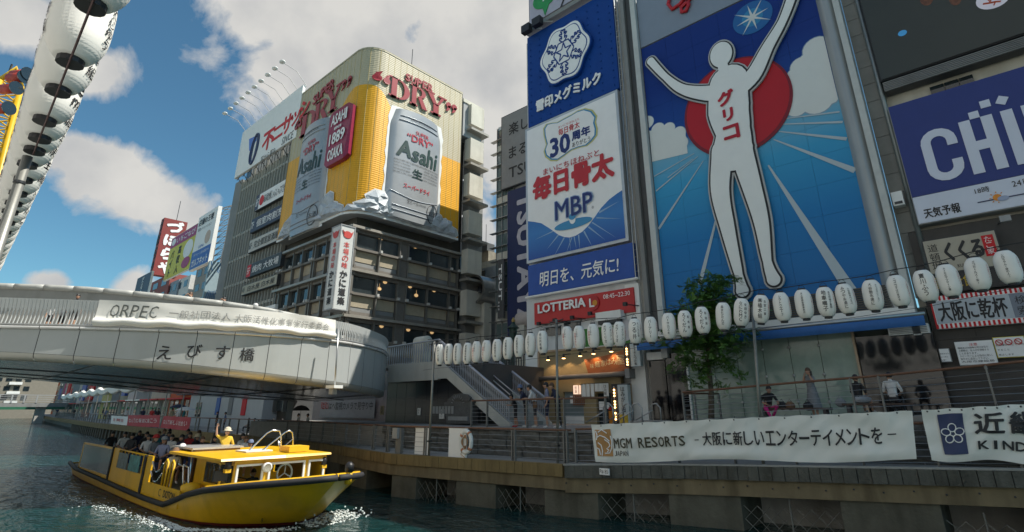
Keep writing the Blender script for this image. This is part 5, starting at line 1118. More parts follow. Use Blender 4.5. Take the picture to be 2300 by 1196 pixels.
MB().fbox(f2, -16.2, -15.45, 2.42, 3.9, -.25, -.18).build('shop_door', GLASS, lb); MB().fbox(f2, -15.4, -14.7, 2.42, 3.9, -.25, -.12).build('shop_door', M('door_tan', (.2, .13, .07), .5), lb); MB().fbox(f2, -15.3, -14.8, 2.6, 3.8, -.12, -.1).build('door_glass', GLASS, lb)
for a, b_, mt in (((-16.1, 3.1), (-15.8, 3.5), PRINTW), ((-15.7, 3.15), (-15.5, 3.45), PRINTW), ((-15.55, 2.45), (-15.32, 3.05), M('poster_orange', (.55, .2, .01), .5)), ((-15.1, 3.2), (-14.85, 3.6), PRINTW), ((-15.55, 3.1), (-15.4, 3.22), RED), ((-17.9, 3.4), (-17.6, 3.8), PRINTW)): MB().fbox(f2, a[0], b_[0], a[1], b_[1], -.1, -.08).build('poster', mt, lb)
t_ = thing('roller_awning', 'closed grey roller awning above the noodle shop', 'awning', (-17, Y2 - .4, zaw)); mb = MB(); mb.tube([(-20.3, Y2 - .35, zaw + .02), (-13.9, Y2 - .35, zaw + .08)], .13, 10); mb.build('roller', M('awning_grey', (.16, .15, .14), .5), t_, True); MB().box(-14.1, -13.85, Y2 - .55, Y2, zaw - .15, zaw + .3).build('end_bracket', MGREY, t_)
fp = FY(Y2 - .15); up_ = UVY(Y2 - .15)
t_ = thing('carved_board', 'flared brown wooden signboard with carved pale characters', 'signboard', PY(1365, 838, Y2 - .15))
WOOD = M('signboard_wood', (.28, .085, .02), .45, var=.25, vs=3, streak=4)
polyb(fp, [up_(p) for p in ((1315, 808), (1335, 806), (1360, 800), (1385, 793), (1403, 787), (1417, 829), (1400, 834), (1370, 837), (1324, 839))], 0, .12, WOOD, t_, 'board')
for ch, px, py, h in (('味', 1333, 823, 12), ('麺', 1345, 819, 16), ('家', 1358, 817, 15), ('は', 1370, 814, 15), ('み', 1382, 812, 18), ('屋', 1396, 809, 24)):
    c_ = up_((px, py)); hh = h / 2 * .02; letters(ch, fp, c_[0] - hh, c_[0] + hh, c_[1] - hh, c_[1] + hh, M('carved_pale', (.5, .42, .25), .5), t_, .13, keep=True)
for i, (px, py) in enumerate(((1231, 809), (1266, 805), (1303, 800), (1333, 795), (1373, 790))):
    q = PY(px, py, Y2 - .5); fl = thing('spot_lamp', 'glowing spot lamp over the noodle shop fascia, ' + ('leftmost', 'second from left', 'third from left', 'fourth from left', 'rightmost')[i], 'spot lamp', q, 'warm spot lamps over the noodle shop')
    MB().lathe([(.05, .22), (.06, .1), (.12, 0)], 10, q, cap=False).build('lamp_head', BLACK, fl); mb = MB(); mb.ell((q.x, q.y, q.z - .01), (.1, .1, .03), 8, 4); mb.build('bulb', WARM, fl); MB().tube([(q.x, q.y, q.z + .2), (q.x + .1, Y2, q.z + .25)], .02, 4).build('arm', BLACK, fl)
    pl_ = bpy.data.lights.new('lamp_light', 'SPOT'); pl_.energy = 14; pl_.color = (1, .62, .3); pl_.spot_size = R(110); pl_.shadow_soft_size = .08; lo = bpy.data.objects.new('lamp_light', pl_); COL.objects.link(lo); lo.location = (q.x, q.y, q.z - .08); lo.rotation_euler = (R(20), 0, 0)
t_ = thing('door_curtain', 'white split cloth curtain over the noodle shop door', 'curtain', (-16, Y2 - .2, 3.9)); MB().tube([(-17.0, Y2 - .2, 4.35), (-15.3, Y2 - .2, 4.4)], .015, 5).build('curtain_rod', DARK, t_)
for i in range(6):
    x = -16.95 + i * .275; L_ = .62 if i in (0, 1, 2, 5) else .38
    mb = MB(); mb.grid(lambda u, v: (x + u * .26, Y2 - .2 + .03 * math.sin(u * 9 + i), 4.36 - v * L_), 6, 3); o_ = mb.build('curtain_panel', WHITE, t_)
letters('はみ屋', FY(Y2 - .24), -15.55, -15.4, 3.8, 4.3, INK, t_, .01, vertical=True)
t_ = thing('wall_lantern', 'small lit square paper wall lamp left of the shop curtain', 'wall lamp', PY(1296, 882, Y2)); q = PY(1296, 876, Y2 - .1); MB().box(q.x - .17, q.x + .17, Y2 - .2, Y2, q.z - .22, q.z + .22).build('paper_box', M('lit_paper', (.9, .62, .45), .5, var=0, emit=.7), t_); letters('営業', FY(Y2 - .2), q.x - .08, q.x + .08, q.z - .18, q.z + .18, INK, t_, .01, vertical=True)
for x in (q.x - .18, q.x + .18): MB().box(x - .012, x + .012, Y2 - .21, Y2 - .19, q.z - .24, q.z + .24).build('slat', M('door_tan'), t_)
t_ = thing('lattice_vent', 'square terracotta lattice vent under the paper wall lamp', 'vent', PY(1299, 905, Y2)); q = PY(1300, 897, Y2 - .02)
for i in range(7): MB().box(q.x - .35 + i * .11, q.x - .3 + i * .11, Y2 - .05, Y2, q.z - .3, q.z + .2).build('slat', M('terracotta', (.25, .12, .07), .7), t_)
for i in range(5): MB().box(q.x - .36, q.x + .36, Y2 - .06, Y2 - .01, q.z - .3 + i * .12, q.z - .27 + i * .12).build('slat', M('terracotta'), t_)
def bulbsign(name, lab, xa, xb, zt_, zb_, xbulb, body, nb):
    t_ = thing(name, lab, 'sign', ((xa + xb) / 2, Y2 - .5, zb_)); MB().box(xa, xb, Y2 - .6, Y2 - .35, zb_, zt_).build('sign_box', M('pale_cyan', (.42, .5, .52), .5, var=.03), t_); MB().box(xbulb - .16, xa - .01, Y2 - .62, Y2 - .35, zb_, zt_ + .05).build('bulb_strip', BLACK, t_); MB().box(xa - .02, xb + .02, Y2 - .58, Y2 - .33, zt_, zt_ + .06).build('cap', DGREY, t_)
    letters(body, FY(Y2 - .6), lerp(xa, xb, .22), lerp(xa, xb, .8), lerp(zb_, zt_, .3 if nb > 8 else .05), zt_ - .08, INK, t_, .02, vertical=True, bold=.01)
    for i in range(nb):
        mb = MB(); mb.ell((xbulb, Y2 - .66, lerp(zt_ - .1, zb_ + .1, i / (nb - 1))), (.05, .05, .05), 6, 4); mb.build('bulb', WARM if i % 4 else GREYP, t_)
    return t_
q0, q1 = uv((1424, 776)), uv((1441, 825)); bulbsign('lightbox_sign', 'small pale lightbox sign edged with orange bulbs on the right shop pier', q0[0] + .1, q0[0] + .62, q0[1], q1[1], q0[0] - .05, 'らーめんつけ麺', 8)
q0, q1 = uv((1397, 866)), uv((1416, 947)); b_ = bulbsign('lightbox_sign', 'tall standing pale sign with brush kana and a column of orange bulbs', q0[0] + .1, q0[0] + .66, q0[1], 2.45, q0[0] - .06, 'はみがし田', 13)
for k in range(2): MB().box(q0[0] + .14 + k * .25, q0[0] + .33 + k * .25, Y2 - .63, Y2 - .6, 2.5, 2.9).build('beer_picture', M('beer_yellow', (.5, .36, .03), .5, var=.3, vs=8), b_)
t_ = board('menu_board', 'paper menu sheets on the wall right of the standing sign', 'menu', FY(Y2), (-14.5, -14.1, 3.3, 4.3), .05, M('menu_paper', (.42, .36, .27), .7), SALM, .02)
for i in range(6): MB().fbox(FY(Y2 - .05), -14.45, -14.15, 3.4 + i * .14, 3.47 + i * .14, .002, .006).build('menu_line', INK, t_)

# ================================================================== giant illuminated billboard (blue sky and red disc)
gb = thing('giant_billboard', 'gigantic blue billboard with red disc, clouds and a plain white figure with raised arms', 'billboard', (-7, Y2, 6.6))
GLB = M('billboard_sky', (.01, .1, .4), .4, var=0, spec=.3)
nt_ = GLB.node_tree; b_ = nt_.nodes['Principled BSDF']; g_ = nt_.nodes.new('ShaderNodeNewGeometry'); sx_ = nt_.nodes.new('ShaderNodeSeparateXYZ'); rr_ = nt_.nodes.new('ShaderNodeMapRange'); cr_ = nt_.nodes.new('ShaderNodeValToRGB')
nt_.links.new(g_.outputs['Position'], sx_.inputs[0]); nt_.links.new(sx_.outputs['Z'], rr_.inputs[0]); rr_.inputs[1].default_value = 6.6; rr_.inputs[2].default_value = 24.0; nt_.links.new(rr_.outputs[0], cr_.inputs[0]); nt_.links.new(cr_.outputs[0], b_.inputs['Base Color'])
rp = cr_.color_ramp; rp.elements[0].color = (.003, .12, .36, 1); rp.elements[1].color = (.006, .03, .19, 1)
for p_, c_ in ((.25, (.006, .18, .45)), (.42, (.04, .32, .56)), (.515, (.16, .4, .55)), (.56, (.012, .07, .3)), (.75, (.004, .03, .2))): e_ = rp.elements.new(p_); e_.color = (*c_, 1)
f4 = FY(Y2 + .05); uv4 = UVY(Y2)
MB().box(-12.0, -3.1, Y2 + .05, Y2 + .5, 6.6, 26).build('backing', DGREY, gb)
for i in range(6):                                          # the field is made of large panels with fine joints
    for j in range(12):
        a0, a1 = lerp(-11.9, -3.1, i / 6), lerp(-11.9, -3.1, (i + 1) / 6); b0, b1 = lerp(6.7, 22.65, j / 12), lerp(6.7, 22.65, (j + 1) / 12)
        MB().box(a0 + .004, a1 - .004, Y2, Y2 + .05, b0 + .004, b1 - .004).build('panel', GLB, gb)
MB().box(-11.9, -3.1, Y2 - .02, Y2 + .05, 22.72, 27.2).build('upper_panel', M('upper_grey', (.22, .26, .32), .4, var=.05), gb)
mb = MB(); mb.tube([FY(Y2).P(*uv4(p), .12) for p in ((1560, -40), (1545, -10), (1530, 12), (1512, 24), (1503, 12), (1508, -8), (1525, -14), (1545, -2), (1549, 14), (1543, 28), (1533, 30), (1532, 20), (1548, 5), (1570, -20))], .11, 7); mb.build('script_loop', M('script_red', (.45, .01, .02), .35), gb, True)
CL = M('billboard_cloud', (.66, .69, .66), .45, var=.03); CL2 = M('billboard_cloud_edge', (.25, .36, .46), .45, var=.03)
f5 = FY(Y2); P4 = lambda pts: [uv4(p) for p in pts]
def cloud(pts, w0):
    q = P4(pts); polyb(f5, q, w0, w0 + .006, CL2, gb, 'cloud_edge'); c_ = (sum(p[0] for p in q) / len(q), sum(p[1] for p in q) / len(q))
    polyb(f5, [(c_[0] + (p[0] - c_[0]) * .97 if 0 else p[0], p[1] - .09) for p in q], w0 + .008, w0 + .014, CL, gb, 'cloud')
def puffs(x0, x1, base, pts):                               # pts: (px, py, r) scalloped top edge over a base line
    q = [uv4((px, py)) + (r_,) for px, py, r_ in pts]
    for k, (w_, mt, nm) in enumerate(((.004, CL2, 'cloud_edge'), (.012, CL, 'cloud'))):
        mb = MB()
        for u, v, r_ in q:
            rr = r_ * (1 if k == 0 else .93); ring_ = blob(u, v, rr, rr, 20); ring_ = [(max(-11.88, min(-3.12, a)), b) for a, b in ring_]
            mb.add([f5.P(a, b, w_ + .0006 * len(mb.v) * .01) for a, b in ring_], [tuple(range(20))])
        mb.build(nm, mt, gb)
    return q
puffs(0, 0, 0, [(1455, 275, .38), (1478, 292, .42), (1502, 290, .38), (1525, 300, .4), (1465, 315, .55), (1495, 318, .55), (1530, 322, .4), (1468, 345, .4), (1452, 330, .5)])
mb = MB(); mb.prism(f5, [(-11.88, uv4((1470, 290))[1]), (uv4((1540, 300))[0], uv4((1540, 300))[1]), (uv4((1545, 345))[0], uv4((1545, 345))[1]), (-11.88, uv4((1472, 362))[1])], .018, .02); mb.build('cloud', CL, gb)
puffs(0, 0, 0, [(1835, 110, .62), (1822, 140, .6), (1800, 150, .5), (1790, 172, .5), (1850, 130, .6), (1870, 160, .7), (1840, 180, .8), (1805, 200, .7), (1780, 215, .5), (1860, 205, .7), (1790, 240, .5), (1835, 225, .7), (1815, 190, .8)])
mb = MB(); mb.prism(f5, P4([(1782, 215), (1868, 190), (1880, 222), (1772, 258)]), .018, .02); mb.build('cloud', CL, gb)
LN = M('lane_white', (.42, .50, .54), .45, var=.03)
for a, b_, w0_, w1_ in (((1760, 268), (1886, 252), .03, .05), ((1755, 280), (1893, 275), .03, .07), ((1750, 296), (1902, 313), .03, .1), ((1738, 314), (1921, 384), .03, .16), ((1726, 372), (1912, 655), .05, .3), ((1560, 345), (1470, 397), .02, .04), ((1568, 352), (1474, 430), .02, .05), ((1580, 362), (1480, 515), .02, .09), ((1556, 358), (1500, 400), .02, .03), ((1620, 450), (1572, 640), .04, .14)):
    p, q = uv4(a), uv4(b_); d_ = Vector((q[0] - p[0], q[1] - p[1])).normalized(); n_ = Vector((-d_.y, d_.x)) * .72
    polyb(f5, [(p[0] + n_.x * w0_, p[1] + n_.y * w0_), (p[0] - n_.x * w0_, p[1] - n_.y * w0_), (q[0] - n_.x * w1_, q[1] - n_.y * w1_), (q[0] + n_.x * w1_, q[1] + n_.y * w1_)], .022, .028, LN, gb, 'lane')
c_ = uv4((1652, 240)); rd = (uv4((1530, 260))[0], uv4((1775, 215))[0]); rx_ = (rd[1] - rd[0]) / 2
DISC = M('disc_red', (.46, .006, .01), .35, var=.05); 
polyb(f5, blob(c_[0], c_[1], rx_, rx_, 64), .03, .055, M('disc_dark', (.2, .006, .012), .35), gb, 'disc_rim'); polyb(f5, blob(c_[0], c_[1] + .05, rx_ * .95, rx_ * .95, 64), .056, .06, DISC, gb, 'disc')
c_ = uv4((1690, 40)); st_ = []
polyb(f5, blob(c_[0], c_[1], .95, .9, 32), .02, .024, M('halo_blue', (.012, .12, .34), .4, var=.05), gb, 'star_halo'); polyb(f5, blob(c_[0], c_[1], .5, .5, 32), .025, .03, M('halo_pale', (.03, .22, .42), .4, var=.05), gb, 'star_halo')
for i in range(16): r_ = (1.0, .16)[i % 2] if i % 4 else (.8, .16)[i % 2]; a_ = math.pi * i / 8 + .15; st_.append((c_[0] + r_ * math.cos(a_), c_[1] + r_ * math.sin(a_)))
mb = MB(); mb.add([f5.P(*c_, .04)] + [f5.P(*p, .035) for p in st_], [(0, i + 1, (i + 1) % 16 + 1) for i in range(16)]); mb.build('star', M('star_white', (.6, .62, .6), .4), gb)
# plain generic stand-in figure: one featureless white cut-out with two raised limbs
FIG = M('figure_white', (.78, .8, .77), .45, var=.03)
def limb(P, rad, w0, w1, mt, nm, grow=0):
    L_, R_ = [], []
    pts = [Vector(uv4(p)) for p in P]
    sm = []
    for i in range((len(pts) - 1) * 6 + 1):
        t = i / 6; k = min(int(t), len(pts) - 2); f_ = t - k; g = [pts[max(0, min(len(pts) - 1, k + o))] for o in (-1, 0, 1, 2)]
        sm.append(.5 * ((2 * g[1]) + (g[2] - g[0]) * f_ + (2 * g[0] - 5 * g[1] + 4 * g[2] - g[3]) * f_ ** 2 + (3 * g[1] - g[0] - 3 * g[2] + g[3]) * f_ ** 3))
    mb = MB(); n_ = len(sm)
    for i, p in enumerate(sm):
        d_ = (sm[min(i + 1, n_ - 1)] - sm[max(i - 1, 0)]).normalized(); t = i / 6; k = min(int(t), len(rad) - 2); r_ = lerp(rad[k], rad[k + 1], t - k) + grow
        L_.append((p.x - d_.y * r_, p.y + d_.x * r_)); R_.append((p.x + d_.y * r_, p.y - d_.x * r_))
    for w_ in (w1,): mb.add([f5.P(*q, w_) for q in L_ + R_], [(i, i + 1, n_ + i + 1, n_ + i) for i in range(n_ - 1)])
    out = L_ + R_[::-1]; m_ = len(out); mb.add([f5.P(*q, w0) for q in out] + [f5.P(*q, w1) for q in out], [(i, (i + 1) % m_, m_ + (i + 1) % m_, m_ + i) for i in range(m_)])
    for c_, r_ in ((sm[0], rad[0] + grow), (sm[-1], rad[-1] + grow)): mb.prism(f5, blob(c_.x, c_.y, r_, r_, 20), w0, w1 - .0006)
    return mb
parts_ = [([(1466, 142), (1500, 178), (1538, 205), (1592, 214), (1640, 210)], (.24, .2, .28, .42, .5)), ([(1650, 212), (1694, 176), (1728, 112), (1762, 52), (1786, -12)], (.5, .42, .3, .22, .24)),
          ([(1640, 190), (1640, 250), (1650, 300), (1648, 345)], (.95, 1.0, .82, 1.0)), ([(1628, 340), (1622, 430), (1640, 520), (1664, 620), (1672, 655)], (.56, .46, .34, .2, .3)), ([(1668, 340), (1692, 420), (1714, 500), (1728, 590), (1742, 630)], (.56, .44, .34, .2, .3))]
for k, (P, rad) in enumerate(parts_): limb(P, rad, .09 + k * .0012, .20 + k * .0012, FIG, '', .12).build('cutout_rim', M('cutout_edge', (.45, .46, .45), .5), gb)
for k, (P, rad) in enumerate(parts_): limb(P, rad, .205 + k * .0012, .225 + k * .0012, FIG, '', .05).build('cutout_outline', INK, gb)
for k, (P, rad) in enumerate(parts_): limb(P, rad, .23 + k * .0012, .26 + k * .0012, FIG, '', -.03).build('cutout_shape', FIG, gb)
c_ = uv4((1624, 128))
for r_, w_, mt, nm in ((.86, .21, M('cutout_edge'), 'cutout_rim'), (.78, .227, INK, 'cutout_outline'), (.7, .27, FIG, 'cutout_shape')): polyb(f5, blob(c_[0], c_[1], r_ * .78, r_, 32), .1, w_, mt, gb, nm)
MB().fbox(f5, c_[0] - .24, c_[0] + .24, c_[1] - 1.3, c_[1] - .5, .2, .268).build('cutout_shape', FIG, gb)
for ch, px, py, h in (('グ', 1635, 226, 38), ('リ', 1641, 263, 32), ('コ', 1648, 302, 36)): c_ = uv4((px, py)); hh = h / 2 * .0215; letters(ch, f5, c_[0] - hh, c_[0] + hh, c_[1] - hh, c_[1] + hh, M('script_red'), gb, .3, bold=.06, keep=True)
# frame and curved white side column
MB().box(-12.25, -11.95, Y2 - .25, Y2 + .6, 5.4, 27).build('frame_left', M('frame_pale', (.5, .52, .5), .6), gb); MB().box(-12.7, -12.27, Y2 + .1, Y2 + .6, 5.4, 27).build('dark_gap_strip', DGREY, gb)  # dark grey strip filling the gap beside the left frame
mb = MB(); mb.grid(lambda u, v: (lerp(-3.1, -2.48, u), Y2 - .28 * math.sin(u * math.pi * .9), lerp(6.6, 27, v)), 12, 1); mb.build('curved_column', M('column_satin', (.34, .36, .36), .38, .3, var=.1, vs=.3), gb, True)
MB().box(-2.48, -2.25, Y2 - .3, Y2 + .5, 5.6, 27).build('frame_right', M('frame_pale', (.5, .52, .5), .6), gb)
# canopy, louvres, blue awning and glass front beneath
cp = thing('canopy', 'grey louvred canopy with a long blue awning edge under the giant billboard', 'canopy', (-7.5, 23.3, 5.8))
for i in range(11): z = 6.62 + i * .085; MB().box(-8.6 + .0, -2.5, 23.75 - (.0) - i * -.012, 23.85 + i * .012, z, z + .055).build('louvre', M('louvre_dark', (.07, .07, .065), .5), cp)
for i in range(8): z = 6.62 + i * .085; MB().box(-12.2, -8.62, 23.75 + i * .012, 23.85 + i * .012, z, z + .055).build('louvre', M('louvre_dark'), cp)
MB().box(-12.3, -2.25, 23.5, 23.75, 6.32, 6.6).build('white_beam', WHITE, cp); MB().box(-13.0, -2.25, 23.3, 24.0, 6.22, 6.32).build('canopy_slab', MGREY, cp)
mb = MB(); mb.tube([(-13.2, 23.1, 6.15), (-1.95, 23.1, 6.25)], .07, 8); mb.build('silver_tube', STEEL, cp, True)
BLA = M('awning_blue', (.02, .12, .36), .6, var=.15, vs=3)
mb = MB(); mb.grid(lambda u, v: (lerp(-13.1, -2.0, u), 23.05 - .05 * math.sin(v * math.pi) - .01 * math.sin(u * 90), lerp(6.08, 5.74, v) + u * .1), 60, 3); mb.build('awning_cloth', BLA, cp, True)
MB().box(-13.15, -13.1, 23.0, 24, 5.8, 6.2).build('end_cap', WHITE, cp)
lo_ = thing('glass_front', 'greenish frameless glass shop front with dark flanking panels', 'shop front', (-7.7, 24, 2.7))
GLF = glassy('greenish_glass', (.26, .34, .29), .1, .6); BKP = glassy('black_gloss_panel', (.008, .008, .009), .06, .7)
xs_ = [-11.1, -9.9, -8.85, -7.75, -6.7, -5.6, -4.4]
for a, b_ in zip(xs_, xs_[1:]):
    MB().box(a + .012, b_ - .012, 24.0, 24.04, 2.5, 5.95).build('glass_pane', GLF, lo_)
    MB().box(b_ - .03, b_ + .03, 24.05, 24.2, 2.5, 5.95).build('glass_fin', M('fin_dark', (.03, .05, .04), .3), lo_)
    for z in (5.5, 4.4, 3.4): mb = MB(); mb.ell((b_, 23.97, z), (.06, .04, .06), 8, 5); mb.build('point_fitting', STEEL, lo_)
MB().box(-11.16, -11.08, 23.9, 24.1, 2.5, 5.95).build('jamb', WHITE, lo_); MB().box(-4.42, -4.34, 23.9, 24.1, 2.5, 5.95).build('jamb', SALM, lo_)
MB().box(-13.0, -12.2, 23.9, 24.1, 2.42, 5.3).build('black_door', BKP, lo_); MB().box(-12.17, -11.18, 23.95, 24.1, 2.42, 5.6).build('black_door', BKP, lo_); MB().box(-13.05, -12.2, 23.8, 24.1, 5.35, 5.7).build('louvre_box', WHITE, lo_)
MB().box(-4.3, -1.95, 23.9, 24.1, 2.8, 5.7).build('black_panel', BKP, lo_); MB().box(-3.2, -2.0, 23.7, 24.0, 5.65, 5.98).build('louvre_box', WHITE, lo_)
for i in range(5): MB().box(-3.15, -2.05, 23.68, 23.7, 5.69 + i * .055, 5.71 + i * .055).build('slat', MGREY, lo_)
MB().box(-13, -2, 24.25, 30, 2.4, 6.6).build('interior', M('shop_interior', (.07, .09, .08), .8), lo_)

# ================================================================== right hand building: screens and tavern signs
rb_ = thing('screen_building', 'tall beige building at the right edge carrying large screens and restaurant signs', 'building', (1.5, 28, 2.5))
MB().box(-2.2, 9, 24.6, 40, 2.5, 30).build('core', CREAM, rb_)
BT_ = M('grey_block', (.24, .24, .22), .8, var=.15, vs=1.5, stain=.3)
for i in range(25): MB().box(-2.22, -1.62, 24.35, 24.6, 7.0 + i * .82, 7.0 + i * .82 + .8).build('block', BT_, rb_)
mb = MB(); mb.tube([(-1.62, 24.2, 6.0), (-1.64, 24.2, 28)], .09, 8); mb.build('drain_pipe', M('pipe_galvanised', (.25, .28, .28), .4, .5), rb_, True)
MB().box(-1.95, 9, 24.2, 24.6, 2.5, 9.4).build('dark_base', M('dark_brown_wall', (.05, .045, .04), .6, var=.25), rb_)
for j in range(10):
    for i in range(6): MB().box(-1.9 + i * 1.1, -.82 + i * 1.1, 24.17, 24.2, 2.7 + j * .34, 3.02 + j * .34).build('dark_brick', M('dark_brown_wall'), rb_)
SCR = M('screen_dark', (.035, .042, .036), .3, var=.1, vs=.5)
t_ = thing('video_screen', 'huge dark video screen high on the right edge building', 'screen', (2, 23.8, 15.5)); MB().box(-1.54, 9, 23.9, 24.5, 15.7, 28).build('cabinet', BLACK, t_); MB().box(-1.5, 9, 23.85, 23.9, 15.75, 28).build('display', SCR, t_)
mb = MB()
for k in range(7): mb.box(-1.5, 9, 23.95 + .07 * k, 23.98 + .07 * k, 15.2, 15.65)
MB().box(-1.5, 9, 23.95, 24.45, 15.22, 15.66).build('louvre_tray', DGREY, t_)
for k in range(6): MB().box(-1.5, 9, 23.9, 23.95, 15.24 + .07 * k, 15.28 + .07 * k).build('louvre', MGREY, t_)
fs = FY(23.85); us = UVY(23.85)
c_ = us((2232, 2)); polyb(fs, blob(c_[0], c_[1] + .1, .48, .42, 30), .004, .01, M('screen_white', (.55, .53, .6), .4, var=0, emit=.15), t_, 'white_disc')
mb = MB(); p_ = [us(q) for q in ((2208, 10), (2222, 8), (2236, 5), (2248, 4))]; mb.tube([fs.P(*q, .015) for q in p_], .035, 5)
for a, b_ in (((2222, 8), (2228, -4)), ((2236, 5), (2232, 13)), ((2228, 7), (2219, 1))): mb.tube([fs.P(*us(a), .015), fs.P(*us(b_), .015)], .02, 4)
mb.build('branch_picture', M('coral', (.5, .08, .03), .5), t_)
c_ = us((2027, 75)); polyb(fs, blob(c_[0], c_[1], .15, .13, 16), .004, .008, M('screen_blue', (.03, .17, .35), .5, var=0, emit=.4), t_, 'blue_dot')
for a, r__ in (((2085, 10), .35), ((2150, 12), .3)): c_ = us(a); polyb(fs, blob(c_[0], c_[1] + .3, r__ * .6, r__), .002, .006, M('screen_ember', (.16, .06, .03), .5, var=.6, vs=6), t_, 'ember_patch')
for i in range(3): p, q = us((2088 + i * 33, 200 - i * 12)), us((2118 + i * 33, 185 - i * 12)); MB().box(p[0], q[0], 24.5, 24.62, 14.6, 15.1).build('window', GLASS, rb_)
SB2 = M('screen_indigo', (.016, .035, .19), .5, var=.05); r_ = (-1.5, 6.5, 9.55, 14.5)
t_ = thing('led_board', 'huge indigo screen board with cropped white capital letters above a weather strip', 'screen', (2, 23.8, 9.5)); MB().box(-1.55, 6.5, 23.9, 24.4, 9.55, 14.5).build('cabinet', GREYP, t_); MB().box(-1.52, 6.48, 23.85, 23.9, 10.62, 14.48).build('display', SB2, t_); LW_ = M('led_white', (.62, .66, .76), .4, var=.03); MB().box(-1.52, 6.48, 23.85, 23.9, 9.58, 10.6).build('weather_strip', LW_, t_)
def up_poly(mb, pts): mb.prism(fs, [us(p) for p in pts], .01, .03)
uC = lambda px, py: us((px, py))
x0 = uC(2052, 360)[0]; z0 = uC(2100, 417)[1]; 
zl, zh = 10.98, 13.05; mb = MB()
cxC = -.86; wC = 1.06; tk = .30                              # C: heavy condensed strokes
mb.fbox(fs, cxC, cxC + tk, zl + .49, zh - .49, .01, .031); 
def ringc(cu, cv, ro, ri, a0, a1, n=8):
    for i in range(n):
        a, b = R(lerp(a0, a1, i / n)), R(lerp(a0, a1, (i + 1) / n)); mb.prism(fs, [(cu + ro * math.cos(a), cv + ro * math.sin(a)), (cu + ro * math.cos(b), cv + ro * math.sin(b)), (cu + ri * math.cos(b), cv + ri * math.sin(b)), (cu + ri * math.cos(a), cv + ri * math.sin(a))], .01, .03)
ringc(cxC + wC / 2, zh - wC / 2, wC / 2, wC / 2 - tk, 0, 180); ringc(cxC + wC / 2, zl + wC / 2, wC / 2, wC / 2 - tk, 180, 360); mb.fbox(fs, cxC + wC - tk, cxC + wC, zh - wC / 2 - .22, zh - wC / 2, .01, .031); mb.fbox(fs, cxC + wC - tk, cxC + wC, zl + wC / 2, zl + wC / 2 + .22, .01, .031)
mb.build('letter', LW_, t_)
for body in (0,):
    hx = .36; mb = MB(); mb.fbox(fs, hx, hx + .32, zl, zh, .01, .03); mb.fbox(fs, hx + .62, hx + .94, zl, zh, .01, .03); mb.fbox(fs, hx + .32, hx + .62, zl + .85, zl + 1.2, .01, .03); mb.fbox(fs, hx + .34, hx + .62, zh, zh + .27, .01, .03); mb.build('letter', LW_, t_)
    mb = MB(); mb.fbox(fs, hx + .72, hx + 1.0, zh + .3, zh + .58, .01, .03); mb.build('square_mark', LW_, t_); mb = MB(); mb.prism(fs, [(hx + 1.12, zh + .35), (hx + 1.35, zh + .2), (hx + 1.5, zh + .45), (hx + 1.27, zh + .6)], .01, .03); mb.build('square_mark', LW_, t_)
    MB().fbox(fs, hx + 1.16, hx + 1.48, zl, zh, .01, .03).build('letter', LW_, t_)
    mb = MB(); nx = hx + 1.7; mb.fbox(fs, nx, nx + .3, zl, zh, .01, .03); mb.fbox(fs, nx + .62, nx + .92, zl, zh, .01, .03); mb.prism(fs, [(nx + .3, zh), (nx + .3, zh - .7), (nx + .62, zl), (nx + .62, zl + .7)], .01, .03); mb.build('letter', LW_, t_)
letters('TAI', fs, 3.6, 5.8, zl, zh, LW_, t_, .01, bold=.07, ext=.02)
a, b_ = us((2076, 484)), us((2158, 468)); letters('天気予報', fs, a[0], b_[0], 9.72, 10.1, INK, t_, .01, bold=.03)
a, b_ = us((2193, 443)), us((2226, 437)); letters('18時', fs, a[0], b_[0], 10.26, 10.48, INK, t_, .01, bold=.01); a, b_ = us((2277, 425)), us((2297, 420)); letters('24', fs, a[0], b_[0], 10.26, 10.46, INK, t_, .01, bold=.01); letters('時', fs, b_[0] + .05, b_[0] + .3, 10.26, 10.48, INK, t_, .01)
a = us((2240, 444)); polyb(fs, blob(*a, .12, .12, 14), .01, .02, M('sun_orange', (.7, .25, .02), .4), t_, 'sun_icon'); polyb(fs, blob(a[0] + .14, a[1] - .07, .15, .09, 14), .022, .03, M('icon_grey', (.3, .36, .5), .4), t_, 'cloud_icon')
mb = MB()
for i in range(8): a_ = i * math.pi / 4; mb.tube([fs.P(a[0] + .16 * math.cos(a_), a[1] + .16 * math.sin(a_), .015), fs.P(a[0] + .21 * math.cos(a_), a[1] + .21 * math.sin(a_), .015)], .014, 4)
mb.build('sun_rays', M('sun_orange'), t_); MB().fbox(fs, us((2198, 463))[0], 5, 9.93, 9.97, .01, .015).build('weather_line', NAVY, t_)
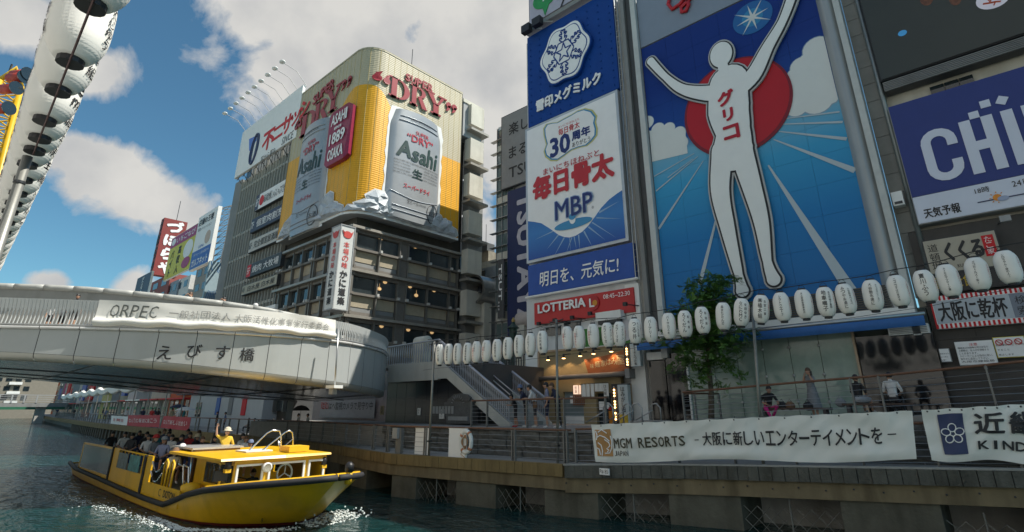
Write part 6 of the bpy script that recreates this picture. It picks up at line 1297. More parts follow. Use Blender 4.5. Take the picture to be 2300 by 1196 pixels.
# floodlight and tavern boards
q = PY(2258, 492, 23.2); fl = thing('floodlight', 'grey caged floodlight under the indigo screen board', 'floodlight', q); MB().box(q.x - .14, q.x + .14, q.y - .1, q.y + .1, q.z - .1, q.z + .1).build('lamp_head', GREYP, fl); MB().tube([q, (q.x - .2, 24.2, q.z + .1)], .02, 4).build('arm', DARK, fl)
ft = FY(23.9); ut = UVY(23.9)
def board2(name, lab, pts, mt, rim, **k): r_ = box_of(ut, *pts); return board(name, lab, 'sign', FY(24.15), r_, .25, mt, rim, .03, **k), r_
t_, r_ = board2('tavern_board', 'cream tavern board with big black brush kana above the striped sign', ((2071, 546), (2238, 511), (2256, 600), (2088, 615)), M('cream_board', (.42, .38, .3), .6), DARK)
W, H = r_[1] - r_[0], r_[3] - r_[2]
letters('くくる', ft, r_[0] + W * .27, r_[0] + W * .8, r_[2] + H * .3, r_[3] - H * .15, INK, t_, .01, bold=.07); letters('道頓堀', ft, r_[0] + W * .06, r_[0] + W * .2, r_[2] + H * .08, r_[3] - H * .12, INK, t_, .01, vertical=True); letters('KUKURU', ft, r_[0] + W * .4, r_[0] + W * .62, r_[2] + H * .1, r_[2] + H * .2, INK, t_, .01)
MB().fbox(ft, r_[1] - W * .2, r_[1] - W * .05, r_[2] + H * .3, r_[3] - H * .12, .004, .01).build('red_label', RED, t_); letters('たこ家', ft, r_[1] - W * .18, r_[1] - W * .07, r_[2] + H * .34, r_[3] - H * .15, PRINTW, t_, .02, vertical=True)
t_, r_ = board2('slogan_strip', 'black strip with yellow brush characters below the cream tavern board', ((2090, 620), (2300, 590), (2300, 636), (2098, 662)), BLACK, BLACK); W, H = r_[1] - r_[0], r_[3] - r_[2]
letters('阪たんを食べる', ft, r_[0] + W * .03, r_[0] + W * .6, r_[2] + H * .2, r_[3] - H * .15, M('gold_ink', (.5, .33, .02), .5), t_, .01, bold=.02); letters('道頓堀', ft, r_[0] + W * .8, r_[1] - .05, r_[2] + H * .2, r_[3] - H * .2, PRINTW, t_, .01, bold=.02)
t_, r_ = board2('striped_sign', 'wide white sign with bold black characters and red and white striped border', ((2092, 672), (2300, 640), (2300, 720), (2100, 745)), PRINTW, PRINTW); r_ = (r_[0], r_[1] + .35, r_[2], r_[3]); 
W, H = r_[1] - r_[0], r_[3] - r_[2]; MB().fbox(ft, r_[1] - .4, r_[1], r_[2], r_[3], -.24, .0).build('sign_end', PRINTW, t_); n_ = 22
for i in range(n_):
    a0 = lerp(r_[0], r_[1], (i + .1) / n_); a1 = lerp(r_[0], r_[1], (i + .6) / n_)
    for z0, z1 in ((r_[2], r_[2] + H * .14), (r_[3] - H * .14, r_[3])): MB().fbox(ft, a0, a1, z0, z1, .003, .008).build('red_stripe', RED, t_)
MB().fbox(ft, r_[0], r_[0] + .05, r_[2], r_[3], .003, .009).build('red_stripe', RED, t_); MB().fbox(ft, r_[0] + .07, r_[1] - .15, r_[2] + H * .15, r_[3] - H * .15, .002, .006).build('inner_panel', M('inner_pale', (.45, .5, .54), .5), t_)
letters('大阪に乾杯', ft, r_[0] + W * .06, r_[0] + W * .72, r_[2] + H * .2, r_[3] - H * .2, INK, t_, .015, bold=.03); MB().fbox(ft, r_[0] + W * .76, r_[0] + W * .93, r_[2] + H * .15, r_[3] - H * .15, .007, .01).build('grey_tab', M('tab_grey', (.2, .23, .28), .5), t_); letters('検索', ft, r_[0] + W * .8, r_[0] + W * .9, r_[2] + H * .2, r_[3] - H * .2, INK, t_, .015, vertical=True); letters('®', ft, r_[1] - .13, r_[1] - .02, r_[2] + H * .16, r_[2] + H * .26, INK, t_, .015)
def notice(lab, pts, rimm, lines, hd=None):
    r_ = box_of(ut, *pts); t_ = board('notice', lab, 'notice', FY(24.05), r_, .12, PRINTW, rimm, .02); W, H = r_[1] - r_[0], r_[3] - r_[2]; f_ = FY(23.93)
    if hd: letters(hd, f_, r_[0] + W * .38, r_[0] + W * .6, r_[3] - H * .2, r_[3] - H * .08, RED, t_, .01)
    for i, ln_ in enumerate(lines): letters(ln_, f_, r_[0] + W * .06, r_[0] + W * .06 + W * .86 * len(ln_) / max(map(len, lines)), r_[2] + H * (.1 + .7 * (len(lines) - 1 - i) / len(lines)), r_[2] + H * (.1 + .7 * (len(lines) - 1 - i) / len(lines)) + H * .09, INK, t_, .01)
    return t_, r_, f_
notice('white notice with red heading on the dark wall below the striped sign', ((2146, 771), (2229, 761), (2240, 815), (2154, 824)), WHITE, ['雑踏及び大雨時の河川水位の', '上昇時は、出入口を閉鎖する', 'ことがあります。', 'スピーカーによる指示に従い、', '速やかに退去して下さい。', '        大阪市建設局'], '注意')
t_, r_, f_ = notice('yellow edged notice with three red prohibition circles', ((2230, 761), (2306, 751), (2306, 800), (2240, 806)), M('notice_yellow', (.55, .48, .03), .5), ['自転車は押して通行', 'すること', '禁止します'])
for k in range(3):
    c_ = (lerp(r_[0], r_[1], .18 + .3 * k), lerp(r_[2], r_[3], .74)); mb = MB(); mb.tube([f_.P(c_[0] + .085 * math.cos(i * .393), c_[1] + .085 * math.sin(i * .393), .02) for i in range(17)], .012, 4); mb.tube([f_.P(c_[0] - .06, c_[1] + .06, .02), f_.P(c_[0] + .06, c_[1] - .06, .02)], .01, 4); mb.build('prohibition_ring', RED, t_)
notice('small grey notice left of the red headed notice', ((2107, 785), (2131, 781), (2138, 812), (2115, 815)), GREYP, ['関係者以外', '立入禁止', 'お願い'])
q = PY(2012, 450, 24.0); t_ = thing('security_box', 'small white box lamp on the narrow wall beside the giant billboard', 'wall lamp', q); MB().box(q.x - .1, q.x + .25, 23.9, 24.3, q.z - .25, q.z + .3).build('housing', WHITE, t_); MB().box(q.x - .05, q.x + .2, 23.88, 23.9, q.z - .2, q.z - .1).build('lens', DARK, t_)
# ================================================================== unseen near bank buildings behind the viewer, added pale and tall to bounce sun
for k, (x0, x1, h, col) in enumerate(((-70, -56, 20, (.68, .66, .6)), (-55.5, -42, 24, (.7, .68, .64)), (-41.5, -30, 19, (.68, .66, .62)), (-29.5, -17, 25, (.72, .71, .68)), (-16.5, -4, 21, (.7, .68, .65)), (-3.5, 9, 26, (.72, .7, .67)), (9.5, 24, 22, (.7, .67, .62)))):
    t_ = thing('near_bounce_building', ('pale', 'cream', 'low cream', 'white', 'light stone', 'tall pale', 'buff')[k] + ' canal side building on the bank behind the viewer', 'building', ((x0 + x1) / 2, -14, 1.5), 'sunlit buildings on the near bank')
    MB().box(x0, x1, -26, -10.0, 1.5, 1.5 + h).build('walls', M('near_wall_%d' % k, col, .8, var=.08), t_)
    for j in range(int(h / 3.6)):
        for i in range(int((x1 - x0) / 3.2)): MB().box(x0 + .6 + i * 3.2, x0 + 2.8 + i * 3.2, -10.05, -9.95, 2.6 + j * 3.6, 4.3 + j * 3.6).build('window', GLASS, t_)

# ================================================================== paper lanterns
PAPER = M('lantern_paper', (.84, .83, .78), .55, var=.04, vs=3)
def prof_r(t): return .255 * (1 - abs(2 * t - 1) ** 3.6 * .45)
def lantern_proto(R_=1.0, H=.78, ribs=15, seg=18, amp=.018):
    r_ = thing('paper_lantern', 'x', 'lantern', (0, 0, 0)); mb = MB(); P = []
    for i in range(ribs * 2 + 1):
        t = i / (ribs * 2); P.append((R_ * prof_r(t) * (1 - (amp if i % 2 == 0 else 0)), H * (t - .5)))
    mb.lathe(P, seg); b_ = mb.build('paper_body', PAPER, r_, True, local=True)
    rc_ = R_ * .11
    for z0, z1 in ((H * .5 - .01, H * .5 + .045), (-H * .5 - .05, -H * .5 + .01)): MB().lathe([(rc_, z0), (rc_, z1)], 14, cap=True).build('cap', BLACK, r_, local=True)
    MB().tube([(-rc_, 0, H * .5 + .03), (-rc_ * .6, 0, H * .5 + .11), (0, 0, H * .5 + .14), (rc_ * .6, 0, H * .5 + .11), (rc_, 0, H * .5 + .03)], .006, 4).build('hook', WIRE, r_, local=True)
    return r_
def lantern_text(root, body, ang, H=.78, R_=1.0, size=.12, top=.3, bot=-.28, mat=INK, bold=.01):
    fr = Fr(lambda u, v, w=0: Vector(((lambda r, a: (r * math.cos(a), r * math.sin(a), v))(R_ * prof_r(max(0, min(1, v / H + .5))) + .006 + w * .02, ang + u / (R_ * .25)))))
    mb = MB(); vtxt(mb, body, fr, -size / 2, size / 2, bot, top, 0, bold)
    o = mb.build('lettering', mat, root, local=True)
    if o: o.matrix_parent_inverse = Matrix.Identity(4)
    return o
LP_ = lantern_proto()
first = [True]
def put_lantern(loc, label, group, texts, tilt=0, rz=0, sc_=1):
    if first[0]: r_ = LP_; first[0] = False
    else: r_ = copy_tree(LP_, keep=lambda c: not c.name.startswith('lettering'))
    r_.location = loc; r_.rotation_euler = (0, tilt, rz); r_.scale = (sc_, sc_, .93 + .1 * sc_); r_['label'] = label; r_['group'] = group
    for (body, ang, size, mat, top, bot) in texts: lantern_text(r_, body, ang, size=size, mat=mat, top=top, bot=bot)
    return r_
LR = M('lantern_red', (.5, .03, .05), .5)
lan = [(988, 797, 'ハナー工業'), (1008, 796, '居酒屋芸術館'), (1028, 795.5, '居酒屋芸術館'), (1050, 794, '居酒屋芸術館'), (1070, 791, 'いとはん*'), (1092.6, 789, 'いとはん*'), (1116.7, 787, '大阪関西万博'), (1140.8, 783, '大阪関西万博'), (1166, 778, '大阪関西万博'), (1191.7, 774, 'たけおうどん'), (1219, 769, '㈲山内老舗'),
       (1274.7, 760, 'いとはん*'), (1301.5, 759, 'いとはん*'), (1332.8, 755, 'いとはん*'), (1365.3, 753, 'ガフーリオ'), (1391.7, 751, 'ガフーリオ'), (1426.5, 744.5, 'つる井'), (1462, 741, 'バーアリー'), (1502.6, 733, 'バーサカズキ'), (1538.9, 728, 'ろくだん'), (1578, 720, 'ろくだん'), (1625, 711, '森またたん灯'), (1666, 702, 'なにわMC'), (1709.5, 695, '㈱植木組'),
       (1756.5, 690, 'シラトウェーブ'), (1806, 684, '井上清掃管理事務所'), (1855, 679, '地車囃子'), (1900, 672, 'みつや永遠に'), (1960.5, 664, '大谷塾永遠に'), (2018, 654, 'ニコニコそば打愛好会'), (2079, 643, '寶川ふう'), (2130.8, 631, 'タイ古式マッサージ蘭'), (2196, 616, 'ポコガールズ(仮)'), (2264, 601, 'シロちゃん(緑の人)')]
side2 = {16: 'まごころ料理', 19: '居酒屋', 20: '居酒屋', 22: '安田ゆき', 23: '左官工事', 26: '浪花粋囃子集団', 27: '小豆割烹つるべ', 28: '芸人大谷セレクション', 14: 'イタリアン', 15: 'イタリアン'}
def yl_(px):                                             # the string hangs over the quay edge line
    return lerp(14.0, 15.2, (px - 980) / 280) if px < 1260 else lerp(15.2, 17.6, (px - 1260) / 1000)
ordn = 'first second third fourth fifth sixth seventh eighth ninth tenth eleventh twelfth thirteenth fourteenth fifteenth sixteenth seventeenth eighteenth nineteenth twentieth'.split(); ordn += ['twenty ' + o for o in ordn[:9]] + ['thirtieth', 'thirty first', 'thirty second']
segs = [(0, 11, 'before the staircase'), (11, 18, 'across the white shop building'), (18, 23, 'before the tree'), (23, 30, 'below the giant billboard'), (30, 34, 'before the tavern signs')]
lpos = []
for i, (px, py, body) in enumerate(lan):
    Y = yl_(px); c_ = PY(px, py, Y); lpos.append(c_)
    face = math.atan2(-c_.y, -c_.x); s0_, s1_, where = next(s_ for s_ in segs if s_[0] <= i < s_[1])
    red = body.endswith('*'); body_ = body.rstrip('*')
    tx = [(body_, face - (.45 if i < 16 else .12), .15 if len(body_) < 8 else .105, INK, .3, -.28 if not red else 0.0)]
    if red: tx.append(('全興ネット', face - .8, .1, LR, .16, -.3))
    elif i in side2: tx.append((side2[i], face + .48, .075, INK, .26, -.2))
    tx.append(('とんぼりリバー', face + 1.05, .05, LR, .2, -.2)) if not red else None
    put_lantern(c_, 'white paper lantern, %s from left %s%s' % (ordn[i - s0_], where, ', with red lettering' if red else ''), 'paper lanterns strung along the quay', tx, tilt=random.uniform(-.05, .05) + (.12 if 20 < i < 24 else 0), sc_=lerp(.69, .96, i / 33))
for nm, idx in (('over the staircase side', range(0, 11)), ('across the shop and the giant billboard', range(11, 34))):
    pts = [lpos[i] + Vector((0, 0, .55 + .02 * math.sin(i * 2))) for i in idx]; pts = [pts[0] + Vector((-.8, 0, .1))] + pts + [pts[-1] + Vector((1.2, 0.3, .1))]
    for dz in (0,): tag(MB().tube(pts, .012, 4).build('lantern_cable', WIRE), 'black cable carrying paper lanterns ' + nm, 'cable')
a_, b_ = lpos[0], lpos[-1]
tag(MB().tube([lpos[0] + Vector((-1, 0, -.55))] + [p + Vector((0, .1, -.5)) for p in lpos[::3]] + [lpos[-1] + Vector((1, 0, -.5))], .006, 4).build('guy_wire', WIRE), 'thin lower guy wire running beneath the quay lanterns', 'wire')
for (pa, pb, ya, yb, lab) in (((976, 768), (963, 1024), 14.0, 14.0, 'slim grey lantern pole at the left end of the quay string'), ((1250, 718), (1253, 1034), 15.2, 15.2, 'slim grey lantern pole in front of the noodle shop'), ((1690, 690), (1714, 1040), 16.9, 16.9, 'slim grey lantern pole in front of the giant billboard')):
    p, q = PY(*pa, ya), PY(*pb, yb); q.z = q_at(q.x)[1]; t_ = thing('lantern_pole', lab, 'pole', q); MB().tube([q, p], .045, 8).build('pole', M('pole_grey', (.24, .24, .22), .45, .5, var=.2, vs=6), t_, True); MB().tube([p - Vector((.3, 0, .1)), p + Vector((.3, 0, -.02))], .02, 5).build('cross_arm', DARK, t_)
    MB().box(q.x - .07, q.x + .07, q.y - .07, q.y + .07, q.z + .5, q.z + .56).build('clamp', DARK, t_)
# big lantern string overhead at the left, on the near bank
BIGL = lantern_proto(.93, .82, 24, 28, .035); big_first = [True]
capy = [(206, -95), (178, 12), (143, 135), (114, 208), (91, 278), (81, 309)]
cols = [PZ(px, py, 6.1) for px, py in ((245, -150), (215, -60), (178, 12), (143, 135), (114, 208), (91, 278), (80, 312), (68, 345))]
xs_b = [-3.4, -4.0, -4.62, -5.59, -6.33, -7.17, -7.65, -8.1] + [-8.75 - .62 * i for i in range(24)]
bt = ['株式会社', '宝塚大使', '酒造主', '大使館', 'てくらく', 'おかげ横丁', '隠れ家☆', 'まいど', 'ぼてじゅう', '水口組', 'Gem', '道頓堀']
for i, x in enumerate(xs_b):
    if big_first[0]: r_ = BIGL; big_first[0] = False
    else: r_ = copy_tree(BIGL, keep=lambda c: not c.name.startswith('lettering'))
    y = .27 + (-x - 4.6) * .032; zc = 6.1 + .46 + .02 * math.sin(i * 1.7); r_.location = (x, max(.2, y), zc); r_.rotation_euler = (random.uniform(-.03, .03), random.uniform(-.03, .03), 0)
    fa = math.atan2(-y, -x); r_['group'] = 'big lanterns strung overhead along the near bank'
    r_['label'] = 'large ribbed paper lantern overhead at the left, ' + (ordn[i] + ' counting from the top edge')
    if i < 16: lantern_text(r_, bt[i % len(bt)], -1.65, R_=.93, H=.82, size=.13, top=.28, bot=-.28, bold=.01); lantern_text(r_, bt[(i + 5) % len(bt)], 1.0, R_=.93, H=.82, size=.13, top=.28, bot=-.28, bold=.01)
pts = [Vector((x, max(.2, .27 + (-x - 4.6) * .032), 6.1 + .46 + .41 + .14 + .0)) for x in [-2.5] + xs_b]
tag(MB().tube(pts, .012, 4).build('lantern_cable', WIRE), 'cable above the big overhead lanterns on the near bank', 'cable')
tag(MB().tube([p - Vector((0, .0, 1.05)) for p in pts[:9]], .009, 4).build('lantern_wire', M('red_black_wire', (.06, .02, .02), .6)), 'thin wire threading the bottoms of the big overhead lanterns', 'wire')
q = PZ(70, 345, 6.1); t_ = thing('lantern_pole', 'thick grey pole carrying the big overhead lanterns at the left edge', 'pole', (q.x, q.y, 1.5)); MB().tube([(q.x, q.y - .02, 1.5), (q.x, q.y - .02, 6.05)], .05, 12).build('pole', M('pole_grey'), t_, True); MB().lathe([(.058, 0), (.058, .03)], 12, (q.x, q.y - .02, 5.7)).build('clamp', DARK, t_)

# ================================================================== banners on the quay fence
def quay_banner(label, tl, tr, br_, bl, body_fn, sag=.05):
    A_, B_ = PY(*tl, q_at(PY(*tl, 15.5).x)[0] + .3), None
    def q3(p):
        Y = 16.0
        for _ in range(12): X = PY(p[0], p[1], Y).x; Y = q_at(X)[0] + .26
        return PY(p[0], p[1], Y)
    a, b_, c_, d_ = q3(tl), q3(tr), q3(br_), q3(bl); W = (b_ - a).length; H = ((a - d_).length + (b_ - c_).length) / 2
    nrm = Vector(((b_ - a).y, -(b_ - a).x, 0)).normalized()
    def P(u, v, w=0):
        t = u / W; top = a.lerp(b_, t); bot = d_.lerp(c_, t); s_ = v / H
        q = bot.lerp(top, s_); st = W * 1.0
        sc = .018 * math.sin(t * W * 5.2) ** 2 * (s_ > .5) * (2 * s_ - 1)
        wr = .05 * noise.noise(Vector((u * 1.1 + v * .9, v * 1.5 - u * .35, 2.1))) + .028 * noise.noise(Vector((u * 3.1 - v * 2.2, v * 2.5, 7.7))) + .07 * math.exp(-((s_ - .12) / .16) ** 2) * (math.sin(u * 1.7 + 1) * .5 + .5)
        bow = .05 * math.sin(t * math.pi * 3.3) * (1 - s_) + .03 * math.sin(t * 9 + 1) * (1 - s_)
        q = q + nrm * (.06 + wr * 1.2 + w); q.z -= sc + bow * .6; return q
    fr = Fr(P); t_ = thing('fence_banner', label, 'banner', P(W / 2, 0)); mb = MB(); mb.grid(lambda u, v: P(u * W, v * H), 150, 26); mb.build('cloth', M('vinyl_banner', (.74, .75, .70), .42, var=.03, vs=1), t_, True)
    for i in range(13):
        p = P(W * (i + .5) / 13, H * .965, .012); mb = MB(); mb.ell(p, (.022, .012, .022), 6, 4); mb.tube([p, p + Vector((0, .1, .1))], .008, 4); mb.build('eyelet_tie', DARK, t_)
    body_fn(fr, W, H, t_); return t_
def ctext(body, fr, u0, u1, v0, v1, mt, t_, **k):         # one piece per character so that it follows the cloth
    n_ = len(body)
    for i, ch in enumerate(body):
        if ch != ' ': letters(ch, fr, lerp(u0, u1, (i + (.06 if ch != 'I' else .36)) / n_), lerp(u0, u1, (i + (.94 if ch != 'I' else .64)) / n_), v0 if ch not in 'ー-' else lerp(v0, v1, .42), v1 if ch not in 'ー-' else lerp(v0, v1, .58), mt, t_, .035, **k)
OLV = M('olive_ink', (.06, .055, .03), .5)
def b1(fr, W, H, t_):
    mb = MB(); mb.grid(lambda u, v: fr.P(W * lerp(.012, .073, u), H * lerp(.16, .86, v), .025), 10, 10); mb.build('emblem_field', M('emblem_tan', (.42, .22, .07), .5), t_, True)
    mb = MB(); L_ = [((.2, .9), (.45, 1.0), (.75, .85)), ((.1, .7), (.3, .78), (.6, .7), (.85, .55)), ((.55, .62), (.8, .5), (.85, .38), (.7, .3)), ((.12, .5), (.3, .4), (.35, .2), (.3, .02)), ((.0, .3), (.15, .25), (.2, .05)), ((.62, .28), (.75, .22), (.65, .15)), ((.05, .95), (.12, .8), (.05, .6)), ((.5, .1), (.8, .12), (.95, .3), (1.0, .55), (.95, .75))]
    for P_l in L_: mb.tube([fr.P(W * lerp(.012, .073, a), H * lerp(.16, .86, b), .035) for a, b in P_l], .018, 5)
    mb.build('lion_emblem_lines', PRINTW, t_)
    ctext('MGM', fr, W * .078, W * .148, H * .36, H * .62, OLV, t_, bold=.03); ctext('RESORTS', fr, W * .168, W * .335, H * .36, H * .62, OLV, t_, bold=.03); ctext('JAPAN', fr, W * .078, W * .13, H * .17, H * .3, OLV, t_, bold=.01)
    ctext('-', fr, W * .365, W * .38, H * .42, H * .56, INK, t_); ctext('大阪に新しいエンターテイメントを', fr, W * .39, W * .92, H * .34, H * .68, INK, t_, bold=.02); ctext('-', fr, W * .93, W * .955, H * .45, H * .6, INK, t_)
quay_banner('long white vinyl fence banner with tan lion emblem and black lettering', (1328, 954), (2048, 922), (2058, 1034), (1340, 1036), b1)
def b2(fr, W, H, t_):
    mb = MB(); mb.grid(lambda u, v: fr.P(W * lerp(.10, .27, u), H * lerp(.14, .9, v), .03), 10, 10); mb.build('navy_plate', M('plate_navy', (.02, .035, .11), .5), t_, True)
    mb = MB()
    for k in range(5):
        a_ = math.pi / 2 + k * 2 * math.pi / 5; pts = [fr.P(W * .185 + (.17 * math.sin(t) * .5) * -math.sin(a_) + (.05 + .1 * (1 - math.cos(t))) * math.cos(a_), H * .52 + (.17 * math.sin(t) * .5) * math.cos(a_) + (.05 + .1 * (1 - math.cos(t))) * math.sin(a_), .045) for t in [2 * math.pi * i / 14 for i in range(15)]]; mb.tube(pts, .013, 5)
    mb.build('blossom_emblem', PRINTW, t_)
    ctext('近畿大学', fr, W * .32, W * 1.25, H * .48, H * .88, INK, t_, bold=.03); ctext('KINDAI', fr, W * .34, W * .85, H * .2, H * .36, INK, t_, bold=.04)
quay_banner('white vinyl fence banner with navy blossom emblem, cropped by the right edge', (2068, 921), (2420, 900), (2420, 1046), (2090, 1032), b2)

# ================================================================== street tree
t_ = thing('street_tree', 'leafy green street tree with feathery leaves between lanterns and billboard', 'tree', PY(1597, 945, 21.5)); bx = PY(1597, 945, 21.5)
BARK = M('bark', (.13, .11, .08), .9, var=.3, vs=9, bump=.5, bs=20); LEAF = M('leaf', (.075, .17, .03), .5, var=.45, vs=2.5)
base = Vector((bx.x, 21.5, 2.6)); tp = PY(1592, 820, 21.5); cc = PY(1600, 725, 21.5)
mb = MB(); mb.tube([base, base.lerp(tp, .5) + Vector((.05, 0, 0)), tp, cc + Vector((0, 0, .8))], [.13, .11, .09, .03], 8); rnd = random.Random(11); tips = []
for i in range(26):
    a_ = rnd.uniform(0, 2 * math.pi); t0 = rnd.uniform(.15, 1); s_ = tp.lerp(cc + Vector((0, 0, .8)), t0); L_ = rnd.uniform(.9, 1.75) * (1.05 - .35 * t0); e_ = s_ + Vector((math.cos(a_) * L_, math.sin(a_) * L_ * .8, rnd.uniform(.2, 1.0))); m_ = s_.lerp(e_, .5) + Vector((0, 0, .12)); mb.tube([s_, m_, e_], [.035, .022, .008], 5); tips += [m_, e_, e_ + Vector((rnd.uniform(-.4, .4), rnd.uniform(-.4, .4), rnd.uniform(-.3, .4)))]
mb.build('trunk', BARK, t_, True)
mb = MB()
for tip in tips + [tp.lerp(cc, rnd.random()) + Vector((rnd.gauss(0, .82), rnd.gauss(0, .65), max(-1.2, min(1.0, rnd.gauss(.35, .7))))) for _ in range(95)]:
    for f_ in range(24):                                     # fronds of small paired leaflets
        c_ = tip + Vector((rnd.gauss(0, .16), rnd.gauss(0, .16), rnd.gauss(0, .14))); d_ = Vector((rnd.gauss(0, 1), rnd.gauss(0, 1), rnd.gauss(.25, .5))).normalized(); sd = d_.cross(Vector((0, 0, 1))).normalized(); L_ = rnd.uniform(.2, .36)
        for k in range(7):
            p = c_ + d_ * (L_ * k / 7) - Vector((0, 0, .05 * (k / 7) ** 2)); w_ = .115 * (1 - k / 9)
            for sg in (-1, 1): q = p + sd * sg * w_ + d_ * .025; mb.add([p, p + sd * sg * w_ * .5 + d_ * .04 + Vector((0, 0, .008)), q, p + sd * sg * w_ * .5 - d_ * .012], [(0, 1, 2, 3)])
o_ = mb.build('crown', LEAF, t_); o_['kind'] = 'stuff'

# ================================================================== far canal side: bridge, buildings, canopies of lanterns
t_ = thing('far_bridge', 'low grey far bridge crossing the canal at the left edge', 'bridge', (-170, 10, 4)); X = -170
MB().box(X - 4, X, -30, 33, 3.6, 4.5).build('deck_beam', MGREY, t_); MB().box(X - .1, X + .1, -30, 33, 6.1, 6.3).build('top_chord', GREYP, t_)
for i in range(24): MB().box(X - .1, X + .1, -29 + i * 2.2, -28.7 + i * 2.2, 4.5, 6.1).build('rail_post', GREYP, t_)
for k in range(3): MB().box(X - .05, X + .05, -30, 33, 4.8 + .45 * k, 4.92 + .45 * k).build('rail_bar', GREYP, t_)
MB().box(X - 3, X - 1, 22.3, 24, -1, 3.6).build('pier', CONC, t_)
t_ = thing('far_green_bridge', 'green girder of a second bridge just beyond the far grey one', 'bridge', (-190, 10, 3)); MB().box(-194, -190, -40, 36, 3.0, 4.0).build('girder', M('girder_green', (.03, .14, .08), .5), t_)
pal = [(.5, .1, .02), (.4, .38, .3), (.2, .2, .2), (.45, .44, .42), (.3, .27, .2), (.12, .12, .12), (.5, .42, .15), (.35, .36, .38), (.25, .1, .08), (.42, .4, .36), (.16, .18, .2), (.38, .33, .26), (.5, .5, .48), (.22, .2, .17), (.3, .3, .28)]
names = 'orange fronted|pale buff|dark grey|light stone|tan|black fronted|ochre|cool grey|brick brown|cream|slate|sandy|white|umber|mid grey'.split('|')
x = -68.0; k = 0
while x > -235:
    wd = random.uniform(6, 10) if x > -120 else random.uniform(9, 15); y, z = q_at(x); h = random.uniform(9, 13) if x > -100 else random.uniform(12, 19)
    yb = max(y + 5.5, 22.5)
    zb_ = 1.5
    pc = pal[k % 15]; t_ = thing('far_building', names[k % 15] + ' canal side building seen under the bridge' + (', among the nearest ones' if k < 4 else ', block %s along the far bend' % ('four five six seven eight nine ten eleven twelve thirteen fourteen fifteen sixteen seventeen eighteen nineteen twenty'.split()[(k - 4) % 17])), 'building', (x - wd / 2, yb, zb_), 'buildings along the far bend')
    MB().box(x - wd + .15, x - .15, yb, yb + 9, zb_, zb_ + h).build('walls', M('far_wall_%d' % (k % 15), pc, .7, var=.15), t_)
    for j in range(int(h / 3.2)):
        for i in range(int(wd / 1.8)):
            if random.random() < .85: MB().box(x - .7 - i * 1.8 - 1.1, x - .7 - i * 1.8, yb - .05, yb + .05, 2.4 + j * 3.2, 4.1 + j * 3.2).build('window', GLASS if random.random() < .6 else M('blind'), t_)
    if random.random() < .7: c2 = random.choice([RED, WHITE, M('sign_yellow'), BLUE, M('sign_magenta'), DARK]); MB().box(x - wd * .6, x - wd * .3, yb - .5, yb - .1, 4.5 + random.random() * 2, 7.5 + random.random() * 3).build('sign', c2, t_)
    MB().box(x - wd + .3, x - .3, yb - 1.3, yb, 4.2, 4.35).build('awning', random.choice([WHITE, GREYP, M('awning_grey'), RED]), t_)
    x -= wd; k += 1
# block of flats behind the far bridge
t_ = thing('apartment_block', 'beige apartment block with rows of white balconies beyond the far bridge', 'building', (-260, 20, 1)); MB().box(-280, -262, -50, 60, 0, 30).build('walls', M('flats_beige', (.22, .2, .16), .8), t_)
for j in range(9):
    for i in range(26): MB().box(-262, -261.9, -36 + i * 2.6, -34.4 + i * 2.6, 6.1 + j * 3.1, 7.6 + j * 3.1).build('window', GLASS, t_)
for j in range(9):
    for i in range(9): MB().box(-262, -261, -36 + i * 7.6, -32.5 + i * 7.6, 5 + j * 3.1, 5.9 + j * 3.1).build('balcony', WHITE, t_)
# rows of lanterns along the far bend: one white garland per span between poles
def bend(x, up): y, z = q_at(x); return Vector((x, y + .4, z + up))
xs2 = [-49, -53, -58, -64, -70, -77, -84, -92, -100, -110, -120, -132, -144]
for i, (a, b_) in enumerate(zip(xs2, xs2[1:])):
    n_ = 12; t_ = thing('lantern_garland', 'drooping span of small white lanterns on the far bend, span %s from the bridge' % ('one two three four five six seven eight nine ten eleven twelve'.split()[i]), 'garland', bend((a + b_) / 2, 3.4), 'lantern garlands along the far bend')
    for k in range(n_):
        p = bend(lerp(a, b_, (k + .5) / n_), 4.05 - .35 * math.sin(math.pi * (k + .5) / n_)); mb = MB(); mb.lathe([(.12, -.38), (.25, -.25), (.26, .25), (.12, .38)], 8, p); mb.build('lantern', PAPER, t_)
    MB().tube([bend(a, 0), bend(a, 4.6)], .05, 5).build('pole', M('pole_grey'), t_)
# red banners and kiosk on the fence under the bridge
for (a, b_, c_, d_), lab, body in ((((290, 933), (360, 933), (358, 960), (286, 958)), 'left red slogan banner on the far quay fence behind the boat', 'なんで広報誌に載こう'), (((370, 935), (430, 938), (424, 969), (362, 961)), 'right red slogan banner on the far quay fence behind the boat', 'なんで新しい出会い'), (((252, 934), (288, 936), (286, 956), (250, 952)), 'pale printed banner left of the red ones on the far fence', '歌舞伎')):
    q = [PY(*p, on_quay(p[0], .3, p[1]).y) for p in (a, b_, c_, d_)]; ya = [q_at(p.x)[0] + .28 for p in q]
    fr = Fr(lambda u, v, w=0: Vector((lerp(lerp(q[3].x, q[0].x, v), lerp(q[2].x, q[1].x, v), u), lerp(ya[0], ya[1], u) - .05 + .05 * math.sin(u * 14) - w, lerp(lerp(q[3].z, q[2].z, u), lerp(q[0].z, q[1].z, u), v))))
    t_ = thing('fence_banner', lab, 'banner', fr.P(.5, 0)); mb = MB(); mb.grid(lambda u, v: fr.P(u, v), 20, 4); red_ = 'red' in lab.split()[1] or lab.startswith('right red'); mb.build('cloth', M('banner_red', (.45, .03, .045), .6) if red_ else PRINTW, t_, True)
    n_ = len(body)
    for i, ch in enumerate(body): letters(ch, fr, (i + .6) / (n_ + 1), (i + 1.4) / (n_ + 1), .35, .7, PRINTW if red_ else RED, t_, .06)
YK = 21.4; r_ = box_of(UVY(YK), (424, 885), (590, 880), (590, 960), (424, 960))
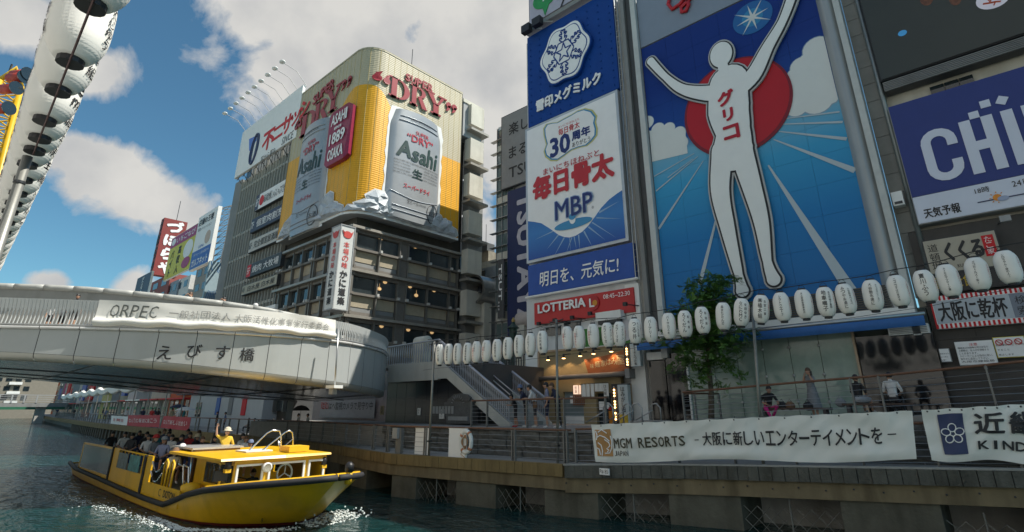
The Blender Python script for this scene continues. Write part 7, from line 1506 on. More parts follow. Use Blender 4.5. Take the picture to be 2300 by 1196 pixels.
t_ = thing('pale_kiosk', 'pale single storey quay building with red and blue band, seen under the bridge', 'kiosk', ((r_[0] + r_[1]) / 2, YK, 1.5)); x0, x1 = r_[0], r_[1]
MB().box(x0, x1, YK, YK + 5, 1.5, 4.9).build('walls', M('kiosk_white', (.45, .46, .46), .6, var=.06), t_); MB().box(x0 - .1, x0 + (x1 - x0) * .18, YK - .15, YK, 4.55, 4.85).build('red_band', RED, t_); MB().box(x0 + (x1 - x0) * .19, x0 + (x1 - x0) * .5, YK - .15, YK, 4.55, 4.85).build('blue_band', BLUE, t_)
for i, mt in enumerate((BLUE, MGREY, RED)): MB().box(lerp(x0, x1, .42 + .17 * i), lerp(x0, x1, .47 + .17 * i), YK - .08, YK, 2.6, 4.2).build('poster', mt, t_)
MB().box(lerp(x0, x1, .12), lerp(x0, x1, .2), YK - .06, YK, 2.4, 3.8).build('window', GLASS, t_)
# ================================================================== people
SKIN = [M('skin_a', (.46, .27, .18), .55, var=.05), M('skin_b', (.36, .2, .13), .55, var=.05)]
def cloth(n, c): return M('cloth_' + n, c, .85, var=.12, vs=7, bump=.25, bs=16)
C_ = dict(black=(.02, .02, .022), navy=(.02, .027, .06), white=(.6, .6, .59), blue=(.13, .17, .28), pink=(.5, .02, .18), grey=(.2, .21, .22), yellow=(.65, .42, .04), red=(.4, .03, .03), teal=(.03, .25, .3), beige=(.5, .42, .28), cream=(.55, .5, .38), floral=(.3, .31, .33), stripe=(.2, .22, .32), green=(.08, .16, .07), brown=(.16, .09, .05), dark=(.05, .05, .055))
def CL_(n): return cloth(n, C_[n])
HAIR = {'black': M('hair_black', (.012, .01, .01), .5), 'brown': M('hair_brown', (.09, .045, .02), .5)}
def pose(kind):
    J = dict(pelvis=(0, 0, .93), spine=(0, 0, 1.12), chest=(0, 0, 1.32), neck=(.01, 0, 1.46), head=(.02, 0, 1.54), sl=(0, .17, 1.4), sr=(0, -.17, 1.4), el=(-.02, .24, 1.13), er=(-.02, -.24, 1.13), wl=(.05, .25, .9), wr=(.05, -.25, .9), hl=(.09, .24, .82), hr=(.09, -.24, .82),
             pl=(0, .09, .9), pr=(0, -.09, .9), kl=(.02, .1, .49), kr=(.02, -.1, .49), al=(0, .1, .08), ar=(0, -.1, .08), tl=(.17, .12, .035), tr=(.17, -.12, .035))
    up = lambda **k: J.update(k)
    if kind == 'lean': up(chest=(.1, 0, 1.28), neck=(.17, 0, 1.4), head=(.21, 0, 1.47), sl=(.1, .17, 1.34), sr=(.1, -.17, 1.34), el=(.2, .24, 1.1), er=(.2, -.24, 1.1), wl=(.4, .12, 1.12), wr=(.4, -.1, 1.14), hl=(.46, .05, 1.11), hr=(.46, -.03, 1.13), kl=(-.03, .1, .5), al=(-.1, .1, .08), tl=(.07, .12, .035))
    if kind == 'phone': up(er=(.1, -.26, 1.2), wr=(.1, -.17, 1.42), hr=(.09, -.13, 1.5), el=(.08, .26, 1.2), wl=(.12, .17, 1.42), hl=(.1, .13, 1.49))
    if kind == 'wave': up(er=(.03, -.34, 1.5), wr=(.06, -.38, 1.76), hr=(.07, -.37, 1.84), el=(.02, .27, 1.14), wl=(.12, .25, .92), hl=(.16, .22, .86))
    if kind == 'camera': up(el=(.2, .25, 1.3), wl=(.33, .12, 1.5), hl=(.35, .05, 1.56), er=(.2, -.25, 1.3), wr=(.33, -.12, 1.5), hr=(.35, -.05, 1.56))
    if kind.startswith('sit'):
        d = -.48
        for k in ('pelvis', 'spine', 'chest', 'neck', 'head', 'sl', 'sr', 'el', 'er', 'wl', 'wr', 'hl', 'hr', 'pl', 'pr'): q = J[k]; J[k] = (q[0], q[1], q[2] + d)
        up(kl=(.42, .13, .47), kr=(.42, -.13, .47), al=(.42, .13, .08), ar=(.42, -.13, .08), tl=(.59, .14, .035), tr=(.59, -.14, .035), wl=(.24, .14, .56), wr=(.24, -.14, .56), hl=(.32, .1, .54), hr=(.32, -.1, .54), el=(.04, .25, .66), er=(.04, -.25, .66))
        if kind == 'sit_slouch': up(chest=(.12, 0, .8), neck=(.2, 0, .92), head=(.25, 0, .99), sl=(.12, .17, .88), sr=(.12, -.17, .88), kl=(.4, .16, .52), kr=(.36, -.2, .4), al=(.12, .05, .12), ar=(.45, -.1, .06), tl=(.1, -.1, .08), tr=(.6, -.12, .035), el=(.25, .25, .66), wl=(.42, .2, .6), hl=(.48, .17, .58))
    return J
EDG = [('pelvis', 'spine', 1), ('spine', 'chest', 1), ('chest', 'neck', 1), ('neck', 'head', 0), ('chest', 'sl', 1), ('chest', 'sr', 1), ('sl', 'el', 1), ('sr', 'er', 1), ('el', 'wl', 0), ('er', 'wr', 0), ('wl', 'hl', 0), ('wr', 'hr', 0),
       ('pelvis', 'pl', 2), ('pelvis', 'pr', 2), ('pl', 'kl', 2), ('pr', 'kr', 2), ('kl', 'al', 3), ('kr', 'ar', 3), ('al', 'tl', 4), ('ar', 'tr', 4)]
RAD = dict(pelvis=(.145, .125), spine=(.13, .11), chest=(.155, .115), neck=(.055, .055), head=(.06, .06), sl=(.062, .062), sr=(.062, .062), el=(.044, .044), er=(.044, .044), wl=(.029, .029), wr=(.029, .029), hl=(.034, .024), hr=(.034, .024), pl=(.09, .09), pr=(.09, .09), kl=(.058, .058), kr=(.058, .058), al=(.038, .038), ar=(.038, .038), tl=(.036, .03), tr=(.036, .03))
BODY = {}
def body_mesh(kind):
    if kind in BODY: return BODY[kind]
    J = pose(kind); names_ = list(J); me = bpy.data.meshes.new('body'); me.from_pydata([J[k] for k in names_], [(names_.index(a), names_.index(b)) for a, b, _ in EDG], [])
    o = bpy.data.objects.new('body', me); COL.objects.link(o); md = o.modifiers.new('s', 'SKIN'); me.skin_vertices or None
    for i, k in enumerate(names_): me.skin_vertices[0].data[i].radius = RAD[k]
    me.skin_vertices[0].data[names_.index('pelvis')].use_root = True
    md.use_smooth_shade = True; sb = o.modifiers.new('u', 'SUBSURF'); sb.levels = 2
    ev = bpy.data.meshes.new_from_object(o.evaluated_get(bpy.context.evaluated_depsgraph_get())); bpy.data.objects.remove(o)
    vs = [tuple(v.co) for v in ev.vertices]; fs = [tuple(p.vertices) for p in ev.polygons]; bpy.data.meshes.remove(ev); cl = []
    segs_ = [(Vector(J[a]), Vector(J[b]), c, RAD[a][0]) for a, b, c in EDG]
    for f in fs:
        c = sum((Vector(vs[i]) for i in f), Vector()) / len(f); best = None
        for a, b, k, r in segs_:
            d = b - a; t = max(0, min(1, (c - a).dot(d) / d.length_squared)); D = (c - (a + d * t)).length / (.6 + r * 4)
            if best is None or D < best[0]: best = (D, k)
        cl.append(best[1])
    mb = MB(); mb.v = vs; mb.f = fs; mb.m = cl; H = Vector(J['head']) + Vector((.015, 0, .075))
    mb.ell(H, (.098, .078, .122), 14, 10, 0); mb.ell(H + Vector((.03, 0, -.06)), (.058, .05, .06), 10, 7, 0); mb.ell(H + Vector((.1, 0, -.012)), (.022, .014, .026), 6, 5, 0)
    for sg in (-1, 1): mb.ell(H + Vector((0, sg * .078, -.01)), (.018, .01, .03), 6, 5, 0); mb.ell(H + Vector((.088, sg * .032, .015)), (.01, .014, .007), 6, 4, 5)
    mb.ell(H + Vector((.088, 0, -.062)), (.006, .022, .006), 6, 4, 6)
    for s_ in 'lr':
        h, w_ = Vector(J['h' + s_]), Vector(J['w' + s_]); d = (h - w_).normalized(); sd = d.cross(Vector((0, 0, 1)) if abs(d.z) < .8 else Vector((1, 0, 0))).normalized()
        for k in range(4): L_ = (.062, .07, .066, .052)[k]; a = h + sd * (k - 1.5) * .017 + d * .01; mb.tube([a, a + d * L_ * .55, a + d * L_ * .9 + sd.cross(d) * .018], [.009, .008, .006], 5, 0)
        mb.tube([w_.lerp(h, .6) + sd * .02, h + sd * .045 - d * .01, h + sd * .045 + d * .03], [.011, .01, .007], 5, 0)
    BODY[kind] = (mb, H); return BODY[kind]
HB = {}
def person(kind, loc, rz, label, top='black', bottom='black', hair='black', shorts=True, sleeves=False, long_hair=False, hat=None, scale=1, group=None, skin=0, shoes='white', tilt=0, skirt=None, bag=None):
    mb, H = body_mesh(kind); t_ = link('person', None, None, loc); tag(t_, label, 'person', group); t_.rotation_euler = (0, 0, rz); t_.scale = (scale,) * 3
    sk = SKIN[skin]; key = (kind,)
    if key not in HB: o = mb.build('body', [sk] * 7, t_, True, local=True); HB[key] = o.data
    else: o = link('body', HB[key], t_)
    o.matrix_parent_inverse = Matrix.Identity(4)
    mats = [sk, CL_(top), CL_(bottom), sk if shorts else CL_(bottom), CL_(shoes), HAIR['black'], M('lip', (.3, .1, .08), .5)]
    if sleeves: pass
    for i, m_ in enumerate(mats): o.material_slots[i].link = 'OBJECT'; o.material_slots[i].material = m_
    hb = MB(); n_, m2 = 14, 7
    def hv(u, v):
        a = 2 * math.pi * u; th = v * math.pi * (.50 + .16 * (math.cos(a) < .2)); fr_ = .01 if math.cos(a) > .4 else 0
        return (H.x - .008 + (.108) * math.sin(th) * math.cos(a), H.y + .09 * math.sin(th) * math.sin(a), H.z + .012 + .128 * math.cos(th) - 0)
    hb.grid(hv, n_, m2); 
    if long_hair: hb.ell(H + Vector((-.05, 0, -.1)), (.07, .1, .17), 10, 7)
    q = hb.build('hair', HAIR[hair], t_, True, local=True); q.matrix_parent_inverse = Matrix.Identity(4)
    if hat:
        hm = MB(); hm.lathe([(.18 if hat[1] == 'brim' else .12, -.005), (.118, .02), (.108, .08), (.07, .125), (.01, .14)], 16, (H.x, H.y, H.z + .035))
        if hat[1] == 'cap': hm.box(H.x + .08, H.x + .19, H.y - .06, H.y + .06, H.z + .035, H.z + .05)
        q = hm.build('hat', CL_(hat[0]), t_, True, local=True); q.matrix_parent_inverse = Matrix.Identity(4)
    if skirt:
        z0 = pose(kind)['pelvis'][2]; sm = MB()
        if kind.startswith('sit'): sm.ell((.15, 0, z0 - .02), (.34, .24, .15), 14, 8)
        else: sm.lathe([(.14, z0 + .12), (.18, z0 - .1), (.25, .3)], 18, (0, 0, 0), cap=False)
        q = sm.build('skirt', CL_(skirt), t_, True, local=True); q.matrix_parent_inverse = Matrix.Identity(4)
    return t_
def head_scale(px, py, Y, zf): return (PY(px, py, Y).z - zf) / 1.74
FT = -math.pi / 2
for px, ty, knd, rz, lab, k in ((1158, 887, 'lean', -2.3, 'small boy in black shirt leaning on the terrace rail, leftmost of five', dict(top='black', bottom='black', skin=1, shoes='red')),
        (1181, 868, 'lean', -2.5, 'person in navy shirt and blue cap leaning on the terrace rail', dict(top='navy', bottom='black', hat=('blue', 'cap'), skin=1)),
        (1202, 866, 'lean', -2.6, 'person in white shirt and dark shorts with tan bag at the terrace rail', dict(top='white', bottom='dark')),
        (1230, 859, 'stand', -2.4, 'tall man in pale striped blue shirt and navy shorts holding the rail', dict(top='stripe', bottom='navy')),
        (1254, 862, 'lean', -2.2, 'person in dark navy shirt and black trousers, rightmost of the five', dict(top='navy', bottom='black', shorts=False, hair='brown'))):
    p = PY(px, 962, 17.95); sc_ = head_scale(px, ty, 17.95, 2.42) * (1.06 if knd == 'lean' else 1); person(knd, (p.x, 17.95, 2.42), rz, lab, scale=sc_, group='people leaning on the terrace rail', **k)
p = PY(1202, 900, 17.7); bg_ = thing('shoulder_bag', 'tan shoulder bag carried by the person in the white shirt', 'bag', (p.x, 17.65, 3.3)); mb = MB(); mb.ell((p.x, 17.68, 3.3), (.12, .05, .14), 10, 7); mb.build('bag_body', CL_('brown'), bg_, True); MB().tube([(p.x - .1, 17.7, 3.4), (p.x, 17.78, 3.75), (p.x + .1, 17.7, 3.4)], .012, 5).build('strap', CL_('brown'), bg_)
# benches and seated people on the higher terrace
BW = M('bench_wood', (.07, .045, .035), .7, var=.2, vs=5)
for (a, b_, y_), lab in (((1705, 1862, 922), 'long dark bench left, where the person in pink trousers sits'), ((1893, 2052, 912), 'long dark bench right, under the two seated backs')):
    p, q = PY(a, y_, 20.3), PY(b_, y_ - 12, 20.3); z = (p.z + q.z) / 2; t_ = thing('bench', lab, 'bench', ((p.x + q.x) / 2, 20.4, zB(p.x)))
    for k in range(3): MB().box(p.x, q.x, 20.2 + k * .17, 20.35 + k * .17, z - .06, z).build('seat_board', BW, t_)
    for x in (p.x + .15, q.x - .15): MB().box(x - .05, x + .05, 20.25, 20.6, zB(p.x) - .1, z - .06).build('leg', DARK, t_)
def seated(px, topy, Y, kind, rz, lab, sc_=1.0, **k):
    p = PY(px, topy, Y); seat = p.z - 1.27 * sc_; return person(kind, (p.x, Y, seat), rz, lab, scale=sc_, **k)
seated(1718, 862, 20.4, 'sit_slouch', -.9, 'seated person in black top and bright pink trousers on the left bench', top='black', bottom='pink', shorts=False, sc_=.98, skin=1)
seated(1918, 841, 20.5, 'sit', 1.2, 'seated person seen from behind in black top and floral skirt', top='black', bottom='floral', skirt='floral', sc_=.92)
seated(1994, 835, 20.5, 'sit', 1.5, 'seated man seen from behind in white shirt with dark shoulder strap', top='white', bottom='dark', shorts=False, sc_=.95)
p = PY(1832, 925, 21.6); zf = zB(p.x); w_ = person('phone', (p.x, 21.6, zf), -2.2, 'standing woman in grey dress holding a phone to her ear', scale=head_scale(1830, 826, 21.6, zf), top='grey', bottom='grey', skirt='grey', long_hair=True, hair='brown')
ph = PY(1822, 840, 21.45); tph = thing('phone', 'dark phone held at the ear of the woman in grey', 'phone', ph); MB().box(ph.x - .02, ph.x + .02, 21.4, 21.48, ph.z - .06, ph.z + .09).build('phone_body', BLACK, tph)
for px, py, c, lab in ((1775, 912, 'brown', 'tan bag on the left bench'), (1757, 912, 'black', 'black bag with white stripe beside the tan one'), (1815, 913, 'black', 'dark rucksack at the feet of the standing woman'), (1888, 905, 'grey', 'grey bag with pale trim at the right bench')):
    q = PY(px, py, 20.35); t_ = thing('bag', lab, 'bag', q - Vector((0, 0, .15))); mb = MB(); mb.ell((q.x, q.y, q.z), (.16, .11, .14), 10, 8); mb.build('bag_body', CL_(c), t_, True); MB().tube([(q.x - .08, q.y, q.z + .1), (q.x, q.y, q.z + .22), (q.x + .08, q.y, q.z + .1)], .012, 5).build('handle', CL_(c), t_)
# people on the bridge behind the parapets
ud = [PX(px, 700, X) for px, X in ((0, -29.2), (400, -26.3), (670, -25.2))]
mb = MB(); mb.add([(-31.3, -6, 7.0), (-29.3, 1, 7.0), (-26.5, 8, 7.0), (-25.6, 13, 6.6), (-40, 13, 6.6), (-40, -6, 7.0)], [(0, 1, 2, 3, 4, 5)]); mb.build('upper_deck', PAVE, br)
for px, ty, X, knd, k, lab in ((345, 655, -27.4, 'stand', dict(top='dark'), 'dark haired head looking over the bridge parapet, left of the signs'), (430, 657, -26.9, 'camera', dict(top='white', hair='brown'), 'person on the bridge raising both hands to the face'), (505, 668, -26.5, 'camera', dict(top='white'), 'person on the bridge aiming a camera beside the office block'), (268, 654, -27.8, 'stand', dict(top='navy'), 'barely visible head above the bridge parapet at the left'), (575, 684, -26.0, 'stand', dict(top='white', hat=('white', 'cap')), 'white cap just visible above the bridge parapet')):
    p = PX(px, ty, X); person(knd, (X, p.y, p.z - 1.74), -.6, lab, group='people on the bridge', **k)
for px, ty, lab, k in ((177, 661, 'person in dark top walking behind the slatted balustrade', dict(top='dark')), (120, 685, 'child behind the slatted balustrade near the left edge', dict(top='white')), (146, 690, 'second child behind the slatted balustrade', dict(top='grey'))):
    X = -26.2 if px < 170 else -26.0; p = PX(px, ty, X); person('stand', (X, p.y, 6.02), -.3, lab, scale=max(.5, (p.z - 6.02) / 1.74), group='people on the bridge', **k)
# people under the bridge and along the far quay
tops = ['white', 'black', 'navy', 'grey', 'red', 'blue', 'beige', 'teal']; rnd = random.Random(5)
under = [(490, 925, 'standing person in black at the far quay fence under the bridge', 'black', 'stand'), (508, 926, 'standing person with blue scarf at the far quay fence', 'blue', 'stand'), (672, 930, 'person in white under the umbrella beneath the bridge', 'white', 'stand'), (693, 930, 'person in white shirt with dark strap beneath the bridge', 'white', 'stand'), (560, 943, 'seated person in pale top beneath the bridge, first from left', 'grey', 'sit'), (573, 943, 'seated person in reddish top beneath the bridge', 'red', 'sit'), (615, 941, 'seated person beneath the bridge left of the pier', 'dark', 'sit'), (635, 941, 'dark clothed seated person beside the pier', 'black', 'sit')]
for px, ty, lab, tp_, knd in under:
    Y = on_quay(px, 1.6 if px < 520 or px > 650 else 2.6, ty).y
    p = PY(px, ty, Y); person(knd, (p.x, Y, 1.5), -1.8, lab, top=tp_, bottom='dark', shorts=False, scale=max(.8, min(1.15, (p.z - 1.5) / (1.74 if knd == 'stand' else 1.27))), group='people under the bridge')
q = PY(671, 928, 18.5); 
def umbrella(p, c, lab, r=.55):
    t_ = thing('umbrella', lab, 'umbrella', p); mb = MB(); mb.lathe([(.02, .3), (r * .5, .24), (r * .85, .1), (r, -.02)], 8, p, cap=False); mb.build('canopy', CL_(c), t_, True); MB().tube([p + Vector((0, 0, .28)), p - Vector((0, 0, .6))], .012, 5).build('shaft', DARK, t_)
Y = on_quay(676, 1.5).y; umbrella(PY(676, 922, Y), 'dark', 'dark patterned umbrella held beneath the bridge')
for i, (px, ty) in enumerate(((403, 918), (356, 925), (322, 930), (318, 936), (340, 935), (238, 925), (385, 935), (412, 936), (284, 928), (168, 922), (130, 921))):
    q_ = on_quay(px, 1.8, ty); X, Y = q_.x, q_.y
    c = tops[i % 8]; person('stand', (X, Y, 1.5), rnd.uniform(-3, 0), '%s shirted passer-by on the far quay, %s' % (c, ('near the umbrellas', 'left of the red banners', 'behind the left red banner', 'beside the left red banner', 'above the gap between the banners', 'by the pale printed banner', 'above the right red banner', 'under the white umbrella', 'behind the pale printed banner', 'at the distant bend', 'farthest along the bend')[i]), top=c, bottom='dark', shorts=False, group='passers-by on the far quay')
Y = on_quay(418, 1.8).y
umbrella(PY(418, 922, Y), 'white', 'white umbrella on the far quay above the right red banner', .9); umbrella(PY(401, 916, Y + .5), 'navy', 'navy umbrella beside the white one on the far quay', .8)

# ================================================================== yellow tour boat
BY = M('boat_yellow', (.74, .42, .010), .36, var=.1, vs=1.6, stain=.3); BYI = M('boat_yellow_matt', (.74, .43, .015), .5, var=.08); REDB = M('boot_red', (.16, .015, .015), .5, var=.2)
CHR = M('chrome', (.65, .66, .66), .15, .95, var=0); WF = M('window_frame_white', (.75, .75, .72), .4)
boat = thing('tour_boat', 'yellow open topped tour boat full of passengers heading out from under the bridge', 'boat', (-25, 8.75, 0))
YC = 8.75
ST = [(-37.6, 1.9, .55, -37.2, 1.75), (-34, 2.25, .51, -34, 1.95), (-30, 2.25, .44, -30, 2.05), (-26, 2.25, .36, -26, 2.15), (-23, 2.25, .31, -23, 2.18), (-21, 2.25, .32, -21.2, 2.18), (-20.1, 2.25, .52, -20.4, 2.14), (-19.2, 2.23, .76, -19.6, 2.05), (-18, 2.2, .98, -18.7, 1.9), (-17.2, 2.1, 1.08, -18.0, 1.6), (-16.5, 1.9, 1.17, -17.5, 1.25), (-15.75, 1.5, 1.25, -17.1, .85), (-15.05, .95, 1.32, -16.8, .45), (-14.7, .4, 1.36, -16.65, .15), (-14.55, 0, 1.38, -16.6, 0)]
def hullp(i, v, sg):                                      # v 0 at the keel line .. 1 sheer
    xs, hs, zs, xw, hw = ST[i]
    if v < .25: t = v / .25; return Vector((lerp(xw - .3, xw, t), YC + sg * hw * lerp(.55, 1, t), lerp(-.5, 0, t)))
    t = (v - .25) / .75; b_ = t ** (1.25 if i > 7 else 1); return Vector((lerp(xw, xs, t ** .9), YC + sg * lerp(hw, hs, b_), lerp(0, zs, t)))
n_ = len(ST)
mb = MB()
for sg in (-1, 1): mb.grid(lambda u, v: hullp(int(round(u * (n_ - 1))), v, sg), n_ - 1, 12)
mb.quad(hullp(0, 0, -1), hullp(0, 0, 1), hullp(0, 1, 1), hullp(0, 1, -1)); hull = mb.build('hull', BY, boat, True)
mb = MB()
for sg in (-1, 1): mb.grid(lambda u, v: hullp(int(round(u * (n_ - 1))), .16 + v * .14, sg) + Vector((.01, sg * .012, 0)), n_ - 1, 3)
mb.build('boot_stripe', REDB, boat, True)
for sg in (-1, 1): MB().tube([hullp(i, 1, sg) + Vector((0, sg * .02, 0)) for i in range(n_)], .085, 8).build('rub_rail', RUBBER, boat, True)
dk = MB(); 
for i in range(n_ - 1): dk.quad(*[hullp(a, 1, s_) - Vector((0, 0, .06)) for a, s_ in ((i, -1), (i + 1, -1), (i + 1, 1), (i, 1))])
dk.build('deck', M('boat_deck', (.33, .3, .2), .7, var=.15), boat)
mb = MB()                                                  # raised bow bulwark lip
for sg in (-1, 1): mb.grid(lambda u, v: hullp(8 + int(round(u * 6)), 1, sg) + Vector((-.1 * v, -sg * .1 * v, .03 + .09 * math.sin(v * math.pi))), 6, 3)
mb.build('bow_coaming', BY, boat, True)
def side(name, x0, x1, z0, z1, sg=-1, t=.05, mt=BY, dy=0): y = YC + sg * 2.22 + sg * dy; return MB().box(x0, x1, min(y, y - sg * t), max(y, y - sg * t), z0, z1).build(name, mt, boat)
DG = glassy('boat_dark_glass', (.035, .04, .035), .06, .8)
for sg in (-1, 1):
    side('stern_panel', -33.9, -28.4, .45, .62, sg); side('stern_panel', -33.9, -28.4, 1.6, 1.68, sg); side('stern_post', -33.95, -33.75, .45, 1.68, sg, .08); side('stern_glass', -33.7, -28.5, .62, 1.6, sg, .03, DG)
    side('fender_post', -28.45, -28.3, .3, 1.7, sg, .12, RUBBER, .04); side('yellow_post', -28.28, -27.5, .4, 1.68, sg); side('bulwark', -27.5, -23.9, .36, .98, sg); side('fender_post', -23.9, -23.72, .25, 1.62, sg, .12, RUBBER, .04); side('yellow_post', -23.7, -23.1, .32, 1.62, sg)
    side('low_bulwark', -23.1, -19.9, .3, .8, sg)
    MB().tube([(-27.5, YC + sg * 2.2, 1.64), (-23.9, YC + sg * 2.2, 1.6)], .035, 6).build('hand_rail', BYI, boat, True)
    for i in range(7): MB().tube([(-27.2 + i * .5, YC + sg * 2.2, .98), (-27.2 + i * .5, YC + sg * 2.2, 1.62)], .02, 5).build('rail_post', BYI, boat)
for i, (x, col) in enumerate(((-26.6, (.12, .16, .17)), (-25.0, (.06, .2, .2)))):
    pm = M('side_picture_%d' % i, col, .5, var=.7, vs=4); side('picture_panel', x - .65, x + .65, 1.0, 1.55, -1, .02, pm, .05)
for k in range(2):                                          # chains across the gate
    MB().tube([(lerp(-23.1, -21.9, t / 10), YC - 2.2, 1.45 - .3 * k - .3 * math.sin(math.pi * t / 10)) for t in range(11)], .025, 5).build('chain', CHR, boat)
for x in (-21.9, -21.3): MB().tube([(x, YC - 2.15, .6), (x, YC - 2.15, 1.5), (x + .15, YC - 2.15, 1.58), (x + .3, YC - 2.15, 1.5), (x + .3, YC - 2.15, .6)], .035, 6).build('gate_ladder', BYI, boat, True)
for x in (-20.9, -20.4): MB().tube([(x - .5, YC - 1.9, 1.45), (x, YC - 1.9, 1.4), (x + .3, YC - 1.9, .7)], .03, 6).build('grab_rail', CHR, boat, True)
fb_ = FY(YC - 2.22); ub = UVY(YC - 2.22); a, b_ = ub((369, 1112)), ub((399, 1095)); letters('DOTON', fb_, a[0], b_[0], .5, .72, INK, boat, .04, bold=.03); letters('C', fb_, a[0] - .5, a[0] - .25, .5, .72, INK, boat, .04)
# cabin with white framed front windows
cx0, cx1 = -21.2, -18.0; cy0, cy1 = 7.3, 10.3
fx = FX(cx1)
cab = MB(); cab.box(cx1 - .08, cx1, cy0, cy1, .7, .97).build('cabin_front', BY, boat)
MB().box(cx1 - .08, cx1, cy0, cy1, 1.56, 1.7).build('cabin_front', BY, boat)
MB().box(cx0, cx1 - .08, cy0, cy0 + .06, .4, .97).build('cabin_side', BY, boat); MB().box(cx0, cx1 - .08, cy1 - .06, cy1, .4, 1.7).build('cabin_side', BY, boat); MB().box(cx0, cx0 + .06, cy0, cy0 + .8, .4, 1.7).build('cabin_back', BYI, boat); MB().box(cx0, cx1 - .08, cy0, cy0 + .06, 1.56, 1.7).build('cabin_side', BY, boat)
MB().box(cx0, cx0 + .9, cy0, cy0 + .06, .97, 1.56).build('cabin_side', BY, boat); MB().box(cx0 + .9, cx1 - .1, cy0 + .01, cy0 + .04, .97, 1.56).build('side_window', DG, boat)
TG = bpy.data.materials.new('clear_glass'); TG.use_nodes = True; b__ = TG.node_tree.nodes['Principled BSDF']; b__.inputs['Transmission Weight'].default_value = 1; b__.inputs['Roughness'].default_value = 0; b__.inputs['IOR'].default_value = 1.08; b__.inputs['Base Color'].default_value = (.8, .85, .83, 1)
for y0, y1 in ((7.36, 8.18), (8.34, 9.54), (9.66, 10.24)):
    fo = MB()
    for (a0, a1, b0, b1) in ((y0, y1, .95, 1.01), (y0, y1, 1.53, 1.59), (y0, y0 + .06, 1.01, 1.53), (y1 - .06, y1, 1.01, 1.53)): fo.box(cx1 - .02, cx1 + .045, a0, a1, b0, b1)
    f_ = fo.build('window_frame', WF, boat); MB().box(cx1 - .01, cx1, y0 + .05, y1 - .05, 1.0, 1.54).build('pane', TG, f_)
    MB().box(cx1 - .07, cx1 - .02, y1, min(y1 + .16, cy1), .97, 1.56).build('window_pillar', BY, boat)
MB().box(cx1 - .07, cx1 - .02, cy0, 7.37, .97, 1.56).build('window_pillar', BY, boat)
MB().box(cx1 - 1.2, cx1 - .3, cy0 + .2, cy1 - .2, .5, .95).build('dashboard', WHITE, boat)
rf = MB(); rf.add([(cx0 - 1.2, cy0 - .5, 1.72), (cx1 + .12, cy0 - .45, 1.72), (cx1 + .25, YC, 1.72), (cx1 + .12, cy1 + .1, 1.72), (cx0 - 1.2, cy1 + .15, 1.72), (cx0 - 1.2, cy0 - .5, 1.80), (cx1 + .08, cy0 - .45, 1.78), (cx1 + .2, YC, 1.80), (cx1 + .08, cy1 + .1, 1.78), (cx0 - 1.2, cy1 + .15, 1.80)], [(4, 3, 2, 1, 0), (5, 6, 7, 8, 9), (0, 1, 6, 5), (1, 2, 7, 6), (2, 3, 8, 7), (3, 4, 9, 8), (4, 0, 5, 9)]); rf.build('cabin_roof', BY, boat)
MB().box(-19.4, -18.7, 9.3, 10.0, 1.80, 1.98).build('roof_box', BYI, boat); MB().box(-20.6, -19.7, 8.3, 9.2, 1.80, 1.84).build('hatch', WHITE, boat)
MB().box(-23.6, -21.4, 7.2, 8.9, 1.86, 1.92).build('entry_roof', M('entry_silver', (.5, .5, .5), .3, .4), boat); MB().box(-21.5, -21.45, 7.3, 8.8, .6, 1.86).build('entry_glass', M('copper_glass', (.2, .12, .07), .2, .3), boat); MB().tube([(-21.5, 7.3, .5), (-21.7, 7.3, 1.86)], .03, 5).build('entry_post', CHR, boat); MB().tube([(-23.5, 7.3, .5), (-23.5, 7.3, 1.86)], .03, 5).build('entry_post', CHR, boat)
MB().lathe([(.3, 0), (.3, .35), (.16, .42)], 14, (-20.2, 6.95, .55)).build('capstan', BYI, boat, True)
def from_px(pts, X): return [PX(px, py, X) for px, py in pts]
for k, (pts, X) in enumerate((([(557, 1023), (560, 1012), (600, 973), (612, 967), (628, 968), (632, 980), (629, 1022)], -19.9), ([(584, 1022), (590, 1012), (640, 972), (650, 967), (657, 972), (659, 985), (656, 1018)], -19.9), ([(621, 1020), (628, 1012), (656, 988)], -19.9))):
    q = from_px(pts, X); q[0].z = q[-1].z = 1.8 if k < 2 else q[-1].z; MB().tube(q, .028, 7).build('boarding_rail', CHR, boat, True)
w0 = PX(639, 1063, -18.45); mb = MB(); mb.tube([w0 + Vector((0, .25 * math.cos(2 * math.pi * i / 20), .27 * math.sin(2 * math.pi * i / 20))) for i in range(21)], .032, 7, cap=False)
for a_ in (90, 210, 330): mb.tube([w0, w0 + Vector((0, .25 * math.cos(R(a_)), .27 * math.sin(R(a_))))], .02, 5)
mb.build('steering_wheel', PRINTW, boat, True)
sl_ = PX(599, 1050, -17.85); mb = MB(); mb.tube([sl_ - Vector((.06, 0, 0)), sl_ + Vector((.08, 0, 0))], .14, 14); lt = mb.build('searchlight', WF, boat, True); MB().tube([sl_ + Vector((.08, 0, 0)), sl_ + Vector((.09, 0, 0))], .11, 14).build('lens', CHR, lt)
for px, py, X in ((513, 1046, -18.0), (728, 1037, -18.0)): q = PX(px, py, X); l_ = MB(); l_.lathe([(.09, -.1), (.09, .08), (.04, .14)], 10, q); l_.build('navigation_lamp', BLACK, boat, True); MB().box(q.x - .12, q.x + .06, q.y - .08, q.y + .08, q.z - .2, q.z - .1).build('lamp_bracket', BYI, boat)
q = PX(495, 1070, -18.2); MB().box(q.x - .08, q.x + .04, q.y - .19, q.y + .19, q.z - .13, q.z + .15).build('wing_mirror', BLACK, boat); MB().tube([(q.x, q.y, q.z - .13), (q.x - .1, q.y, q.z - .5)], .035, 6).build('mirror_post', BYI, boat)
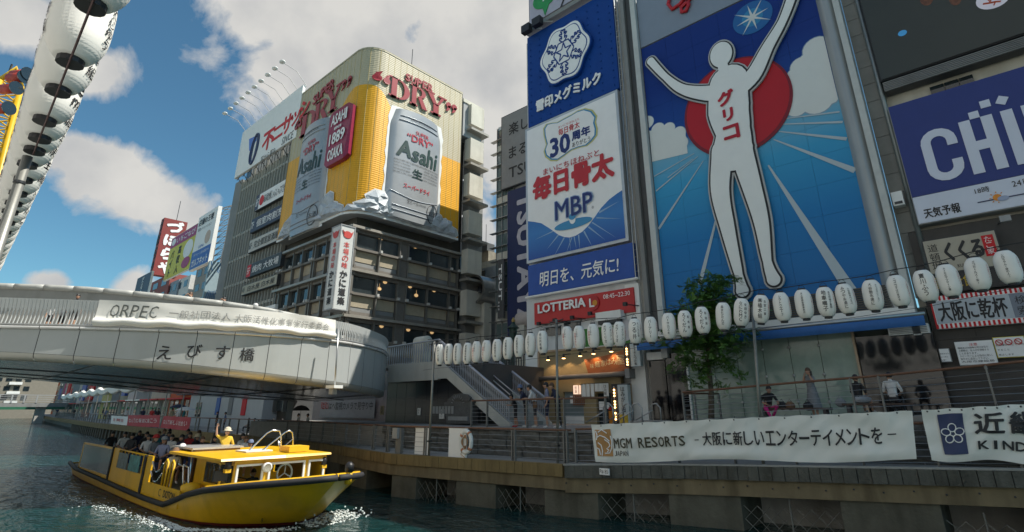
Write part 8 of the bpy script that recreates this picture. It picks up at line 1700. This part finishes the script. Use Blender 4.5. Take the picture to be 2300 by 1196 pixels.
q = PY(784, 1060, 9.2); mb = MB(); mb.lathe([(.1, -.32), (.1, .0)], 10, q); mb.build('bow_post', BYI, boat, True); MB().lathe([(.12, 0), (.13, .18), (.05, .26)], 10, q).build('bow_lamp', BLACK, boat, True)
letters('8', Fr(lambda u, v, w=0: hullp(11, .25 + v, -1) + Vector((u + .02, -.03 - w, 0))), 0, .12, .08, .16, INK, boat, .02)
for i in range(5): MB().box(-33 + i * 1.9, -32.6 + i * 1.9, 7.0, 10.4, 1.0, 1.4).build('seat', M('seat_blue', (.03, .06, .2), .6), boat)
# passengers, crew and pilot
pt = ['white', 'navy', 'black', 'grey', 'teal', 'white', 'beige', 'blue', 'dark', 'cream', 'red', 'white', 'green', 'black', 'grey', 'white', 'navy', 'stripe', 'white', 'dark', 'cream', 'blue', 'black', 'grey']
pc_ = [(-33.4, 10.0, 0), (-33.2, 8.6, 0), (-33.0, 7.4, 0), (-31.5, 10.2, 1), (-31.6, 9.0, 0), (-31.3, 7.5, 0), (-29.7, 10.1, 0), (-29.9, 8.9, 1), (-29.5, 7.4, 0), (-27.9, 10.2, 0), (-28.0, 9.2, 0), (-27.7, 7.5, 0), (-26.2, 10.1, 0), (-26.3, 8.9, 1), (-26.0, 7.3, 0), (-24.8, 10.2, 0), (-24.9, 9.1, 0), (-24.5, 7.2, 0), (-23.6, 9.9, 0), (-23.1, 7.4, 0), (-22.4, 7.0, 0), (-32.4, 9.4, 0), (-30.6, 8.2, 0), (-28.9, 9.9, 0), (-27.0, 8.2, 0), (-25.5, 8.1, 0), (-24.2, 8.4, 0)]
rows_ = ['stern', 'second', 'third', 'fourth', 'fifth', 'sixth', 'front', 'rear aisle', 'forward aisle']; seats_ = ['far side', 'middle', 'near side']
for i, (x, y, hh) in enumerate(pc_):
    hat = {14: ('red', 'brim'), 13: ('beige', 'brim'), 17: ('grey', 'cap'), 19: ('white', 'brim'), 20: ('brown', 'brim')}.get(i)
    person('sit', (x + rnd.uniform(-.1, .1), y, .98 if i not in (19, 20) else .7), rnd.choice((0, 0, .5, -.6, -1.2)), 'boat passenger in %s top%s, %s seat of the %s row' % (pt[i % 24], (' and hat' if hat else ''), seats_[i % 3], rows_[i // 3]), top=pt[i % 24], bottom=rnd.choice(('dark', 'navy', 'beige')), hat=hat, long_hair=bool(rnd.random() < .4), hair=rnd.choice(('black', 'black', 'brown')), skin=i % 2, group='passengers on the tour boat', scale=rnd.uniform(.92, 1.0))
q = PY(497, 1030, 8.6); zt_ = PY(492, 961, 8.6).z
MB().box(-23.1, -21.9, 8.0, 9.4, .4, .72).build('crew_step', BYI, boat)
person('wave', (q.x - .1, 8.7, .72), -.2, 'crew member in yellow shirt and sun hat waving one arm on the boat', top='yellow', bottom='dark', hat=('cream', 'brim'), scale=1.02, shorts=False)
person('sit', (-23.0, 9.8, .75), -.3, 'boat passenger in blue cap right of the waving crew member', top='white', hat=('blue', 'cap')); person('sit', (-19.4, 8.5, .12), 0, 'boat pilot in dark shirt seated behind the front window', top='dark', bottom='dark', scale=.95)
# wake and bow foam
FO = M('foam_white', (.62, .66, .64), .7, var=.1); mb = MB(); rf_ = random.Random(9)
def fleck(x, y, r): mb.add([(x + r * math.cos(a) * rf_.uniform(.5, 1.2) * 1.6, y + r * math.sin(a) * rf_.uniform(.4, 1.1), .012) for a in (0, 1.05, 2.1, 3.14, 4.2, 5.2)] + [(x, y, .012 + r * .5)], [(k, (k + 1) % 6, 6) for k in range(6)])
for _ in range(1300):                                       # curling bow wave
    t = rf_.random(); x = lerp(-16.0, -21, t) + rf_.gauss(0, .15); y = YC - (.1 + 2.3 * min(1, t * 2.2) ** .6) - abs(rf_.gauss(0, .1 + .25 * t)); fleck(x, y, rf_.uniform(.01, .045) * (1.2 - t * .6))
for _ in range(420): x = rf_.uniform(-17.2, -15.6); y = YC + abs(rf_.gauss(.9, .8)); fleck(x + (y - YC) * -.25, y, rf_.uniform(.015, .06))
for _ in range(90): x, y = -16.1 + rf_.gauss(0, .25), YC + 1.0 + rf_.gauss(0, .5); z = abs(rf_.gauss(0, .14)); mb.ell((x, y, z), (.03, .03, .03), 5, 4)
for _ in range(500): t = rf_.random(); fleck(lerp(-21, -31, t) + rf_.gauss(0, .3), 6.0 - 1.2 * t + rf_.gauss(0, .12 + .35 * t * rf_.random()), rf_.uniform(.008, .035))
tag(mb.build('wake_foam', FO), 'white foam thrown up at the bow and along the boat side', kind='stuff')
